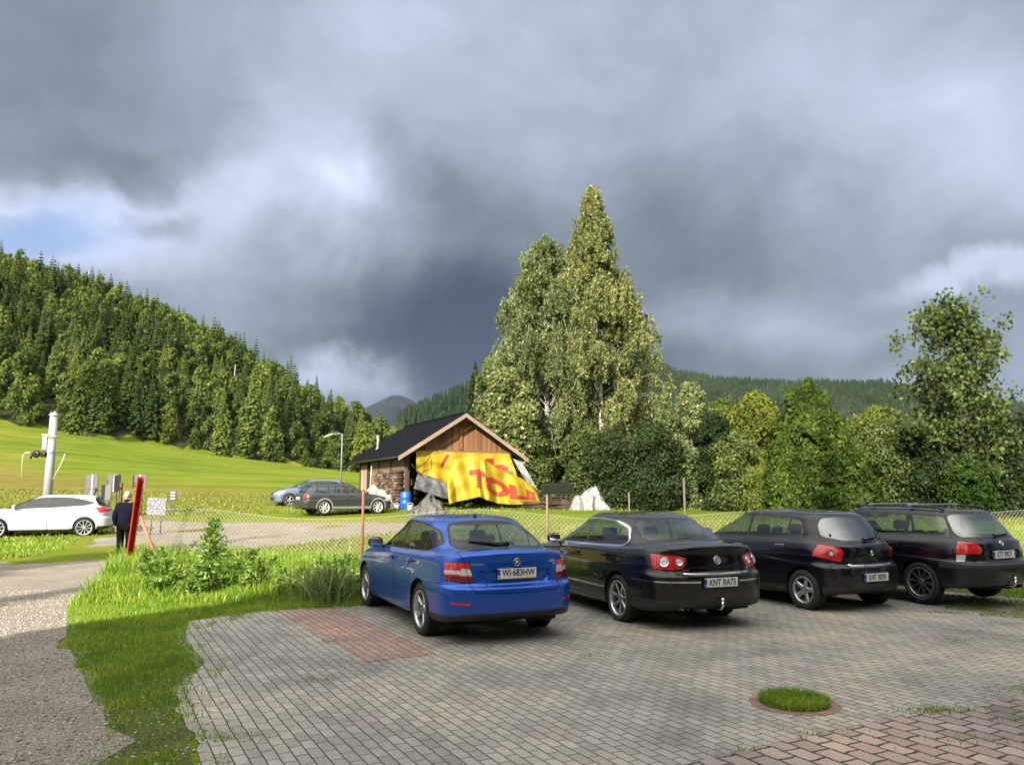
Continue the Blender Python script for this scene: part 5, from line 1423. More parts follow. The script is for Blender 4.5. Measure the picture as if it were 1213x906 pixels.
def blades(name, pts, hfun, wfun_, mat, seed=1, segs=2, lean=.35, label=None, cat=None, kind='stuff'):
    """pts (n,3) array of roots"""
    rg = np.random.default_rng(seed); n = len(pts); pts = np.asarray(pts, dtype=np.float64)
    h = hfun(rg, n, pts); wd = wfun_(rg, n); az = rg.uniform(0, 2*pi, n); ln = np.abs(rg.normal(0, lean, n))*h
    fa = rg.uniform(0, 2*pi, n); dx, dy = np.cos(az), np.sin(az); wx, wy = np.cos(fa)*wd/2, np.sin(fa)*wd/2
    V = []; ts = [0, .55, 1.0] if segs == 2 else [0, .35, .7, 1.0]
    rows = []
    for t in ts:
        cx = pts[:, 0] + dx*ln*t**2; cy = pts[:, 1] + dy*ln*t**2; cz = pts[:, 2] + h*(t - .18*(ln/np.maximum(h, 1e-3))*t*t)
        if t < 1.0:
            k = 1-.35*t; rows += [np.stack([cx-wx*k, cy-wy*k, cz], 1), np.stack([cx+wx*k, cy+wy*k, cz], 1)]
        else: rows += [np.stack([cx, cy, cz], 1)]
    m = len(rows); V = np.stack(rows, 1).reshape(-1, 3); base = (np.arange(n)*m)[:, None]
    fl = []; sz = []
    q = []
    for s in range(len(ts)-2): q.append([2*s, 2*s+1, 2*s+3, 2*s+2])
    tri = [2*(len(ts)-2), 2*(len(ts)-2)+1, 2*(len(ts)-2)+2]
    loc = sum(q, []) + tri; szs = [4]*len(q)+[3]
    loops = (base + np.array(loc)[None, :]).ravel(); sizes = np.tile(szs, n)
    o = from_np(name, V, loops, mat, sizes=sizes, smooth=False)
    o['kind'] = kind
    if label: tag(o, label, cat)
    return o

def scatter(poly, dens, seed, zf=gz, fn=None):
    poly = [(p[0]*KS, p[1]*KS) for p in poly]
    rg = np.random.default_rng(seed); x0 = min(p[0] for p in poly); x1 = max(p[0] for p in poly); y0 = min(p[1] for p in poly); y1 = max(p[1] for p in poly)
    n = int((x1-x0)*(y1-y0)*dens); xs = rg.uniform(x0, x1, n); ys = rg.uniform(y0, y1, n); keep = np.zeros(n, bool)
    # vectorised point in polygon
    j = len(poly)-1
    for i in range(len(poly)):
        xi, yi = poly[i]; xj, yj = poly[j]
        c = ((yi > ys) != (yj > ys)) & (xs < (xj-xi)*(ys-yi)/((yj-yi) if yj != yi else 1e-9)+xi); keep ^= c; j = i
    xs, ys = xs[keep], ys[keep]; out = []
    for x, y in zip(xs.tolist(), ys.tolist()):
        if fn is not None and rg.random() > fn(x/KS, y/KS): continue
        out.append((x, y, zf(x, y)))
    return np.array(out) if out else np.zeros((0, 3))

def N2(x, y, s, k=0): return noise.noise(Vector((x*s, y*s, k)))*.5+.5

verge = [(-2.46, 5.0), (-2.93, 5.87), (-3.34, 6.54), (-4.97, 8.99), (-6.35, 11.5), (-7.1, 13.4), (-8.4, 16.5), (-5, 17.5), (0, 18), (8, 18.5), (14, 19), (22, 20), (30, 24), (30, 8), (12, 9.5), (9.6, 10.8), (7.5, 12.6), (6.2, 14.6), (4.0, 15.2), (1.0, 14.6), (-1.0, 12.9), (-2.41, 11.66), (-3.5, 11.3), (-4.30, 10.3), (-3.80, 9.0), (-3.15, 7.93), (-2.91, 6.97), (-2.4, 5.91), (-1.96, 5.0)]
sheet('verge_soil', ragged(verge, .10, .25, 4.4), M['soil'], .004)
near = [(-2.50, 4.6), (-2.93, 5.87), (-3.40, 6.54), (-5.03, 8.99), (-6.45, 11.5), (-6.9, 12.6), (-2.4, 12.6), (-2.20, 11.66), (-3.5, 11.1), (-4.20, 10.3), (-3.70, 9.0), (-3.05, 7.93), (-2.81, 6.97), (-2.3, 5.91), (-1.86, 4.6)]
def dens_near(x, y):
    d = N2(x, y, 1.3, 3)
    t = sstep(5.2, 8.2, y)
    return min(1.0, t + (1-t)*(1.0 if d > .53 else .12))
P1 = scatter(near, 3600, 11, fn=dens_near)
edge_l = [(-2.3, 4.6), (-2.93-.1, 5.87), (-3.45, 6.54), (-5.1, 8.99), (-6.5, 11.5), (-7.3, 13.4), (-8.0, 13.4), (-7.0, 11.3), (-5.5, 8.9), (-3.9, 6.4), (-3.3, 5.3), (-3.2, 4.6)]
P1b = scatter(edge_l, 2200, 18, fn=lambda x, y: .9 if N2(x, y, 2.3, 8)*.6+N2(x, y, 7, 2)*.4 > .60 else .01)
edge_r = [(-1.9, 4.6), (-2.3, 5.91), (-2.85, 6.97), (-3.05, 7.93), (-3.75, 9.0), (-4.2, 10.2), (-3.4, 11.2), (-2.3, 11.6), (-2.2, 11.35), (-3.2, 10.9), (-3.8, 10.1), (-3.45, 9.0), (-2.8, 7.9), (-2.55, 6.9), (-2.0, 5.8), (-1.6, 4.6)]
P1c = scatter(edge_r, 1700, 19, fn=lambda x, y: .9 if N2(x, y, 3.1, 8)*.6+N2(x, y, 8, 2)*.4 > .57 else .02)
tufts = [(-4.6, 6.4), (-5.3, 7.0), (-4.2, 5.6), (-6.4, 8.3), (-5.0, 5.3)]
P1d = np.array([((cx+rr_.gauss(0, .16))*KS, (cy+rr_.gauss(0, .07))*KS, 0) for rr_ in [random.Random(3)] for cx, cy in tufts for _ in range(150)])
P1 = np.concatenate([P1, P1c])
blades('grass_verge', P1, lambda r, n, p: r.uniform(.025, .075, n)*(1+.6*np.clip((p[:, 1]-10.3)/2, 0, 1)), lambda r, n: r.uniform(.004, .008, n), M['grass'], 3, lean=.5)
bank = [(-6.4, 11.4), (-7.0, 13.4), (-8.6, 16.8), (-9.2, 18.3), (-7.9, 19.6), (-4, 18.6), (2, 18.9), (3, 15.2), (1.0, 14.6), (-1.0, 12.9), (-2.41, 11.8), (-4, 11.7)]
def hbank(r, n, p):
    g = np.clip((p[:, 1]-11.6-(p[:, 0]+4)*.25)/3.2, 0, 1)
    cl = np.array([N2(a, b, .8, 9) for a, b in zip(p[:, 0].tolist(), p[:, 1].tolist())])
    return r.uniform(.35, 1.0, n)*(.12+.38*g)*(.25+1.3*cl)
P2 = scatter(bank, 1000, 12, fn=lambda x, y: .25+.75*sstep(.35, .6, N2(x, y, 1.6, 4)) if y > 12.6 else 1)
blades('tall_grass', P2, hbank, lambda r, n: r.uniform(.008, .017, n), M['grass'], 5, segs=3, lean=.45)
# side grass right of the cars and the strip behind them
rightg = [(7.8, 12.4), (9.6, 10.9), (12, 9.3), (16, 12), (24, 17), (30, 30), (16, 30), (3, 19), (2, 16.5), (6.5, 14.8)]
P3 = scatter(rightg, 330, 13, fn=lambda x, y: 1 if y > 13.5 else (1.0 if N2(x, y, 1.4, 1) > .47 else .15))
blades('grass_beside_cars', P3, lambda r, n, p: r.uniform(.04, .13, n), lambda r, n: r.uniform(.009, .018, n), M['grass'], 6, lean=.5)
patch = [(5.8, 11.0), (7.0, 10.4), (8.4, 9.9), (9.8, 10.6), (9.0, 11.6), (8.0, 12.7), (6.8, 12.9), (6.2, 12.0)]
P4 = scatter(patch, 2600, 14, fn=lambda x, y: .9 if N2(x, y, 1.7, 6) > .50 else .06)
blades('grass_patch', P4, lambda r, n, p: r.uniform(.015, .05, n), lambda r, n: r.uniform(.005, .010, n), M['grass_dry'], 7, lean=.6)
field = [(-16, 20), (-13, 28), (-17, 34), (-11, 36), (-2, 37), (12, 38.5), (34, 42), (34, 50), (12, 47), (-4, 46), (-30, 55), (-60, 60), (-60, 20), (-20, 16.5), (-12.5, 18.6), (-11.8, 20)]
P5 = scatter(field, 34, 15)
blades('field_grass', P5, lambda r, n, p: r.uniform(.05, .16, n), lambda r, n: r.uniform(.03, .06, n), M['grass_dry'], 8, lean=.6)
nf_ = [(-32, 14.6), (-12.4, 17.9), (-12.2, 21.5), (-15.3, 28), (-15.5, 32), (-32, 30)]
blades('lawn_by_the_lane', scatter(nf_, 210, 35), lambda r, n, p: r.uniform(.03, .10, n), lambda r, n: r.uniform(.014, .026, n), M['grass'], 36, lean=.6)
fr2 = [(-4.5, 27.2), (2, 31.2), (12, 33.8), (34, 38), (34, 24), (8, 19), (-4, 19.2), (-7.5, 21)]
P6 = scatter(fr2, 90, 16)
blades('grass_beyond_fence', P6, lambda r, n, p: r.uniform(.05, .14, n), lambda r, n: r.uniform(.02, .04, n), M['grass_dry'], 9, lean=.6)
# joints: tufts in the pink paving and along the seam
tj = []
rg = random.Random(5)
for (x, y, n, s) in ((3.35, 6.25, 260, .10), (3.2, 6.2, 140, .08), (4.6, 6.85, 500, .16), (3.9, 6.0, 120, .10), (3.1, 5.5, 90, .12), (4.3, 5.9, 120, .15), (2.2, 5.65, 90, .1), (-1.75, 7.2, 130, .1), (-2.0, 9.0, 60, .08), (1.5, 5.3, 70, .08), (-1.9, 5.6, 160, .12), (5.0, 9.0, 60, .07), (0.8, 8.2, 50, .06)):
    for k in range(n): tj.append(((x+rg.gauss(0, s)*1.6)*KS, (y+rg.gauss(0, s)*.6)*KS, .014))
blades('joint_grass', np.array(tj), lambda r, n, p: r.uniform(.01, .035, n), lambda r, n: r.uniform(.004, .008, n), M['grass'], 10, lean=.6)

# loose stones on the path
def stones(name, poly, dens, smin, smax, mat, seed, fn=None, label=None):
    P = scatter(poly, dens, seed, fn=fn); rg = np.random.default_rng(seed)
    bm = bmesh.new(); bmesh.ops.create_icosphere(bm, subdivisions=1, radius=1); bv = np.array([v.co[:] for v in bm.verts]); bf = np.array([[v.index for v in f.verts] for f in bm.faces]); bm.free()
    n = len(P); s = rg.uniform(0, 1, n)**2.2*(smax-smin)+smin; sc = np.stack([s*rg.uniform(.8, 1.4, n), s*rg.uniform(.8, 1.3, n), s*rg.uniform(.45, .75, n)], 1)
    a = rg.uniform(0, 2*pi, n); c, si = np.cos(a), np.sin(a)
    v = bv[None]*sc[:, None]*(1+rg.uniform(-.18, .18, (n, len(bv), 1))); x = v[..., 0]*c[:, None]-v[..., 1]*si[:, None]; y = v[..., 0]*si[:, None]+v[..., 1]*c[:, None]
    V = np.stack([x+P[:, 0:1], y+P[:, 1:2], v[..., 2]+P[:, 2:3]+s[:, None]*.25+.006], -1).reshape(-1, 3)
    F = (bf[None]+(np.arange(n)*len(bv))[:, None, None]).reshape(-1, 3)
    o = from_np(name, V, F, mat, smooth=False); o['kind'] = 'stuff'; return o
def island_mat(name, stops, rough=.9):
    m, nt, out = new_mat(name); p = nd(nt, 'ShaderNodeBsdfPrincipled', Roughness=rough); p.inputs['Specular IOR Level'].default_value = .3
    g = nt.nodes.new('ShaderNodeNewGeometry'); r = ramp(nt, g.outputs['Random Per Island'], stops); L(nt, r.outputs[0], p.inputs['Base Color']); L(nt, p.outputs[0], out.inputs[0]); return m
M['stone'] = island_mat('loose_stone', [(0, (.14, .125, .10)), (.5, (.27, .245, .205)), (1, (.50, .46, .40))])
near_path = [(-9, 4.8), (-2.35, 4.8), (-2.93, 5.87), (-3.34, 6.54), (-4.97, 8.99), (-6.3, 11.5), (-7.2, 13.4), (-14, 13.4)]
stones('gravel', near_path, 520, .004, .015, M['stone'], 21)
stones('verge_gravel', [(-2.9, 4.8), (-3.3, 6.3), (-3.6, 7.0), (-3.0, 7.6), (-2.2, 6.0), (-1.7, 4.8)], 300, .004, .014, M['stone'], 22)
# ------------------------------------------------------------------ foliage
def leaf_mat(name, stops, tr=.35, pscale=.12, pvar=.25, gloss=.03):
    m, nt, out = new_mat(name)
    g = nt.nodes.new('ShaderNodeNewGeometry'); r = ramp(nt, g.outputs['Random Per Island'], stops)
    n = noise_n(nt, pscale, 3, .6, g.outputs['Position']); r2 = ramp(nt, n.outputs[0], [(.35, (1-pvar, 1-pvar*.8, 1-pvar)), (.65, (1+pvar, 1+pvar*.8, 1+pvar*.6))])
    oi = nt.nodes.new('ShaderNodeObjectInfo'); r3 = ramp(nt, oi.outputs['Random'], [(0, (.85, .90, .88)), (.6, (1.03, 1.02, 1.0)), (1, (1.25, 1.12, .92))])
    c = mixc(nt, 1.0, r.outputs[0], r2.outputs[0], 'MULTIPLY'); c = mixc(nt, 1.0, c, r3.outputs[0], 'MULTIPLY')
    d = nd(nt, 'ShaderNodeBsdfDiffuse'); t = nd(nt, 'ShaderNodeBsdfTranslucent'); L(nt, c, d.inputs[0]); L(nt, c, t.inputs[0])
    gl = nd(nt, 'ShaderNodeBsdfGlossy', Roughness=.6, Color=(.7, .75, .7, 1))
    mx = nt.nodes.new('ShaderNodeMixShader'); mx.inputs[0].default_value = tr; L(nt, d.outputs[0], mx.inputs[1]); L(nt, t.outputs[0], mx.inputs[2])
    m2 = nt.nodes.new('ShaderNodeMixShader'); m2.inputs[0].default_value = gloss; L(nt, mx.outputs[0], m2.inputs[1]); L(nt, gl.outputs[0], m2.inputs[2])
    L(nt, m2.outputs[0], out.inputs[0]); return m
M['spruce'] = leaf_mat('spruce_needles', [(0, (.030, .055, .018)), (.6, (.062, .098, .028)), (1, (.115, .145, .040))], .2, .05, .4, .01)
M['larch'] = leaf_mat('light_conifer_needles', [(0, (.075, .115, .026)), (1, (.165, .205, .050))], .3, .05, .3, .01)
M['beech'] = leaf_mat('broadleaf_leaves', [(0, (.055, .095, .020)), (.6, (.105, .155, .034)), (1, (.17, .21, .06))], .35, .05, .4, .01)
M['birch'] = leaf_mat('birch_leaves', [(0, (.075, .105, .034)), (.5, (.150, .190, .072)), (.82, (.25, .28, .125)), (1, (.40, .42, .24))], .4, .35, .25, .015)
M['hedge_dark'] = leaf_mat('dark_hedge_leaves', [(0, (.014, .028, .010)), (.7, (.032, .054, .018)), (1, (.060, .082, .034))], .3, .5, .35, .012)
M['shrub'] = leaf_mat('shrub_leaves', [(0, (.05, .08, .018)), (.6, (.09, .125, .026)), (1, (.18, .20, .06))], .35, .5, .3)
M['shrub_yellow'] = leaf_mat('yellow_shrub_leaves', [(0, (.08, .115, .022)), (.6, (.135, .175, .032)), (1, (.22, .23, .06))], .4, .5, .3, .01)
M['thuja'] = leaf_mat('thuja_sprays', [(0, (.018, .042, .009)), (.6, (.038, .075, .013)), (1, (.085, .13, .022))], .35, .7, .4, .01)
M['maple'] = leaf_mat('maple_leaves', [(0, (.045, .075, .020)), (.7, (.085, .125, .030)), (1, (.15, .18, .05))], .4, .5, .25)
M['bark'] = simple('bark', (.075, .062, .050), .95, var=.35, vscale=3, bump=.6, bscale=12)
M['birch_bark'] = simple('birch_bark', (.34, .325, .29), .8, var=.5, vscale=2.2, bump=.3, bscale=12)

def cards(C, size, rg, flat=0.0, asp=1.5, nrm=None, droop=0.0):
    """rhombic leaf cards, returns verts (4n,3), faces (n,4)"""
    n = len(C); C = np.asarray(C)
    d = rg.normal(0, 1, (n, 3)); d[:, 2] = d[:, 2]*(1-flat) - droop; d /= np.linalg.norm(d, axis=1, keepdims=True)+1e-9
    e = rg.normal(0, 1, (n, 3)); 
    if nrm is not None: e = e*.55 + np.cross(nrm, d)*1.5
    e -= d*np.sum(e*d, 1, keepdims=True); e /= np.linalg.norm(e, axis=1, keepdims=True)+1e-9
    s = np.asarray(size).reshape(-1, 1) if np.ndim(size) else np.full((n, 1), size)
    a = d*s*asp*.5; b = e*s*.5
    V = np.stack([C-a, C+b*1.0-a*.1, C+a, C-b-a*.1], 1).reshape(-1, 3)
    return V, np.arange(4*n).reshape(n, 4)

def tree_obj(name, crownV, crownF, cmat, trunk_mb, tmat, scale_parent=None):
    root = empty(name)
    c = from_np('crown', crownV, crownF, cmat, parent=root)
    if trunk_mb is not None: trunk_mb.build('trunk', [tmat], root)
    return root

def spruce_arrays(H, R, rg, whorls=26, nb=8, base=.06, card=1.0, sub=3):
    C = []; S = []; Dr = []
    Vs = []; n0 = 0; Fs = []
    for k in range(whorls):
        t = k/(whorls-1); z = H*(base + (1-base)*(t**.95)); r = R*(1-t)**.82*(1+rg.normal(0, .10)) + .12
        m = max(5, int(nb*(1-.35*t))); a0 = rg.uniform(0, 6.28)
        for b in range(m):
            a = a0 + 2*pi*b/m + rg.normal(0, .2); rr = r*rg.uniform(.72, 1.12); w = (rr*.50+.24)*card
            for s in range(sub):
                f0 = s/sub*.85; f1 = f0 + 1.3/sub
                p0 = np.array([cos(a)*rr*f0, sin(a)*rr*f0, z - rr*.32*f0**1.3 + rg.normal(0, .05)]); f1 = min(f1, 1.05)
                p1 = np.array([cos(a)*rr*f1, sin(a)*rr*f1, z - rr*.36*f1**1.3 + rg.normal(0, .08)])
                mid = (p0+p1)/2; side = np.array([-sin(a), cos(a), 0])*w*(1-.45*f0)*.5 + rg.normal(0, .05, 3); dn = np.array([0, 0, -rr*.10-.1])*rg.uniform(.6, 1.6)
                Vs += [p0, mid+side+dn, p1, mid-side+dn]
                Fs.append([n0, n0+1, n0+2]); Fs.append([n0, n0+2, n0+3]); n0 += 4
                # hanging shoots under the branch
                q = mid+side*.4; Vs += [p0, p1, mid+np.array([0, 0, -.5*w-.15])*rg.uniform(.7, 1.3)]; Fs.append([n0, n0+1, n0+2]); n0 += 3
    top = np.array([0, 0, H]); Vs += [top+[0, 0, .1], np.array([.3, 0, H-1.3]), np.array([-.2, .24, H-1.4])]; Fs.append([n0, n0+1, n0+2])
    return np.array(Vs), np.array(Fs)

def broad_arrays(H, R, rg, lobes=14, per=110, card=.55, low=.12, asp=1.4, top=1.0):
    Cs = []; Ns = []
    for k in range(lobes):
        t = (k+.5)/lobes; z = H*(low + (1-low)*t*.93); rmax = R*math.sin(min(1, (t*.88+.12))*pi*.94)**.6*(1-.25*t)
        a = rg.uniform(0, 6.28); rad = rmax*.55*rg.uniform(.5, 1.1); lr = R*rg.uniform(.36, .56)*(1-.35*t*top)
        c = np.array([cos(a)*rad, sin(a)*rad, z])
        v = rg.normal(0, 1, (per, 3)); v /= np.linalg.norm(v, axis=1, keepdims=True); rr = rg.uniform(.55, 1.08, (per, 1))
        Cs.append(c + v*rr*lr*np.array([1, 1, .85])); Ns.append(v)
    C = np.concatenate(Cs); N = np.concatenate(Ns)
    V, F = cards(C, card*rg.uniform(.6, 1.4, len(C)), rg, flat=.3, asp=asp, nrm=N)
    return V, F

def trunk(H, r0, r1, rg, lean=.02, n=7, limbs=0, R=2.0):
    m = MB(); pts = []; x = y = 0
    for k in range(n): 
        t = k/(n-1); pts.append((x, y, H*t)); x += rg.normal(0, lean)*H/n*2; y += rg.normal(0, lean)*H/n*2
    m.tube(pts, [r0*(1-k/(n-1))+r1*k/(n-1) for k in range(n)], 7)
    for k in range(limbs):
        t = rg.uniform(.25, .9); i = int(t*(n-1)); p = Vector(pts[i]); a = rg.uniform(0, 6.28); l = R*(1.1-t)*rg.uniform(.5, 1.0)
        q = p + Vector((cos(a)*l*.5, sin(a)*l*.5, l*.35)); e = p + Vector((cos(a)*l, sin(a)*l, l*.75))
        rr = (r0*(1-t)+r1*t)*.45; m.tube([p, q, e], [rr, rr*.6, rr*.2], 5)
    return m

RG = np.random.default_rng(42)
# ---- wood on the left hill
protos = []
for i, (H, R) in enumerate([(18, 3.4), (21, 3.9), (15, 3.3), (20, 3.1), (23, 4.0)]):
    V, F = spruce_arrays(H, R, RG, whorls=28, nb=9); r = tree_obj('spruce_tree', V, F, M['spruce'], trunk(H*.97, .28, .03, RG), M['bark']); protos.append(('s', r, H))
for i, (H, R) in enumerate([(19, 3.3), (16, 3.0)]):
    V, F = spruce_arrays(H, R, RG, whorls=30, nb=9, card=.9); r = tree_obj('larch_tree', V, F, M['larch'], trunk(H*.97, .26, .03, RG), M['bark']); protos.append(('l', r, H))
for i, (H, R) in enumerate([(14, 4.6), (17, 5.0), (11, 4.2), (15, 4.0)]):
    V, F = broad_arrays(H, R, RG, lobes=18, per=85, card=.62, low=.10); r = tree_obj('broadleaf_tree', V, F, M['beech'], trunk(H*.8, .25, .06, RG, limbs=4, R=R), M['bark']); protos.append(('b', r, H))
LBL = {'s': ('dark green spruce in the wood on the left hillside', 'spruce'), 'l': ('pale green conifer among the darker spruces of the left hillside', 'conifer'),
       'b': ('round-crowned broadleaf tree in the wood on the left hillside', 'tree')}
GRP = {'s': 'spruces of the left hillside', 'l': 'pale conifers of the left hillside', 'b': 'broadleaf trees of the left hillside'}
rr = random.Random(3); spots = []
x = -330.0
while x < 30:
    e = edge_y(x); capn = lerp_list(RIDGE, x)
    y = e + rr.uniform(1, 3); row = 0
    while y < e + capn/.43 + 34:
        xx = x + rr.uniform(-2.6, 2.6); yy = y + rr.uniform(-2, 2)
        if xx/yy > -.74 and xx < -22 + rr.uniform(-6, 4): spots.append((xx, yy, row))
        y += 5.2 if row < 3 else (5.4 if row < 8 else 6.0); row += 1
    x += 4.7
# notable individuals placed by hand first, then the nearest ones
def kind_for(x, y, row):
    v = N2(x, y, .021, 5)+rr.uniform(-.22, .22)
    if row <= 1: return rr.choices('sblb', (4, 5, 1, 1))[0]
    if v > .50: return 'b'
    if v < .36: return 's'
    return rr.choices('slb', (5, 2, 4))[0]
ind = []; rest = []
spots.sort(key=lambda s: s[2]*9 + math.hypot(s[0], s[1])*.10)
for i, (x, y, row) in enumerate(spots):
    (ind if i < 265 else rest).append((x, y, kind_for(x, y, row), row))
NTREE = len(spots)
first_used = set()
def plant(kind, x, y, s, lab=None, grp=None, cat=None, idx=None, rz=None, zoff=-.3):
    c = [p for p in protos if p[0] == kind]; p = c[idx if idx is not None else rr.randrange(len(c))]
    if id(p[1]) not in first_used: r = p[1]; first_used.add(id(p[1]))
    else: r = copy_tree(p[1])
    r.location = (x, y, gz(x, y)+zoff); r.rotation_euler = (rr.uniform(-.02, .02), rr.uniform(-.02, .02), rr.uniform(0, 6.28) if rz is None else rz); r.scale = (s*rr.uniform(.92, 1.1), s*rr.uniform(.92, 1.1), s)
    for k in ('group',):
        if k in r: del r[k]
    tag(r, lab or LBL[kind][0], cat or LBL[kind][1], grp if grp is not None else (GRP[kind] if lab is None else None))
    return r
for (x, y, k, row) in ind: plant(k, x, y, rr.uniform(.58, .95) * (.8 if row == 0 and k == 'b' else 1))
def plant_at(kind, u, vb, D, Hpx, lab, cat, idx=0):
    """by the photograph: foot at (u, vb) at distance D, height Hpx"""
    q = AT(u, vb, D); H = [p for p in protos if p[0] == kind][idx][2]
    s = Hpx/FPX*D/H; return plant(kind, q.x, D, s, lab, None, cat, idx)
plant_at('l', 262, 541, 186, 88, 'tall bright green conifer standing out at the front edge of the wood, above the meadow', 'conifer', 0)
plant_at('l', 298, 548, 200, 125, 'tallest yellow-green larch rising from the middle of the wood', 'larch', 0)
plant_at('l', 88, 524, 172, 84, 'pale green conifer at the wood edge directly above the ski-lift pole', 'conifer', 1)
plant_at('b', 362, 552, 196, 22, 'low round grey-green bush in front of the wood edge', 'bush', 2)
plant_at('b', 322, 550, 192, 66, 'olive broadleaf tree at the wood edge left of the low bush', 'tree', 1)
plant_at('l', 425, 562, 212, 78, 'slender light conifer at the right end of the wood, above the barn roof', 'conifer', 1)
plant_at('b', 400, 560, 200, 48, 'sunny broadleaf tree behind the street lamp', 'tree', 3)
plant_at('b', 442, 566, 210, 50, 'last broadleaf tree of the wood, low beside the barn roof', 'tree', 0)
for p in protos:
    if id(p[1]) not in first_used: plant(p[0], -60, 230, 1.0, idx=[q for q in protos if q[0] == p[0]].index(p))
# the rest of the wood behind them reads as one mass
def merged(name, items, arrs, mats, label=None, cat=None):
    Vs = []; Fs = []; Ms = []; off = 0
    for (x, y, z, s, rz, ai) in items:
        V, F, mi = arrs[ai]; c, si = cos(rz), sin(rz)
        v = V*s; v = np.stack([v[:, 0]*c-v[:, 1]*si+x, v[:, 0]*si+v[:, 1]*c+y, v[:, 2]+z], 1)
        Vs.append(v); Fs.append(F+off); Ms.append(np.full(len(F), mi)); off += len(v)
    o = from_np(name, np.concatenate(Vs), np.concatenate(Fs), mats, midx=np.concatenate(Ms)); o['kind'] = 'stuff'
    if label: tag(o, label, cat)
    return o
def tri(VF): 
    V, F = VF
    return (V, np.concatenate([F[:, [0, 1, 2]], F[:, [0, 2, 3]]])) if F.shape[1] == 4 else VF
arrs = []
for H, R in ((19, 3.8), (21, 4.1), (16, 3.5), (20, 3.4)): arrs.append(spruce_arrays(H, R, RG, whorls=17, nb=7, card=1.35, sub=2) + (0,))
for H, R in ((19, 3.4),): arrs.append(spruce_arrays(H, R, RG, whorls=20, nb=8, card=1.2, sub=2) + (1,))
for H, R in ((15, 5.0), (17, 5.2), (13, 4.4)): arrs.append(tri(broad_arrays(H, R, RG, lobes=14, per=46, card=.8)) + (2,))
items = []
for (x, y, k, row) in rest:
    ai = {'s': [0, 1, 2, 3], 'l': [4], 'b': [5, 6, 7]}[k]; items.append((x, y, gz(x, y)-.3, rr.uniform(.52, .88), rr.uniform(0, 6.28), rr.choice(ai)))
merged('hillside_wood', items, arrs, [M['spruce'], M['larch'], M['beech']], 'mixed wood of spruces and broadleaf trees covering the left hillside', 'wood')
# dead pale trunks showing on the hillside
for (u, v, D, hp) in ((101, 372, 268, 36), (42, 352, 280, 40), (278, 440, 222, 20)):
    q = AT(u, v, D); m = trunk(14.5, .2, .10, RG); o = m.build('dead_trunk', [M['birch_bark']]); o.location = (q.x, q.y, gz(q.x, q.y)-.3)
    tag(o, {101: 'bare pale dead trunk high on the hillside, the right one near the crest', 42: 'bare pale dead trunk nearest the left end of the hill crest', 278: 'short bare pale trunk lower on the wooded slope'}[u], 'dead tree')

# ---- far hills
def ridge(name, prof, D, depth, mat, seed, treeh, ntrees, zb=-5, label=None):
    """prof: (u, v) skyline in the photo at distance D; slopes towards the camera over depth metres"""
    P = [AT(u, v, D) for u, v in prof]; n = 90; V = []; m = 26
    xs_ = np.linspace(P[0].x, P[-1].x, n); pl = [(p.x, p.z) for p in P]
    for j in range(m+6):
        t = j/m
        for i, x in enumerate(xs_):
            h = smooth_list(pl, x); k = (1-min(1, abs(1-t))**1.15) if t <= 1 else max(0, 1-(t-1)*3)
            y = D - depth*(1-t); nz_ = noise.fractal(Vector((x*.004, y*.004, seed)), .9, 2.1, 5)*h*.16*(1-abs(t-.5)*1.2 if t < 1 else .3)
            V.append((x*y/D, y, zb + (h-zb)*k**.9 + nz_*min(1, (1-t)*4) if t < 1 else zb+(h-zb)*k))
    F = [(j*n+i, j*n+i+1, (j+1)*n+i+1, (j+1)*n+i) for j in range(m+5) for i in range(n-1)]
    o = from_np(name, V, F, mat, smooth=True); o['kind'] = 'structure'
    if ntrees:
        VV = np.array(V); rg = np.random.default_rng(seed); it = []
        for _ in range(ntrees):
            t = rg.random()**.55; j = min(m-1, int(t*m)); i = rg.integers(0, n-1); a, b = rg.random(), rg.random()
            p = VV[j*n+i]*(1-a)*(1-b)+VV[j*n+i+1]*a*(1-b)+VV[(j+1)*n+i]*(1-a)*b+VV[(j+1)*n+i+1]*a*b
            it.append((p[0], p[1], p[2]-2, treeh/20*rg.uniform(.6, 1.3), rg.uniform(0, 6), 0))
        cone = []
        cf = []; k = 7
        for lv_, (z0, z1, r) in enumerate(((1, 9, 4.2), (6, 15, 3.2), (12, 21, 2.0))):
            b = len(cone); cone += [(cos(2*pi*q/k+lv_)*r, sin(2*pi*q/k+lv_)*r, z0) for q in range(k)] + [(0, 0, z1)]; cf += [(b+q, b+(q+1) % k, b+k) for q in range(k)]
        t_ = merged(name+'_trees', it, [(np.array(cone, float), np.array(cf), 0)], [M['far_spruce']]); t_.name = name+'_wood'
        tag(t_, label, 'wood')
    return o
M['far_spruce'] = leaf_mat('far_spruce', [(0, (.010, .020, .012)), (1, (.022, .034, .018))], .0, .004, .35, 0)  # needles darker than the near spruces, standing for cloud shade
M['far_slope'] = ground_mat('far_wooded_slope', [(.006, [(.3, (.012, .022, .012)), (.7, (.03, .042, .02))], 8)], rough=1)  # cloud shade over the ridges put into this darker slope colour
M['rock_slope'] = ground_mat('far_mountain_slope', [(.002, [(.3, (.006, .010, .016)), (.7, (.014, .020, .026))], 8)], rough=1)
ridge('wooded_ridge', [(700, 476), (740, 446), (775, 434), (800, 445), (850, 453), (900, 456), (960, 459), (1040, 459), (1095, 468), (1150, 478), (1230, 486), (1300, 504)], 2100, 1300, M['far_slope'], 3, 19, 9000, label='dark wooded ridge behind the garden shrubs on the right')
ridge('middle_ridge', [(470, 505), (500, 492), (530, 478), (560, 466), (620, 448), (700, 440), (760, 450)], 1100, 600, M['far_slope'], 6, 19, 2600, label='dark spruce slope rising behind the barn roof')
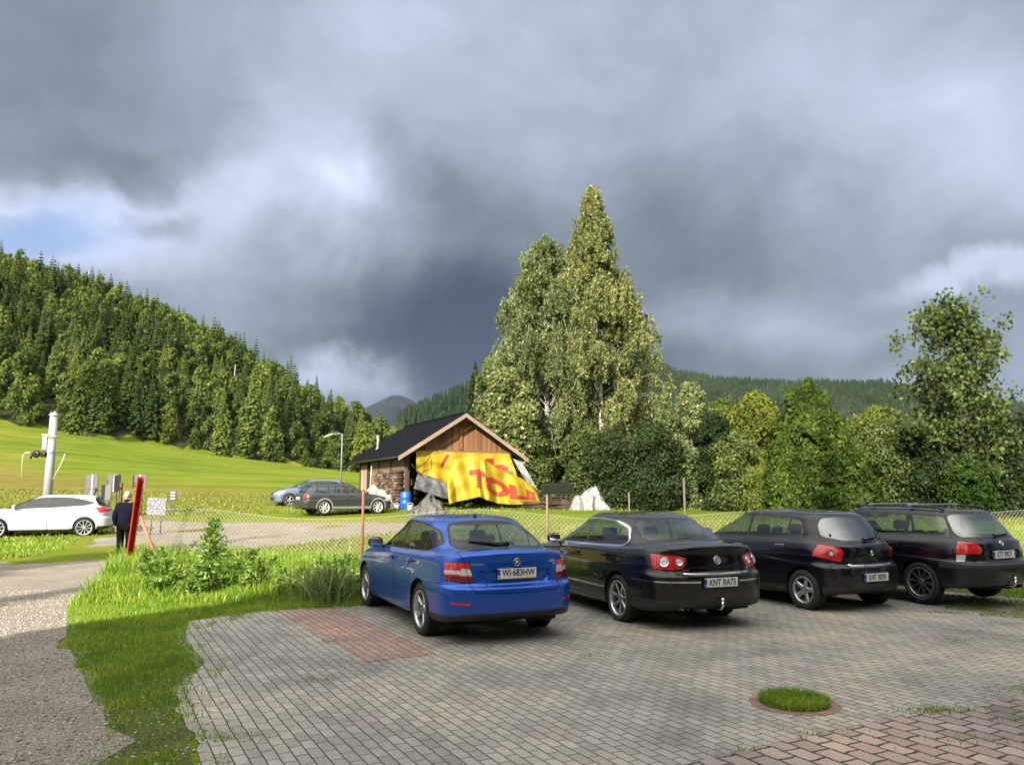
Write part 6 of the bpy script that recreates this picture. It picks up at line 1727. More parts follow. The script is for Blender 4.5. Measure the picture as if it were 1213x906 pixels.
ridge('blue_mountain', [(380, 500), (430, 484), (452, 474), (468, 468), (482, 471), (500, 482), (540, 500), (600, 510)], 5200, 2500, M['rock_slope'], 9, 0, 0)

# ---- birches and garden trees
def birch(H, R, n, rg, low=.10, narrow=.75, lean=(0, 0)):
    """hanging sprays off arching limbs"""
    m = MB(); pts = []; nseg = 12
    for k in range(nseg):
        t = k/(nseg-1); pts.append(Vector((lean[0]*t*t + .12*sin(t*7), lean[1]*t*t + .1*cos(t*5), H*t*.985)))
    m.tube(pts, [.21*(1-k/(nseg-1))**.9+.012 for k in range(nseg)], 8)
    C = []; Nn = []
    nl = 150
    for k in range(nl):
        t = low + (1-low)*((k+rg.random())/nl); t = min(t, .985); i = t*(nseg-1); i0 = int(i); p = pts[i0].lerp(pts[min(i0+1, nseg-1)], i-i0)
        prof = (min(1, (t-low*.5)/.28))**.6*(1-t)**narrow*1.55+.02; a = rg.uniform(0, 6.28); l = R*prof*rg.uniform(.70, 1.08)
        up = .85*l*rg.uniform(.5, 1.1); q1 = p+Vector((cos(a)*l*.5, sin(a)*l*.5, up*.75)); q2 = p+Vector((cos(a)*l*.85, sin(a)*l*.85, up*.9)); q3 = p+Vector((cos(a)*l*1.02, sin(a)*l*1.02, up*.45))
        r0 = .038*(1-t)+.009; m.tube([p, q1, q2, q3], [r0, r0*.6, r0*.35, r0*.15], 4, cap=False)
        # sprays
        for s in range(int(9+rg.random()*9)):
            f = rg.uniform(.30, 1.0); base = (p.lerp(q1, f/.5) if f < .5 else (q1.lerp(q2, (f-.5)/.3) if f < .8 else q2.lerp(q3, (f-.8)/.2)))
            base = base + Vector(rg.normal(0, (.10+.20*min(1, l/1.5)), 3)); ln_ = rg.uniform(.5, 1.9)*(.6+.4*min(1, l/2)); dx, dy = rg.normal(0, .16, 2)
            kk = max(3, int(n/(nl*13)))
            ts = rg.random(kk); 
            C.append(np.stack([base.x+dx*ts*ln_+rg.normal(0, .10, kk), base.y+dy*ts*ln_+rg.normal(0, .10, kk), base.z-ts*ln_+rg.normal(0, .05, kk)], 1))
    C = np.concatenate(C); V, F = cards(C, rg.uniform(.065, .14, len(C)), rg, asp=1.5, droop=.6)
    return V, F, m
def put(root, x, y, s=1, rz=0, label=None, cat=None, grp=None, dz=-.05):
    root.location = (x, y, gz(x, y)+dz); root.scale = (s, s, s); root.rotation_euler = (0, 0, rz); tag(root, label, cat, grp); return root
q = AT(712, 560, 50); V, F, m = birch(21.3, 4.2, 200000, RG, low=.06, narrow=.95, lean=(-.4, 0))
put(tree_obj('birch_tree', V, F, M['birch'], m, M['birch_bark']), q.x, 50, 1, 0, 'tallest silver birch, with drooping sunlit foliage, right of the barn', 'birch')
q = AT(648, 560, 51); V, F, m = birch(17.4, 3.5, 140000, RG, low=.07, narrow=.55, lean=(-.3, 0))
put(tree_obj('birch_tree', V, F, M['birch'], m, M['birch_bark']), q.x, 51, 1, 1, 'second silver birch, shorter, with a blunt top, between the barn and the tallest birch', 'birch')
def bush(H, R, n, rg, card=.16, cmat='shrub', lobes=16, low=.02, top=1.0, spikes=0, trunk_h=.6, limbs=6):
    V, F = broad_arrays(H, R, rg, lobes=lobes, per=n//lobes, card=card, low=low, top=top)
    if spikes:
        C = []
        for k in range(spikes):
            a = rg.uniform(0, 6.28); r = R*math.sqrt(rg.random())*.75; h0 = H*(.55+.35*(1-r/R)); hh = rg.uniform(.3, .9)
            ts = rg.random(26); C.append(np.stack([cos(a)*r+rg.normal(0, .05, 26), sin(a)*r+rg.normal(0, .05, 26), h0+ts*hh+.1], 1))
        C = np.concatenate(C); V2, F2 = cards(C, rg.uniform(.6, 1.3, len(C))*card*.9, rg, asp=1.6); F2 = F2+len(V); V = np.concatenate([V, V2]); F = np.concatenate([F, F2])
    m = trunk(H*trunk_h, .10+.01*H, .03, rg, limbs=limbs, R=R, lean=.04)
    return tree_obj('shrub', V, F, M[cmat], m, M['bark'])
def bush_px(name, u, vtop, vbase, D, wpx, n, cmat, label, cat='shrub', card=.15, **k):
    n = int(n*1.5); card = card*.80; wpx = wpx*1.3
    q = AT(u, vbase, D); g = gz(q.x, D); H = (AT(u, vtop, D).z-g)*.97; R = wpx/FPX*D*.5
    r = bush(H, R, n, RG, card=card, cmat=cmat, **k); r.name = name
    return put(r, q.x, D, 1, RG.uniform(0, 6), label, cat)
bush_px('broadleaf_tree', 600, 425, 585, 47, 84, 15000, 'birch', 'broad sunlit tree with dense yellow-green leaves directly behind the barn roof', 'tree', card=.20, lobes=24)
bush_px('broadleaf_tree', 588, 400, 585, 53, 60, 9000, 'shrub', 'dull green tree rising behind the sunlit one left of the birches', 'tree', card=.22, lobes=18)
bush_px('broadleaf_tree', 632, 500, 592, 46.5, 62, 8000, 'shrub', 'low shaded shrub beside the right end of the barn', 'shrub', card=.16)
bush_px('broadleaf_tree', 690, 500, 592, 47.5, 70, 9000, 'shrub', 'leafy undergrowth around the trunk of the tallest birch', 'shrub', card=.16)
V, F = spruce_arrays(9.5, 1.9, RG, whorls=30, nb=10, card=.8, sub=4); q = AT(562, 560, 55)
put(tree_obj('spruce_tree', V, F, M['hedge_dark'], trunk(9, .15, .02, RG), M['bark']), q.x, 55, 1, 0, 'dark spruce peeping out at the left of the birches above the barn ridge', 'spruce')
H_ = [
 ('hedge_bush', 722, 508, 592, 42, 72, 15000, 'hedge_dark', 'dark green hedge shrub at the left end of the garden hedge beside the white sheet', .13),
 ('hedge_bush', 775, 500, 592, 41, 74, 16000, 'hedge_dark', 'dark green hedge shrub second from the left end of the hedge', .13),
 ('hedge_bush', 800, 478, 592, 46, 70, 9000, 'shrub', 'olive tree with a rounded top behind the dark hedge shrubs', .16),
 ('willow_shrub', 822, 443, 592, 42, 56, 13000, 'birch', 'tall grey-green willow shrub with a pointed top in the hedge', .15),
 ('willow_shrub', 850, 480, 592, 40.5, 50, 12000, 'hedge_dark', 'blackish green shrub with silvery leaves in front of the yellow ones', .13),
 ('yellow_shrub', 862, 466, 592, 44, 62, 12000, 'shrub_yellow', 'yellow-green shrub left of the broad yellow one in the hedge', .15),
 ('yellow_shrub', 898, 460, 592, 43, 76, 15000, 'shrub_yellow', 'broad yellow-topped shrub left of the bright cone-shaped thuja', .15),
 ('hedge_bush', 872, 506, 595, 40, 64, 12000, 'shrub', 'olive shaded shrub below the yellow-topped ones', .14),
 ('low_bush', 908, 556, 597, 38, 50, 8000, 'shrub_yellow', 'low sunlit yellow-green bush at the foot of the hedge left of the thuja', .11),
 ('hedge_bush', 1040, 478, 595, 43, 92, 16000, 'shrub_yellow', 'olive shrub with yellow tips right of the thuja', .15),
 ('hedge_bush', 1060, 496, 597, 39, 96, 17000, 'shrub', 'shaded bronze-green shrub behind the dark hatchback roof', .13),
 ('hedge_bush', 1005, 508, 597, 40, 40, 7000, 'shrub', 'shaded green shrub squeezed in right behind the thuja', .13),
 ('hedge_bush', 1110, 492, 597, 37, 84, 16000, 'hedge_dark', 'dark shrub below the leafy maple, above the estate car roof', .13),
 ('hedge_bush', 1175, 482, 600, 37, 90, 17000, 'hedge_dark', 'dark tall shrub behind the tailgate of the estate car', .13),
 ('hedge_bush', 1232, 478, 600, 39, 70, 11000, 'hedge_dark', 'dark tall shrub cut by the right edge of the picture', .13),
 ('low_bush', 1150, 548, 603, 35, 62, 9000, 'thuja', 'low bright green bush behind the estate car, at its rear corner', .12)]
for (nm, u, vt, vb, D, wp, n, cm, lab, cs) in H_:
    bush_px(nm, u, vt, vb, D, wp, n, cm, lab, 'shrub' if nm != 'low_bush' else 'bush', card=cs, spikes=80 if 'yellow' in cm else 45, lobes=26)
# thuja: narrow cone of upright sprays
def thuja(H, R, n, rg):
    C = []; N = []
    for k in range(n):
        t = rg.random()**.9; a = rg.uniform(0, 6.28); pr = (1-t)**.62*(min(1, t/.10+.55)); lump = 1+.20*sin(a*3+t*9)+.16*sin(a*5-t*14)+.14*sin(a*9+t*31)
        r = R*pr*lump*rg.uniform(.55, 1.08); C.append((cos(a)*r+rg.normal(0, .05), sin(a)*r+rg.normal(0, .05), H*t)); N.append((cos(a), sin(a), .3))
    V, F = cards(np.array(C), rg.uniform(.06, .15, n), rg, asp=2.2, nrm=np.array(N), droop=-.8); return V, F
q = AT(966, 600, 37); V, F = thuja(6.6, 1.5, 30000, RG)
V2, F2 = thuja(5.4, 1.35, 20000, RG); V2 = V2+np.array([1.0, .2, 0]); F2 = F2+len(V); V3, F3 = thuja(6.2, 1.2, 14000, RG); V3 = V3+np.array([-.7, .1, 0]); F3 = F3+len(V)+len(V2)
V4, F4 = thuja(4.0, 1.3, 12000, RG); V4 = V4+np.array([-1.35, -.2, 0]); V5, F5 = thuja(5.9, .9, 9000, RG); V5 = V5+np.array([.45, -.3, 0]); V6, F6 = thuja(3.4, 1.2, 9000, RG); V6 = V6+np.array([1.9, -.1, 0])
Vt, Ft = [V, V2, V3], [F, F2, F3]
for a_, b_ in ((V4, F4), (V5, F5), (V6, F6)): Ft.append(b_+sum(len(q_) for q_ in Vt)); Vt.append(a_)
Vt = np.concatenate(Vt); wob = np.array([noise.noise(Vector(p_)*1.1) for p_ in Vt[::4].tolist()]).repeat(4); Vt = Vt+np.stack([wob*.55, wob*.3, wob*.2], 1)*np.clip(Vt[:, 2:3]/2, 0, 1)
put(tree_obj('thuja_tree', Vt, np.concatenate(Ft), M['thuja'], trunk(5, .12, .03, RG), M['bark']), q.x, 37, 1, 0, 'bright green pointed thuja standing in front of the hedge above the hatchback roof', 'thuja')
# young maple with see-through crown
def maple(H, R, rg):
    m = MB(); pts = [Vector((0, 0, 0)), Vector((.1, 0, H*.25)), Vector((0, .1, H*.5)), Vector((.15, 0, H*.75)), Vector((.1, 0, H*.95))]; m.tube(pts, [.14, .11, .08, .045, .012], 7); C = []
    for k in range(84):
        t = rg.uniform(.14, .97); i = t*4; i0 = min(3, int(i)); p = pts[i0].lerp(pts[i0+1], i-i0); a = rg.uniform(0, 6.28)
        l = R*(math.sin(min(1, (t-.02)/.40)*pi/2))*(1-max(0, t-.5)*1.35)*rg.uniform(.5, 1.15); e = p+Vector((cos(a)*l, sin(a)*l, l*rg.uniform(.35, .8))); mid = p.lerp(e, .5)+Vector((0, 0, -.05*l))
        m.tube([p, mid, e], [.035, .02, .007], 5)
        for s in range(7):
            f = rg.uniform(.3, 1.05); c = p.lerp(e, f); tw = c+Vector(rg.normal(0, .38, 3)); m.tube([c, tw], [.009, .004], 4, cap=False)
            kk = 21; C.append(np.array(tw)+rg.normal(0, .20, (kk, 3)))
    C = np.concatenate(C); V, F = cards(C, rg.uniform(.12, .22, len(C)), rg, asp=1.15, flat=.3); return V, F, m
q = AT(1146, 600, 36); V, F, m = maple(10.4, 2.6, RG)
put(tree_obj('maple_tree', V, F, M['maple'], m, M['bark']), q.x, 36, 1, 0, 'young maple with an open see-through crown rising above the right end of the hedge', 'maple')

# tall weeds in the bank by the fence
def weed_plant(x, y, h, n, seed, label, grp=None, mat='weed'):
    rg = np.random.default_rng(seed); m = MB(); C = []
    for k in range(n):
        a = rg.uniform(0, 6.28); r = rg.uniform(0, .16)*h; hh = h*rg.uniform(.55, 1.0); p0 = Vector((cos(a)*r*.3, sin(a)*r*.3, 0)); p1 = Vector((cos(a)*r*1.6, sin(a)*r*1.6, hh))
        m.tube([p0, p0.lerp(p1, .5)+Vector((0, 0, .03)), p1], [.006, .005, .002], 4, cap=False)
        kk = int(30+hh*44); ts = rg.uniform(.2, 1.02, kk); C.append(np.stack([p0.x+(p1.x-p0.x)*ts+rg.normal(0, .06*h**.5, kk), p0.y+(p1.y-p0.y)*ts+rg.normal(0, .06*h**.5, kk), hh*ts+rg.normal(0, .02, kk)], 1))
    C = np.concatenate(C); V, F = cards(C, rg.uniform(.022, .055, len(C)), rg, asp=2.6, flat=.3)
    root = empty('weed_plant', (x, y, 0)); from_np('leaves', V, F, M[mat], parent=root); m.build('stem', [M['weed']], root)
    tag(root, label, 'weed', grp); return root
q = AT(250, 655, 15.6); weed_plant(q.x, 15.6, 1.28, 15, 1, 'tallest bushy weed standing out of the bank beside the fence, in front of the road')
q = AT(262, 668, 14.8); weed_plant(q.x, 14.8, .62, 9, 2, 'bushy weed just right of and below the tallest one')
wl = random.Random(8)
for k in range(95):
    u = wl.uniform(165, 425); D = wl.uniform(13.0, 16.6); q = AT(u, 660, D)
    if q.x < -8.3: continue
    weed_plant(q.x, D, wl.uniform(.28, .70)*(1.0 if u < 300 else .75), 7, 10+k, 'leafy green weed growing among the tall grass of the bank', 'leafy weeds of the bank')
# arching reed-like tufts near the front of the blue car
P7 = np.array([(AT(388+wl.gauss(0, 14), 690, 12.9+wl.gauss(0, .25)).x, 12.9+wl.gauss(0, .25), 0) for _ in range(420)])
blades('broad_leaved_grass', P7, lambda r, n, p: r.uniform(.35, .75, n), lambda r, n: r.uniform(.018, .032, n), grass_mat('pale_broad_grass', [(0, (.12, .19, .04)), (1, (.28, .33, .12))]), 31, segs=3, lean=.9)
# ------------------------------------------------------------------ parked cars
blue_liftback((-.90, 11.45), 2.010)
black_saloon((1.83, 12.42), 1.945)
build_hatch_dark((4.55, 13.55), 2.040)
r = build_estate_dark((6.62, 14.02), 2.022); r.location.z = .05
build_white_hatch((-16.6, 27.8), 3.518, gz(-16.6, 27.8)-.03)
r, _ = build_grey_estate((-8.3, 38.2), .62, gz(-8.3, 38.2)+.02)
build_crossover((-11.4, 44.0), 3.62, gz(-11.4, 44.0)-.08)

# ------------------------------------------------------------------ wood materials
def plank_mat(name, c, width=.14, vert=True, var=.3, gap=.05):
    m, nt, out = new_mat(name); p = nd(nt, 'ShaderNodeBsdfPrincipled', Roughness=.8)
    tc = nt.nodes.new('ShaderNodeTexCoord'); s = nt.nodes.new('ShaderNodeSeparateXYZ'); L(nt, tc.outputs['Object'], s.inputs[0])
    ax = math_n(nt, 'ADD', s.outputs['X'], s.outputs['Y']) if vert else s.outputs['Z']
    u = math_n(nt, 'DIVIDE', ax, width); fl = math_n(nt, 'FLOOR', u); fr_ = math_n(nt, 'FRACT', u)
    wn = nt.nodes.new('ShaderNodeTexWhiteNoise'); wn.noise_dimensions = '1D'; L(nt, fl, wn.inputs['W'])
    mp = nt.nodes.new('ShaderNodeMapping'); mp.inputs['Scale'].default_value = (9, 9, .8) if vert else (.8, .8, 9); L(nt, tc.outputs['Object'], mp.inputs[0])
    n = noise_n(nt, 2.5, 6, .65, mp.outputs[0])
    v = math_n(nt, 'ADD', math_n(nt, 'MULTIPLY', wn.outputs['Value'], .6), math_n(nt, 'MULTIPLY', n.outputs[0], .8))
    r = ramp(nt, v, [(.3, tuple(x*(1-var) for x in c)), (.7, c), (1.0, tuple(min(1, x*(1+var)) for x in c))])
    g = math_n(nt, 'LESS_THAN', fr_, gap); L(nt, mixc(nt, g, r.outputs[0], tuple(x*.15 for x in c)), p.inputs['Base Color'])
    b = nd(nt, 'ShaderNodeBump', Strength=.4, Distance=.01); L(nt, math_n(nt, 'SUBTRACT', n.outputs[0], g), b.inputs['Height']); L(nt, b.outputs[0], p.inputs['Normal'])
    L(nt, p.outputs[0], out.inputs[0]); return m
M['gable'] = plank_mat('brown_gable_boards', (.17, .080, .038), .16, True, .45)
M['wall_wood'] = plank_mat('weathered_wall_boards', (.16, .11, .065), .18, False, .35)
M['pale_wood'] = plank_mat('pale_rafter_wood', (.22, .165, .13), .5, False, .25, 0)
M['dark_wood'] = plank_mat('dark_timber', (.050, .032, .022), .2, True, .4)
def corr_mat():
    m, nt, out = new_mat('black_roof_sheet'); p = nd(nt, 'ShaderNodeBsdfPrincipled', Roughness=.75)
    p.inputs['Specular IOR Level'].default_value = .03
    p.inputs['Base Color'].default_value = (.006, .0065, .009, 1); tc = nt.nodes.new('ShaderNodeTexCoord'); s = nt.nodes.new('ShaderNodeSeparateXYZ'); L(nt, tc.outputs['Object'], s.inputs[0])
    w_ = math_n(nt, 'SINE', math_n(nt, 'MULTIPLY', s.outputs['Y'], 34)); b = nd(nt, 'ShaderNodeBump', Strength=.5, Distance=.03); L(nt, w_, b.inputs['Height']); L(nt, b.outputs[0], p.inputs['Normal'])
    L(nt, p.outputs[0], out.inputs[0]); return m
M['roof'] = corr_mat()
def slab(mb, pts, th, n=None, mi=0):
    """extrude a planar polygon by th along its normal"""
    P = [Vector(p) for p in pts]; nn = n or (P[1]-P[0]).cross(P[2]-P[0]).normalized()
    k = len(P); mb.add(P + [p+nn*th for p in P], [tuple(reversed(range(k))), tuple(range(k, 2*k))] + [(i, (i+1) % k, k+(i+1) % k, k+i) for i in range(k)], mi)

# ------------------------------------------------------------------ barn
BA = AT(552, 490, 42); BZ = gz(-2.5, 42)-.05; ang = radians(26.05)
barn = empty('barn', (BA.x, 42, BZ), ang); tag(barn, 'wooden barn with black roof and brown boarded gable behind the yellow banner', 'barn')
ap = BA.z-BZ; ev = ap-2.42; HW = 3.78; RL = 10.6
def rz_(x): return ap-(ap-ev)*abs(x)/HW
m = MB(); slab(m, [(0, 0, ap), (0, RL, ap), (-HW, RL, ev), (-HW, 0, ev)], .07, Vector((-.5, 0, .85)).normalized()); m.build('roof', [M['roof']], barn)
m = MB(); slab(m, [(0, 0, ap), (HW, 0, ev), (HW, RL, ev), (0, RL, ap)], .07, Vector((.5, 0, .85)).normalized()); m.build('roof', [M['roof']], barn)
m = MB(); m.box((0, RL/2, ap+.07), (.22, RL+.04, .05)); m.build('ridge_cap', [M['roof']], barn)
for s in (-1, 1):
    m = MB(); d = Vector((s*HW, 0, ev-ap)); d.normalize(); nn = Vector((0, 0, 1))
    slab(m, [(0, -.04, ap-.20), (s*HW*1.01, -.04, ev-.20), (s*HW*1.01, -.04, ev+.03), (0, -.04, ap+.03)], .045, Vector((0, -1, 0))); m.build('barge_board', [M['pale_wood']], barn)
    m = MB()
    for k in range(9):
        y = .4+k*1.2; a = Vector((0, y, ap-.1)); b = Vector((s*HW*.99, y, ev-.1)); mid = (a+b)/2
        m.box(mid, (.09, (b-a).length, .12), rot=(b-a).to_track_quat('Y', 'Z').to_matrix())
    m.build('rafters', [M['dark_wood']], barn)
WY = .75; gw = 3.15; gzb = ap-2.02
m = MB(); slab(m, [(-2.95, WY, gzb), (2.95, WY, gzb), (2.95, WY, rz_(2.95)-.04), (0, WY, ap-.04), (-2.95, WY, rz_(2.95)-.04)], .06, Vector((0, 1, 0))); m.build('gable_wall', [M['gable']], barn)
m = MB(); m.box((0, WY-.06, gzb-.05), (6.3, .16, .20)); m.box((0, WY-.05, (gzb+ap)/2), (.16, .08, ap-gzb-.2)); m.build('tie_beam', [simple('beam_wood', (.17, .08, .04), .8, var=.3)], barn)
for x in (-gw+.1, 1.0, gw-.1): m = MB(); m.box((x, WY, gzb/2), (.18, .18, gzb)); m.build('post', [M['dark_wood']], barn)
for y in (3.2, 5.6, 8.0, 9.7):
    for x in (-gw, gw): m = MB(); m.box((x, y, ev/2), (.18, .18, ev+.3)); m.build('post', [M['dark_wood']], barn)
m = MB(); m.box((-gw, 8.9, 1.25), (.08, 1.6, 2.6)); m.build('side_panel', [plank_mat('tan_boards', (.30, .23, .14), .2, True, .3)], barn)
m = MB(); m.box((-gw, 4.2, 1.3), (.08, 6.6, 2.7)); m.build('side_wall', [M['wall_wood']], barn)
m = MB(); m.box((gw, 5.2, 1.3), (.08, 9.0, 2.7)); m.build('side_wall', [M['wall_wood']], barn)
m = MB(); slab(m, [(-gw, 9.8, 0), (gw, 9.8, 0), (gw, 9.8, rz_(gw)-.06), (0, 9.8, ap-.1), (-gw, 9.8, rz_(gw)-.06)], .06, Vector((0, 1, 0))); m.build('back_wall', [M['wall_wood']], barn)
m = MB(); px, py = -2.55, 8.2; m.tube([(px, py, rz_(px)), (px, py, rz_(px)+.80)], .06, 12); m.lathe([(.10, 0), (.11, .04), (.02, .09)], 12, c=(px, py, rz_(px)+.80)); m.lathe([(.15, -.05), (.075, .10)], 12, c=(px, py, rz_(px)+.02)); m.build('flue_pipe', [simple('white_enamel', (.40, .40, .39), .4)], barn)
m = MB(); m.tube([(-HW-.02, 0, ev-.02), (-HW-.02, RL, ev-.02)], .06, 8); m.build('gutter', [M['dark']], barn)
m = MB(); m.tube([(-gw+.05, -.02, ev-.35), (-2.9, -.1, ev-.62), (-2.3, -.02, ev-.30), (-1.9, .3, ev+.1)], .02, 6); m.build('hose', [M['dark']], barn)
# firewood stacked along the side wall
m = MB(); rr2 = random.Random(4)
for iz in range(13):
    for iy in range(22):
        y = .9+iy*.20+rr2.uniform(-.03, .03)+(.1 if iz % 2 else 0); z = .12+iz*.155+rr2.uniform(-.02, .02)
        if y > 5.4: continue
        r_ = rr2.uniform(.06, .095); m.tube([(-gw-.06, y, z), (-gw-.42+rr2.uniform(-.06, .06), y, z)], r_, 6, mi=rr2.choice((0, 0, 1, 2)))
fw = m.build('firewood_stack', [simple('log_dark', (.045, .028, .018), .9), simple('log_brown', (.11, .06, .035), .9), simple('log_grey', (.16, .12, .09), .9)])
fw.location = barn.location; fw.rotation_euler = barn.rotation_euler; tag(fw, 'firewood stacked under the eaves along the left wall of the barn', 'firewood')
m = MB()
for k in range(30):
    m.box((rr2.uniform(-2.9, -1.9) , rr2.uniform(1.4, 3.2), rr2.uniform(.2, 1.6)), (rr2.uniform(.2, .7), rr2.uniform(.2, .6), rr2.uniform(.1, .5)), rot=Matrix.Rotation(rr2.uniform(0, 3), 3, 'Z'), mi=rr2.choice((0, 1)))
jk = m.build('stored_lumber', [M['dark_wood'], simple('old_board', (.13, .09, .06), .9)]); jk.location = barn.location; jk.rotation_euler = barn.rotation_euler; tag(jk, 'dark boards and boxes stored inside the open front of the barn', 'lumber')
m = MB(); m.tube([(-gw-.55, 5.7, .05), (-gw-.45, 5.9, 1.1), (-gw-.38, 6.0, 2.4)], [.05, .045, .035], 7); pl_ = m.build('pale_pole', [M['birch_bark']]); pl_.location = barn.location; pl_.rotation_euler = barn.rotation_euler; tag(pl_, 'pale wooden pole leaning against the left wall of the barn', 'pole')

# ------------------------------------------------------------------ cloths
def poly_at(pl, t):
    """point at parameter t along a polyline given with equal parameter steps"""
    n = len(pl)-1; i = min(n-1, int(t*n)); f = t*n-i; return Vector(pl[i]).lerp(Vector(pl[i+1]), f)
def make_cloth(top, bot, dtop, dbot, folds, amp, seed):
    """top/bottom outlines measured on the photograph, with the distance of each; returns surface function"""
    def f(s, t, off=0.0):
        a = poly_at(top, s); b = poly_at(bot, s); q = a.lerp(b, t)
        D = (dtop(s)*(1-t)+dbot(s)*t) - amp*(.25+.75*t)*(math.sin(s*folds*6.28+2.2*t+1.5*math.sin(s*5+seed)) + .55*math.sin(s*folds*15+seed-3*t)) - .16*noise.noise(Vector((s*5, t*4, seed))) - off
        r = ray(q.x, q.y); k = D/r.y; return Vector((r.x*k, D, CAMH+r.z*k))
    return f
def cloth_grid(name, f, mats, parent=None, ns=70, ntt=34, th=.012, cut=None):
    V = []; F = []; g = {}
    for j in range(ntt+1):
        for i in range(ns+1): g[i, j] = len(V); V.append(f(i/ns, j/ntt))
    for j in range(ntt):
        for i in range(ns):
            if cut and cut((i+.5)/ns, (j+.5)/ntt): continue
            F.append((g[i, j], g[i+1, j], g[i+1, j+1], g[i, j+1]))
    n = len(V); V2 = V + [p+Vector((0, th, 0)) for p in V]; F2 = F + [tuple(n+k for k in reversed(q)) for q in F]
    me = bpy.data.meshes.new(name); me.from_pydata(V2, [], F2)
    for mm in (mats if isinstance(mats, list) else [mats]): me.materials.append(mm)
    for q in me.polygons: q.use_smooth = True
    me.update(); return link(name, me, parent)
def cloth_text(f, body, s0, s1, t0, t1, mat, parent, off=.05, shear=0.0, name='lettering', flip=False):
    cu = bpy.data.curves.new(name, 'FONT'); cu.body = body; cu.size = 1; cu.resolution_u = 4; cu.offset = .06
    o = bpy.data.objects.new(name, cu); COL.objects.link(o); bpy.context.view_layer.update()
    me = bpy.data.meshes.new_from_object(o.evaluated_get(bpy.context.evaluated_depsgraph_get())); bpy.data.objects.remove(o)
    bm = bmesh.new(); bm.from_mesh(me); bmesh.ops.triangulate(bm, faces=bm.faces[:])
    for _ in range(5):
        es = [e for e in bm.edges if e.calc_length() > .07]
        if not es: break
        bmesh.ops.subdivide_edges(bm, edges=es, cuts=1); bmesh.ops.triangulate(bm, faces=bm.faces[:])
    x0 = min(v.co.x for v in bm.verts); x1 = max(v.co.x for v in bm.verts); y0 = min(v.co.y for v in bm.verts); y1 = max(v.co.y for v in bm.verts)
    for v in bm.verts:
        a = (v.co.x-x0)/(x1-x0); b = (v.co.y-y0)/(y1-y0); s = s0+(s1-s0)*a; t = t1+(t0-t1)*b + shear*(a-.5)
        v.co = f(min(1, max(0, s)), min(1, max(0, t)), off)
    bm.to_mesh(me); bm.free(); me.materials.clear(); me.materials.append(mat); return link(name, me, parent)
def cloth_mat(name, c, rough=.5, tr=.12, var=.12):
    m, nt, out = new_mat(name); p = nd(nt, 'ShaderNodeBsdfPrincipled', Roughness=rough); tc = nt.nodes.new('ShaderNodeTexCoord'); n = noise_n(nt, 1.6, 6, .65, tc.outputs['Object'])
    r = ramp(nt, n.outputs[0], [(.3, tuple(x*(1-var) for x in c)), (.7, c)]); L(nt, r.outputs[0], p.inputs['Base Color'])
    n2 = noise_n(nt, 4, 5, .6, tc.outputs['Object'], 1.0); b = nd(nt, 'ShaderNodeBump', Strength=.5, Distance=.08); L(nt, n2.outputs[0], b.inputs['Height']); L(nt, b.outputs[0], p.inputs['Normal'])
    t = nd(nt, 'ShaderNodeBsdfTranslucent'); L(nt, r.outputs[0], t.inputs[0]); mx = nt.nodes.new('ShaderNodeMixShader'); mx.inputs[0].default_value = tr
    L(nt, p.outputs[0], mx.inputs[1]); L(nt, t.outputs[0], mx.inputs[2]); L(nt, mx.outputs[0], out.inputs[0]); return m
M['yellow'] = cloth_mat('yellow_banner_vinyl', (.37, .265, .008)); M['red_print'] = simple('red_banner_print', (.26, .020, .008), .5); M['grey_cloth'] = cloth_mat('grey_tarpaulin', (.075, .075, .085)); M['dirty_white'] = cloth_mat('white_sheeting', (.30, .305, .315), .5, .2, .45)
M['dirty_grey'] = cloth_mat('dirty_sheeting', (.11, .105, .095), .6, .1, .5)
def wallY(u):                                           # distance of the barn's gable plane along the photo column u
    r = ray(u, 540); c, s = cos(ang), sin(ang); n = Vector((-s, c)); k = (Vector((BA.x, 42)).dot(n)+WY-.25)/(r.x*n.x+r.y*n.y); return r.y*k
yb = empty('yellow_banner', (AT(560, 580, 40.5).x, 40.5, gz(-2, 40.5))); tag(yb, 'large yellow banner with red letters draped over the open front of the barn', 'banner')
def kid(o, par):                                         # keep world place of a child whose mesh is in world coordinates
    o.parent = par; o.matrix_parent_inverse = par.matrix_world.inverted() if False else Matrix.Translation(-Vector(par.location)); return o
fA = make_cloth([(493, 534), (520, 534.5), (550, 536), (575, 536.5), (603, 537)], [(493, 558), (512, 566), (533, 577), (575, 578), (613, 564)],
                lambda s: wallY(493+110*s), lambda s: wallY(493+110*s)-.45, 2.2, .12, 1.0)
a = cloth_grid('hung_sheet', fA, [M['yellow']]); kid(a, yb)
t_ = cloth_text(fA, 'fa', .66, .975, .16, .98, M['red_print'], None); kid(t_, yb)
t_ = cloth_text(fA, '/', .30, .36, .10, .5, M['red_print'], None); kid(t_, yb)
fB = make_cloth([(529, 566), (538, 544), (552, 541), (567, 539.5), (576, 546), (588, 554), (602, 560), (617, 566), (636, 579)],
                [(532, 597), (541, 594), (556, 591), (568, 588), (577, 592), (590, 596), (606, 597.5), (622, 597), (641, 596)],
                lambda s: wallY(530+105*s)-(1.15 if s < .5 else 1.0), lambda s: wallY(530+105*s)-2.5, 2.6, .36, 2.3)
a = cloth_grid('draped_sheet', fB, [M['yellow']], ns=90); kid(a, yb)
t_ = cloth_text(fB, 'TOLI', .27, .97, .34, .80, M['red_print'], None, shear=.05); kid(t_, yb)
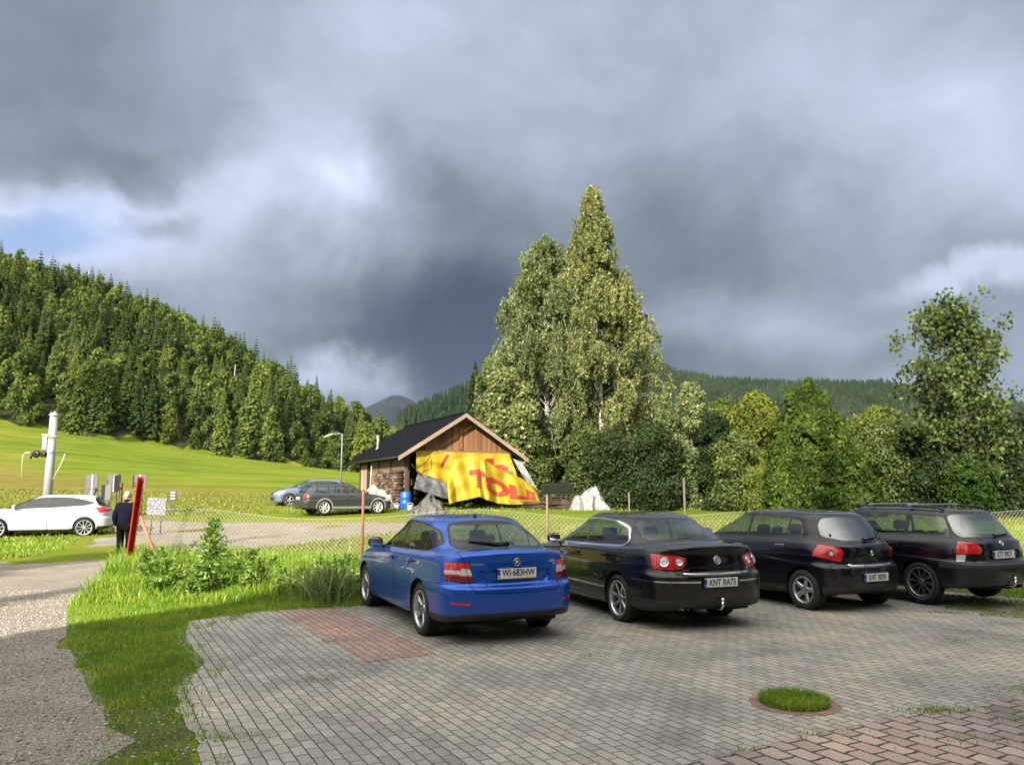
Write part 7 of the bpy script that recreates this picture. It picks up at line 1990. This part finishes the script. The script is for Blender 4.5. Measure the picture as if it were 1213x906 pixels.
# grey tarpaulin below the left part
tg = make_cloth([(495, 560), (507, 563), (520, 568), (533, 577)], [(490, 578), (505, 583), (525, 590), (540, 591)], lambda s: wallY(515)-.5, lambda s: wallY(515)-1.0, 1.3, .10, 4.0)
o = cloth_grid('grey_tarpaulin', tg, [M['grey_cloth']], ns=30, ntt=16); tag(o, 'dark grey tarpaulin hanging slack below the left corner of the yellow banner', 'tarpaulin')
def heap(name, u0, u1, vt, vb, D, mat, label, cat, seed, peaks, depth=1.2):
    """sheet thrown over a heap: peaks [(s, height 0..1)]"""
    a = AT(u0, vb, D); b = AT(u1, vb, D); Hh = AT(u0, vt, D).z-AT(u0, vb, D).z; z0 = gz((a.x+b.x)/2, D)-.03; n = 30; V = []; F = []
    for j in range(n+1):
        for i in range(n+1):
            s, t = i/n, j/n; x = a.x+(b.x-a.x)*s; y = D-depth/2+depth*t; h = 0
            for (ps, ph) in peaks: h = max(h, ph*max(0, 1-abs(s-ps)*2.0)**.8)
            e = min(1, min(s, 1-s)*7)**.7*min(1, min(t, 1-t)*3.2)**.6; h *= e
            h *= 1+.22*noise.noise(Vector((s*7, t*5, seed))); f = .22*noise.noise(Vector((s*5+t*3, t*4-s*2, seed)))+.16*abs(noise.noise(Vector((s*9-t*6, t*8, seed+4))))-.10*abs(noise.noise(Vector((s*14+t*9, t*7, seed+9)))); h *= 1+.8*f
            V.append((x+f*.6, y-f-.12*(1-h)*(1 if t < .3 else 0), z0+max(0, h*Hh)))
    for j in range(n):
        for i in range(n): q = j*(n+1)+i; F.append((q, q+1, q+n+2, q+n+1))
    me = bpy.data.meshes.new(name); me.from_pydata(V, [], F); me.materials.append(mat)
    for q in me.polygons: q.use_smooth = True
    me.update(); o = link(name, me); return tag(o, label, cat)
heap('crumpled_sheet', 484, 527, 572, 600, 38.6, M['dirty_grey'], 'crumpled grey and white sheet lying in the grass left of the yellow banner', 'sheet', 2, [(.58, .85), (.88, .35), (.25, .35)])
heap('white_sheet', 674, 721, 563, 592, 41, M['dirty_white'], 'white plastic sheet thrown over a heap at the left end of the hedge', 'sheet', 5, [(.22, .62), (.55, .92), (.85, .40)])
tw = make_cloth([(607, 543), (613, 545), (619, 548)], [(622, 568), (630, 575), (637, 580)], lambda s: 40.6, lambda s: 40.3, .8, .06, 7.0)
o = cloth_grid('white_cloth', tw, [M['dirty_white']], ns=14, ntt=18); tag(o, 'white cloth strip hanging from the right eave of the barn beside the banner', 'cloth')
# crates and pallets right of the barn
def pallet(loc, rz, first=[None]):
    if first[0] is None:
        m = MB()
        for k in range(5): m.box((0, -.5+k*.25, .13), (1.7, .12, .022))
        for x in (-.8, -.27, .27, .8): m.box((x, 0, .07), (.10, 1.0, .09))
        for k in range(3): m.box((0, -.45+k*.45, .012), (1.7, .1, .02))
        o = m.build('pallet', [simple('pallet_wood', (.045, .035, .025), .9, var=.3)]); first[0] = o
    else: o = first[0].copy(); COL.objects.link(o)
    o.location = loc; o.rotation_euler = (0, 0, rz); return o
q = AT(657, 590, 42); zg = gz(q.x, 42)
words_ = ['lowest', 'second', 'third', 'fourth', 'fifth', 'sixth', 'seventh', 'topmost']
for k in range(5):
    o = pallet((q.x+.02+.04*rr2.uniform(-1, 1), 42, zg+.15*k), .1+rr2.uniform(-.06, .06)); tag(o, '%s pallet from the ground in the stack right of the barn' % words_[k], 'pallet', 'pallets stacked right of the barn')
for k, (u, v, s) in enumerate(((652, 568, .80), (668, 566, .78))):
    q = AT(u, v, 42); m = MB(); m.box((0, 0, .24), (s, .6, .48), bev=.04)
    for z in (.10, .24, .38): m.box((0, -.31, z), (s*.96, .02, .03))
    m.box((0, 0, .49+k*.03), (s*.9, .5, .06+.05*k), bev=.02)
    o = m.build('storage_crate', [simple('dark_green_crate', (.014, .018, .013), .9, spec=.1, var=.4)]); o.location = (q.x, 42, zg+.76); tag(o, ('left' if k == 0 else 'right')+' one of the two dark green crates on top of the pallet stack', 'crate', 'dark green crates on the pallets')
for k, (u, v) in enumerate(((664, 590), (632, 592))):
    q = AT(u, v, 41); m = MB()
    for i in range(7): m.box((rr2.uniform(-.1, .1), rr2.uniform(-.1, .1), .05+i*.06), (1.3-.1*rr2.random(), .12, .05), rot=Matrix.Rotation(rr2.uniform(-.3, .3), 3, 'Z'))
    o = m.build('scrap_boards', [M['dark_wood']]); o.location = (q.x, 41, gz(q.x, 41)); tag(o, ('scrap boards lying in front of the pallet stack', 'scrap boards at the right foot of the yellow banner')[k], 'boards')
# blue barrel, tubs, rocks
q = AT(480.5, 597, 41.3); m = MB(); m.lathe([(.0005, 0), (.27, 0), (.29, .03), (.285, .28), (.30, .30), (.285, .32), (.285, .58), (.30, .60), (.285, .62), (.28, .86), (.25, .9), (.24, .88), (.0005, .88)], 24)
o = m.build('blue_barrel', [simple('blue_plastic', (.01, .09, .50), .4)]); o.location = (q.x, 41.3, gz(q.x, 41.3)); tag(o, 'blue plastic barrel standing in front of the barn beside the firewood', 'barrel')
for k, (u, v, rr3, lab) in enumerate(((486, 598, .16, 'small white bucket right of the blue barrel'), (470, 598, .14, 'small white bucket left of the blue barrel'))):
    q = AT(u, v, 40.5); m = MB(); m.lathe([(.0005, 0), (rr3*.85, 0), (rr3, .26), (rr3*1.05, .27), (rr3*.95, .26), (rr3*.8, .03), (.0005, .03)], 16); m.tube([(rr3*cos(a), 0, .26+rr3*.7*sin(a)) for a in [pi*k2/8 for k2 in range(9)]], .008, 5)
    o = m.build('bucket', [M['white']]); o.location = (q.x, 40.5, gz(q.x, 40.5)); tag(o, lab, 'bucket', 'white buckets by the barrel')
def rock(u, v, D, s, label, seed, col=(.34, .31, .27)):
    bm = bmesh.new(); bmesh.ops.create_icosphere(bm, subdivisions=4, radius=1)
    for vv in bm.verts:
        n = noise.fractal(vv.co*1.3+Vector((seed, 0, 0)), 1, 2, 4)*.35+noise.cell(vv.co*2+Vector((seed, 0, 0)))*.06; vv.co *= 1+n; vv.co.x *= s[0]; vv.co.y *= s[1]; vv.co.z *= s[2]
    me = bpy.data.meshes.new('boulder'); bm.to_mesh(me); bm.free(); me.materials.append(simple('rock_%d' % seed, col, .95, var=.3, bump=.5, bscale=6)); 
    for f in me.polygons: f.use_smooth = True
    o = link('boulder', me); q = AT(u, v, D); o.location = (q.x, D, gz(q.x, D)+s[2]*.6); tag(o, label, 'boulder', 'boulders beside the barn'); return o
rock(443, 590, 43, (.75, .5, .62), 'larger pale boulder behind the bonnet of the grey estate car, by the barn wall', 1); rock(457, 592, 42.5, (.62, .5, .42), 'smaller flat boulder between the larger one and the blue barrel', 2, (.38, .37, .33))
rock(418, 573, 41.5, (.12, .12, .12), 'small dark stone ball seen over the roof of the grey estate car', 3, (.03, .03, .03)).location.z += .9

# ------------------------------------------------------------------ fence
FY = [(-9.4, 19.3), (-3.45, 18.0), (.83, 18.0), (4.02, 18.0), (10, 18.6), (17, 19.6)]
fence = empty('chain_link_fence', (-3.45, 18, 0)); tag(fence, 'sagging chain-link fence on thin posts between the parked cars and the gravel road', 'fence')
rust = simple('rusty_post', (.20, .085, .045), .8, var=.35); greyp = simple('grey_steel_post', (.09, .08, .07), .7)
F0 = Vector((-3.45, 18, 0))
def post(u, vt, D, r, mat, lean=0):
    q = AT(u, vt, D); m = MB(); m.tube([(q.x-F0.x, D-F0.y, -.1), (q.x-F0.x+lean, D-F0.y, q.z)], r, 10); m.lathe([(r*1.15, 0), (r*1.15, .015), (.0005, .03)], 10, c=(q.x-F0.x+lean, D-F0.y, q.z)); m.build('fence_post', [mat], fence)
post(430.5, 581, 18, .030, rust); post(648, 587, 18, .026, simple('brown_post', (.16, .12, .09), .8)); post(810, 567, 18, .028, greyp); post(745, 584, 24, .015, simple('pale_stake', (.22, .2, .17), .8)); post(1022, 585, 18.6, .028, greyp)
m = MB(); wr = .0042; cell = .075; 
def fpt(d):
    acc = 0
    for (a, b) in zip(FY, FY[1:]):
        a = Vector(a); b = Vector(b); l = (b-a).length
        if d <= acc+l: return a.lerp(b, (d-acc)/l)
        acc += l
    return Vector(FY[-1])
tot = sum((Vector(a)-Vector(b)).length for a, b in zip(FY, FY[1:])); HT = 1.18
d = 0
while d < tot:
    for sg in (1, -1):
        pts = []
        for k in range(4):
            zz = HT*k/3; dd = min(tot, max(0, d+sg*HT*(k/3-.5))); p = fpt(dd); sag = .10*sin(dd*.9)*(k/3)+.06*noise.noise(Vector((dd*.4, 0, 0)))*k/3
            pts.append((p.x-F0.x, p.y-F0.y+sg*.004+.03*sin(dd*1.3), .04+zz+sag))
        m.tube(pts, wr, 3, cap=False)
    d += cell*1.41
pts = []
for k in range(60):
    dd = tot*k/59; p = fpt(dd); pts.append((p.x-F0.x, p.y-F0.y+.03*sin(dd*1.3), .04+HT+.10*sin(dd*.9)+.06*noise.noise(Vector((dd*.4, 0, 0)))))
m.tube(pts, .005, 4); o = m.build('wire_mesh', [simple('galvanised_wire', (.36, .33, .27), .6, .3)], fence)
# red leaning beam with its brace at the fence's left end
a = AT(151, 672, 18.2); b = AT(166, 570, 17.6); root = empty('red_beam', (a.x, a.y, 0)); tag(root, 'red painted steel beam leaning at the left end of the fence, propped by a brown brace', 'beam')
dv = Vector((b.x-a.x, b.y-a.y, b.z+.1)); m = MB(); R = dv.to_track_quat('Z', 'Y').to_matrix()
R = Matrix.Rotation(0, 3, 'Z') @ R
ln_ = dv.length; m.box(R @ Vector((0, 0, ln_/2)), (.13, .020, ln_), rot=R); m.box(R @ Vector((-.06, -.055, ln_/2)), (.014, .10, ln_), rot=R); m.box(R @ Vector((.06, -.055, ln_/2)), (.014, .10, ln_), rot=R)
redm = simple('red_beam_paint', (.30, .022, .012), .5, var=.35, vscale=6); m.build('beam', [redm], root)
c = AT(194, 652, 17.6); c.z = 0; t_ = R @ Vector((0, 0, ln_*.62)); m = MB(); m.tube([t_+Vector((.05, .05, 0)), Vector((c.x-a.x, c.y-a.y, -.05))], .042, 8); m.build('brace', [simple('brown_brace', (.24, .12, .07), .8, var=.3)], root)

# ------------------------------------------------------------------ ski-lift mast
D_ = 33.0; q = AT(56, 590, D_); tq = AT(64, 489, D_); root = empty('lift_mast', (q.x, D_, gz(q.x, D_)-.1)); tag(root, 'silver steel mast of a ski tow with cable gear halfway up, behind the white hatchback', 'mast')
Hm = tq.z-root.location.z; gal = simple('galvanised_steel', (.36, .37, .39), .45, .35, var=.12); m = MB(); m.tube([(0, 0, 0), (0, 0, Hm)], [.19, .155], 20); m.lathe([(.20, 0), (.20, .05), (.0005, .06)], 20, c=(0, 0, Hm-.12)); m.lathe([(.05, 0), (.05, .12), (.0005, .13)], 10, c=(.03, 0, Hm-.06)); m.build('pole', [gal], root)
m = MB(); zc_ = Hm-1.75
m.box((-.22, -.05, zc_+.45), (.20, .26, .62), bev=.03); m.box((-.22, -.05, zc_+.80), (.26, .3, .05)); m.build('gear_box', [gal], root)
m = MB(); m.lathe([(.26, -.03), (.30, 0), (.26, .03)], 24, c=(0, 0, Hm-1.03), mi=0); m.build('collar', [simple('collar_brass', (.55, .50, .25), .5)], root)
m = MB(); m.box((-.35, -.1, zc_), (.85, .12, .10)); m.box((.35, -.1, zc_+.05), (.5, .08, .07)); m.lathe([(.05, -.03), (.16, -.03), (.13, 0), (.16, .03), (.05, .03)], 16, c=(-.50, -.2, zc_-.02), axis='Y'); m.lathe([(.05, -.03), (.13, -.03), (.10, 0), (.13, .03), (.05, .03)], 16, c=(-.22, -.2, zc_-.03), axis='Y'); m.tube([(-.72, -.1, zc_), (-.80, -.1, zc_-.22)], .04, 6); m.tube([(-.15, -.1, zc_-.1), (-.05, -.1, zc_-.35)], .03, 6); m.build('cable_gear', [M['dark']], root)
m = MB(); m.tube([(-.8, -.1, zc_+.05), (-1.05, -.1, zc_+.03), (-1.14, -.1, zc_-.1), (-1.12, -.1, zc_-1.0)], .012, 6); m.build('white_conduit', [M['white']], root); m = MB(); m.tube([(.55, -.1, zc_+.05), (.66, -.1, zc_-.05), (.5, -.1, zc_-.5), (.22, -.1, zc_-1.1)], .012, 6); m.build('white_conduit', [M['white']], root)
m = MB(); m.tube([(-1.12, -.1, zc_-1.0), (-1.0, -.1, zc_-1.22), (-.7, -.1, zc_-1.36), (-.1, -.1, zc_-1.28)], .018, 6); m.build('tow_rope', [simple('brown_rope', (.16, .09, .05), .9)], root)

# ------------------------------------------------------------------ information boards
greyb = simple('grey_board', (.085, .083, .092), .6, var=.15)
def board(u0, u1, v0, v1, D, label, mat=None, stripe=True, legs=True, name='notice_board'):
    a = AT(u0, v0, D); b = AT(u1, v1, D); cx = (a.x+b.x)/2; g = gz(cx, D); root = empty(name, (cx, D, g)); tag(root, label, 'board'); w_ = b.x-a.x; h_ = a.z-b.z; zc2 = (a.z+b.z)/2-g
    m = MB(); m.box((0, 0, zc2), (w_, .04, h_), bev=.006); m.build('panel', [mat or greyb], root)
    if stripe: m = MB(); m.box((w_*.04, -.03, zc2), (.045, .02, h_)); m.build('centre_strip', [M['white']], root)
    if legs:
        for x in (-w_*.25, w_*.25): m = MB(); m.tube([(x, .02, 0), (x, .02, zc2)], .028, 8); m.build('leg', [greyp], root)
    return root
board(102.5, 115, 562, 589, 36, 'tall narrow grey board with a white centre strip, leftmost behind the white hatchback')
board(127.5, 142, 562, 582, 36.5, 'grey board with a white centre strip, directly left of the walking man')
board(121, 131, 574, 592, 35.5, 'small grey box-like board in front of the wider one left of the walking man', mat=simple('grey_box', (.11, .11, .125), .6), stripe=False)
board(158, 173, 562, 578, 37, 'grey board with a white centre strip just right behind the top of the red beam')
m = MB(); q = AT(144, 572, 36); m.box((0, 0, (q.z-gz(q.x, 36))/2), (.11, .11, q.z-gz(q.x, 36)), bev=.01); m.box((0, 0, q.z-gz(q.x, 36)), (.14, .14, .03)); o = m.build('brown_stake', [simple('brown_stake_wood', (.12, .06, .04), .9)]); o.location = (q.x, 36, gz(q.x, 36)); tag(o, 'short brown wooden post behind the walking man', 'post')
def map_mat():
    m, nt, out = new_mat('printed_map'); p = nd(nt, 'ShaderNodeBsdfPrincipled', Roughness=.5); tc = nt.nodes.new('ShaderNodeTexCoord')
    v = nt.nodes.new('ShaderNodeTexVoronoi'); v.feature = 'DISTANCE_TO_EDGE'; v.inputs['Scale'].default_value = 9; L(nt, tc.outputs['Object'], v.inputs['Vector'])
    r = ramp(nt, v.outputs['Distance'], [(0, (.04, .04, .08)), (.12, (.17, .17, .20)), (.4, (.24, .24, .26)), (1, (.14, .15, .18))]); L(nt, r.outputs[0], p.inputs['Base Color']); L(nt, p.outputs[0], out.inputs[0]); return m
board(175, 196.5, 589.5, 610, 28, 'low square white board with a pale grey pattern right of the red beam', mat=map_mat(), stripe=False, name='map_board')
r_ = board(201.5, 208.5, 580.5, 593, 37, 'small dark board with three pale lines in the meadow right of the white one', mat=simple('dark_board', (.05, .05, .055), .6), stripe=False)
for k in range(3):
    m = MB(); m.box((0, -.03, AT(205, 583+k*3.6, 37).z-r_.location.z), (.2, .01, .05)); m.build('pale_line', [M['white']], r_)
# street lamp on the meadow
D_ = 60.0; q = AT(404, 562, D_); g = gz(q.x, D_); root = empty('street_lamp', (q.x, D_, g)); tag(root, 'slim street lamp with a long arm in front of the wood', 'street lamp')
Hl = AT(404, 514, D_).z-g; m = MB(); m.tube([(0, 0, 0), (0, 0, Hl), (-.15, 0, Hl+.02), (-.7, 0, Hl-.02)], [.07, .05, .045, .04], 8); m.build('pole', [simple('lamp_pole', (.20, .19, .18), .5)], root)
m = MB(); bm = bmesh.new(); bmesh.ops.create_uvsphere(bm, u_segments=16, v_segments=10, radius=1); bm.verts.index_update(); R = Matrix.Rotation(.35, 3, 'Y')
m.add([Vector((-1.05, 0, Hl-.12))+R.inverted() @ Vector((v.co.x*.45, v.co.y*.15, v.co.z*.09)) for v in bm.verts], [[v.index for v in f.verts] for f in bm.faces], 0, True); bm.free(); m.build('lamp_head', [simple('lamp_head', (.36, .36, .34), .4)], root)
# tiny meadow stake and white marker
q = AT(343, 588, 45)

# ------------------------------------------------------------------ walking man
def skin_body(name, pts, edges, rad, mat, parent, sub=2):
    me = bpy.data.meshes.new(name); me.from_pydata(pts, edges, []); o = link(name, me)
    o.modifiers.new('skin', 'SKIN'); 
    for i, r in enumerate(rad): me.skin_vertices[0].data[i].radius = (r, r) if not isinstance(r, tuple) else r
    me.skin_vertices[0].data[0].use_root = True
    s = o.modifiers.new('sub', 'SUBSURF'); s.levels = sub; s.render_levels = sub
    bpy.context.view_layer.update(); dg = bpy.context.evaluated_depsgraph_get(); m2 = bpy.data.meshes.new_from_object(o.evaluated_get(dg))
    bpy.data.objects.remove(o); m2.name = name; m2.materials.clear()
    for mm in (mat if isinstance(mat, list) else [mat]): m2.materials.append(mm)
    for f in m2.polygons: f.use_smooth = True
    return link(name, m2, parent)
ft = G(145, 666); man = empty('person', (ft.x, ft.y, 0), radians(12)); tag(man, 'white-haired man in a dark navy jacket and black trousers walking away beside the red beam', 'person')
navy = simple('navy_jacket', (.006, .0065, .016), .95, bump=.4, bscale=14, spec=.08); black = simple('black_trousers', (.004, .004, .005), .95, bump=.4, bscale=14, spec=.08); skinm = simple('skin', (.45, .26, .19), .6); hair = simple('white_hair', (.36, .34, .32), .9, bump=.6, bscale=80)
# faces +Y (away); body one continuous skin
J = dict(pel=(0, 0, .95), sp=(0, .02, 1.12), ch=(0, .03, 1.32), nk=(0, .05, 1.47), hd0=(0, .075, 1.56), hd=(0, .085, 1.65), hdt=(0, .075, 1.72),
         ls=(-.19, .03, 1.40), le=(-.25, -.03, 1.13), lw=(-.23, .08, .90), lh=(-.22, .11, .82), rs=(.19, .03, 1.40), re=(.26, .0, 1.14), rw=(.25, .12, .92), rh=(.24, .15, .84),
         lhip=(-.10, 0, .90), lk=(-.11, .10, .50), la=(-.11, .02, .10), lt=(-.11, .17, .04), rhip=(.10, 0, .90), rk=(.11, .05, .49), ra=(.12, -.18, .13), rt=(.13, -.04, .03))
names = list(J); idx = {k: i for i, k in enumerate(names)}
E_ = [('pel', 'sp'), ('sp', 'ch'), ('ch', 'nk'), ('nk', 'hd0'), ('hd0', 'hd'), ('hd', 'hdt'), ('ch', 'ls'), ('ls', 'le'), ('le', 'lw'), ('lw', 'lh'), ('ch', 'rs'), ('rs', 're'), ('re', 'rw'), ('rw', 'rh'), ('pel', 'lhip'), ('lhip', 'lk'), ('lk', 'la'), ('la', 'lt'), ('pel', 'rhip'), ('rhip', 'rk'), ('rk', 'ra'), ('ra', 'rt')]
RD = dict(pel=(.16, .12), sp=(.15, .12), ch=(.17, .125), nk=.055, hd0=.062, hd=(.078, .095), hdt=.06, ls=.068, le=.05, lw=.034, lh=.036, rs=.068, re=.05, rw=.034, rh=.036, lhip=.095, lk=.065, la=.042, lt=.038, rhip=.095, rk=.065, ra=.042, rt=.038)
body = skin_body('body', [J[n] for n in names], [(idx[a], idx[b]) for a, b in E_], [RD[n] for n in names], [skinm], man)
jn = ['pel', 'sp', 'ch', 'nk', 'ls', 'le', 'lw', 'rs', 're', 'rw']; ji = {k: i for i, k in enumerate(jn)}
jk_ = skin_body('jacket', [Vector(J[n])+(Vector((0, 0, -.12)) if n == 'pel' else Vector((0, -.01, -.01 if n == 'nk' else 0))) for n in jn], [(ji[a], ji[b]) for a, b in E_ if a in ji and b in ji], [{'pel': (.205, .16), 'sp': (.195, .155), 'ch': (.215, .16), 'nk': .085, 'ls': .095, 'le': .072, 'lw': .052, 'rs': .095, 're': .072, 'rw': .052}[n] for n in jn], [navy], man)
tn = ['pel', 'lhip', 'lk', 'la', 'rhip', 'rk', 'ra']; ti = {k: i for i, k in enumerate(tn)}
skin_body('trousers', [Vector(J[n]) for n in tn], [(ti[a], ti[b]) for a, b in E_ if a in ti and b in ti], [{'pel': (.17, .13), 'lhip': .115, 'lk': .088, 'la': .066, 'rhip': .115, 'rk': .088, 'ra': .066}[n] for n in tn], [black], man)
for sd_, a, b in ((-1, 'la', 'lt'), (1, 'ra', 'rt')):
    A = Vector(J[a]); B = Vector(J[b]); m = MB(); R = (B-A).to_track_quat('Y', 'Z').to_matrix(); m.box((A.lerp(B, .45))+Vector((0, 0, -.045)), (.10, .29, .075), rot=Matrix.Rotation(0 if sd_ < 0 else -.5, 3, 'X'), bev=.03); m.build('shoe', [M['dark']], man)
def blob_mesh(name, c, r, mat, par, cutf=None, nz_=0):
    bm = bmesh.new(); bmesh.ops.create_icosphere(bm, subdivisions=4, radius=1)
    for v in bm.verts: n_ = 1+nz_*noise.noise(v.co*4); v.co = Vector((c[0]+v.co.x*r[0]*n_, c[1]+v.co.y*r[1]*n_, c[2]+v.co.z*r[2]*n_))
    if cutf: bmesh.ops.delete(bm, geom=[v for v in bm.verts if cutf(v.co)], context='VERTS')
    me = bpy.data.meshes.new(name); bm.to_mesh(me); bm.free(); me.materials.append(mat)
    for f in me.polygons: f.use_smooth = True
    return link(name, me, par)
blob_mesh('hair', (0, .07, 1.668), (.079, .100, .102), hair, man, cutf=lambda c: c.y > .12 and c.z < 1.70 or c.z < 1.585, nz_=.12)
for sx_ in (-1, 1):
    blob_mesh('ear', (sx_*.086, .085, 1.645), (.014, .022, .034), skinm, man)
    w_ = J['lh'] if sx_ < 0 else J['rh']
    for k in range(5):                                   # fingers, slightly curled
        m = MB(); b0 = Vector(w_)+Vector((sx_*.012-(.03 if sx_ < 0 else -.03)*0, -.03+.017*k, -.02)); l_ = (.045, .07, .078, .072, .058)[k]
        if k == 0: b0 = Vector(w_)+Vector((-sx_*.01, .035, .015)); m.tube([b0, b0+Vector((0, .025, -.03)), b0+Vector((0, .03, -.055))], [.011, .010, .007], 6)
        else: m.tube([b0, b0+Vector((-sx_*.004, .004, -l_*.5)), b0+Vector((-sx_*.018, .008, -l_))], [.010, .009, .007], 6)
        m.build('finger', [skinm], man)
nose = MB(); nose.tube([(0, .17, 1.665), (0, .195, 1.632), (0, .178, 1.622)], [.009, .014, .008], 8); nose.build('nose', [skinm], man)

# ------------------------------------------------------------------ planting ring in the paving
q = G(941, 834); root = empty('planting_ring', (q.x, q.y, 0)); tag(root, 'round bed of grass edged with red clay blocks, set in the paving', 'planting ring')
m = MB()
for k in range(22):
    a = 2*pi*(k+.5)/22; R = Matrix.Rotation(a, 3, 'Z'); m.box(R @ Vector((.325, 0, .0)), (.085, .086, .030), rot=R, bev=.006)
m.build('edging', [simple('red_clay', (.20, .125, .10), .9, var=.5, vscale=9, bump=.5, bscale=60)], root)
m = MB(); m.lathe([(.0005, .022), (.28, .020), (.295, .012)], 30); m.build('soil', [M['soil']], root)
rg_ = np.random.default_rng(9); a = rg_.uniform(0, 2*pi, 5200); rad = np.sqrt(rg_.random(5200))*.285
P8 = np.stack([rad*np.cos(a), rad*np.sin(a), np.full(5200, .02)], 1)
o = blades('ring_grass', P8, lambda r, n, p: r.uniform(.035, .085, n), lambda r, n: r.uniform(.003, .006, n), M['grass'], 77, segs=3, lean=.55); o.parent = root; del o['kind']; o.name = 'grass_tuft'; o['kind'] = 'stuff'

# ------------------------------------------------------------------ guest house and trees behind the lens (they throw the shade; the giant spruces are added for it)
hs = empty('guest_house', (-2, -7, 0)); tag(hs, 'tall plastered guest house with a steep dark roof behind the parking yard', 'house')
xl, xr_, yf, yr, ye, He, Hr_ = -11.1, 6.5, -3.0, -7.0, -11.0, 6.5, 10.5
m = MB(); X0 = xl+2; X1 = xr_+2
m.box(((X0+X1)/2, 0, He/2), (X1-X0, (yf-ye), He)); m.build('wall', [simple('cream_plaster', (.55, .50, .42), .9, bump=.2)], hs)
m = MB(); 
for s, yy in ((1, yf+7+.25), (-1, ye+7-.25)): slab(m, [(X0-.05, 0, Hr_), (X1+.05, 0, Hr_), (X1+.05, yy, He-.2), (X0-.05, yy, He-.2)], .12, Vector((0, s*.7, .7)))
m.build('roof', [M['roof']], hs)
m = MB(); slab(m, [(X0, yf+7, He), (X0, 0, Hr_), (X0, ye+7, He)], .1, Vector((1, 0, 0))); slab(m, [(X1, yf+7, He), (X1, 0, Hr_), (X1, ye+7, He)], .1, Vector((-1, 0, 0))); m.build('gable_boards', [M['gable']], hs)
for x in range(-7, 8, 3):
    for z in (1.5, 4.5): 
        m = MB(); m.box((x, yf+7+.02, z), (1.3, .10, 1.4)); w2 = m.build('window', [M['white']], hs); m = MB(); m.box((x, yf+7+.08, z), (1.1, .02, 1.2)); m.build('pane', [M['mirror'] if False else simple('window_pane', (.02, .025, .03), .05)], w2)
for (kind, x, y, s, lab) in (('s', -5, -15.5, 1.45, 'giant spruce added behind the guest house for its shade'), ('s', 3.5, -16, 1.35, 'second giant spruce added behind the guest house for its shade'), ('s', -22.5, -9.5, .92, 'tall spruce behind the yard on the left, beyond the guest house'), ('s', -17.5, -11, .70, 'shorter spruce beside the guest house'), ('b', 11.0, -6.0, 1.5, 'broad leafy tree just right of the guest house'), ('s', 15.5, -5.0, 1.2, 'spruce right of the broad leafy tree beside the guest house'),
                             ('b', 20.5, -6, 1.45, 'largest leafy tree at the right side of the yard'), ('b', 24.5, .5, 1.0, 'leafy tree at the far right of the yard'), ('s', -39, -9, 1.15, 'very tall spruce at the far left of the lane'), ('b', 17, -14, 1.4, 'old leafy tree behind the spruce on the right'), ('b', 30, 6, .8, 'leafy tree beside the lane on the right')):
    plant(kind, x, y, s, lab, None, 'tree', 1)

# ------------------------------------------------------------------ air
m, nt, out = new_mat('valley_air'); vp = nd(nt, 'ShaderNodeVolumePrincipled'); vp.inputs['Density'].default_value = 1.6e-5; vp.inputs['Color'].default_value = (.62, .74, 1, 1)
L(nt, vp.outputs[0], out.inputs['Volume'])
mb = MB(); mb.box((0, 3600, 328), (9000, 7600, 670)); hz = mb.build('haze', [m]); hz['kind'] = 'stuff'
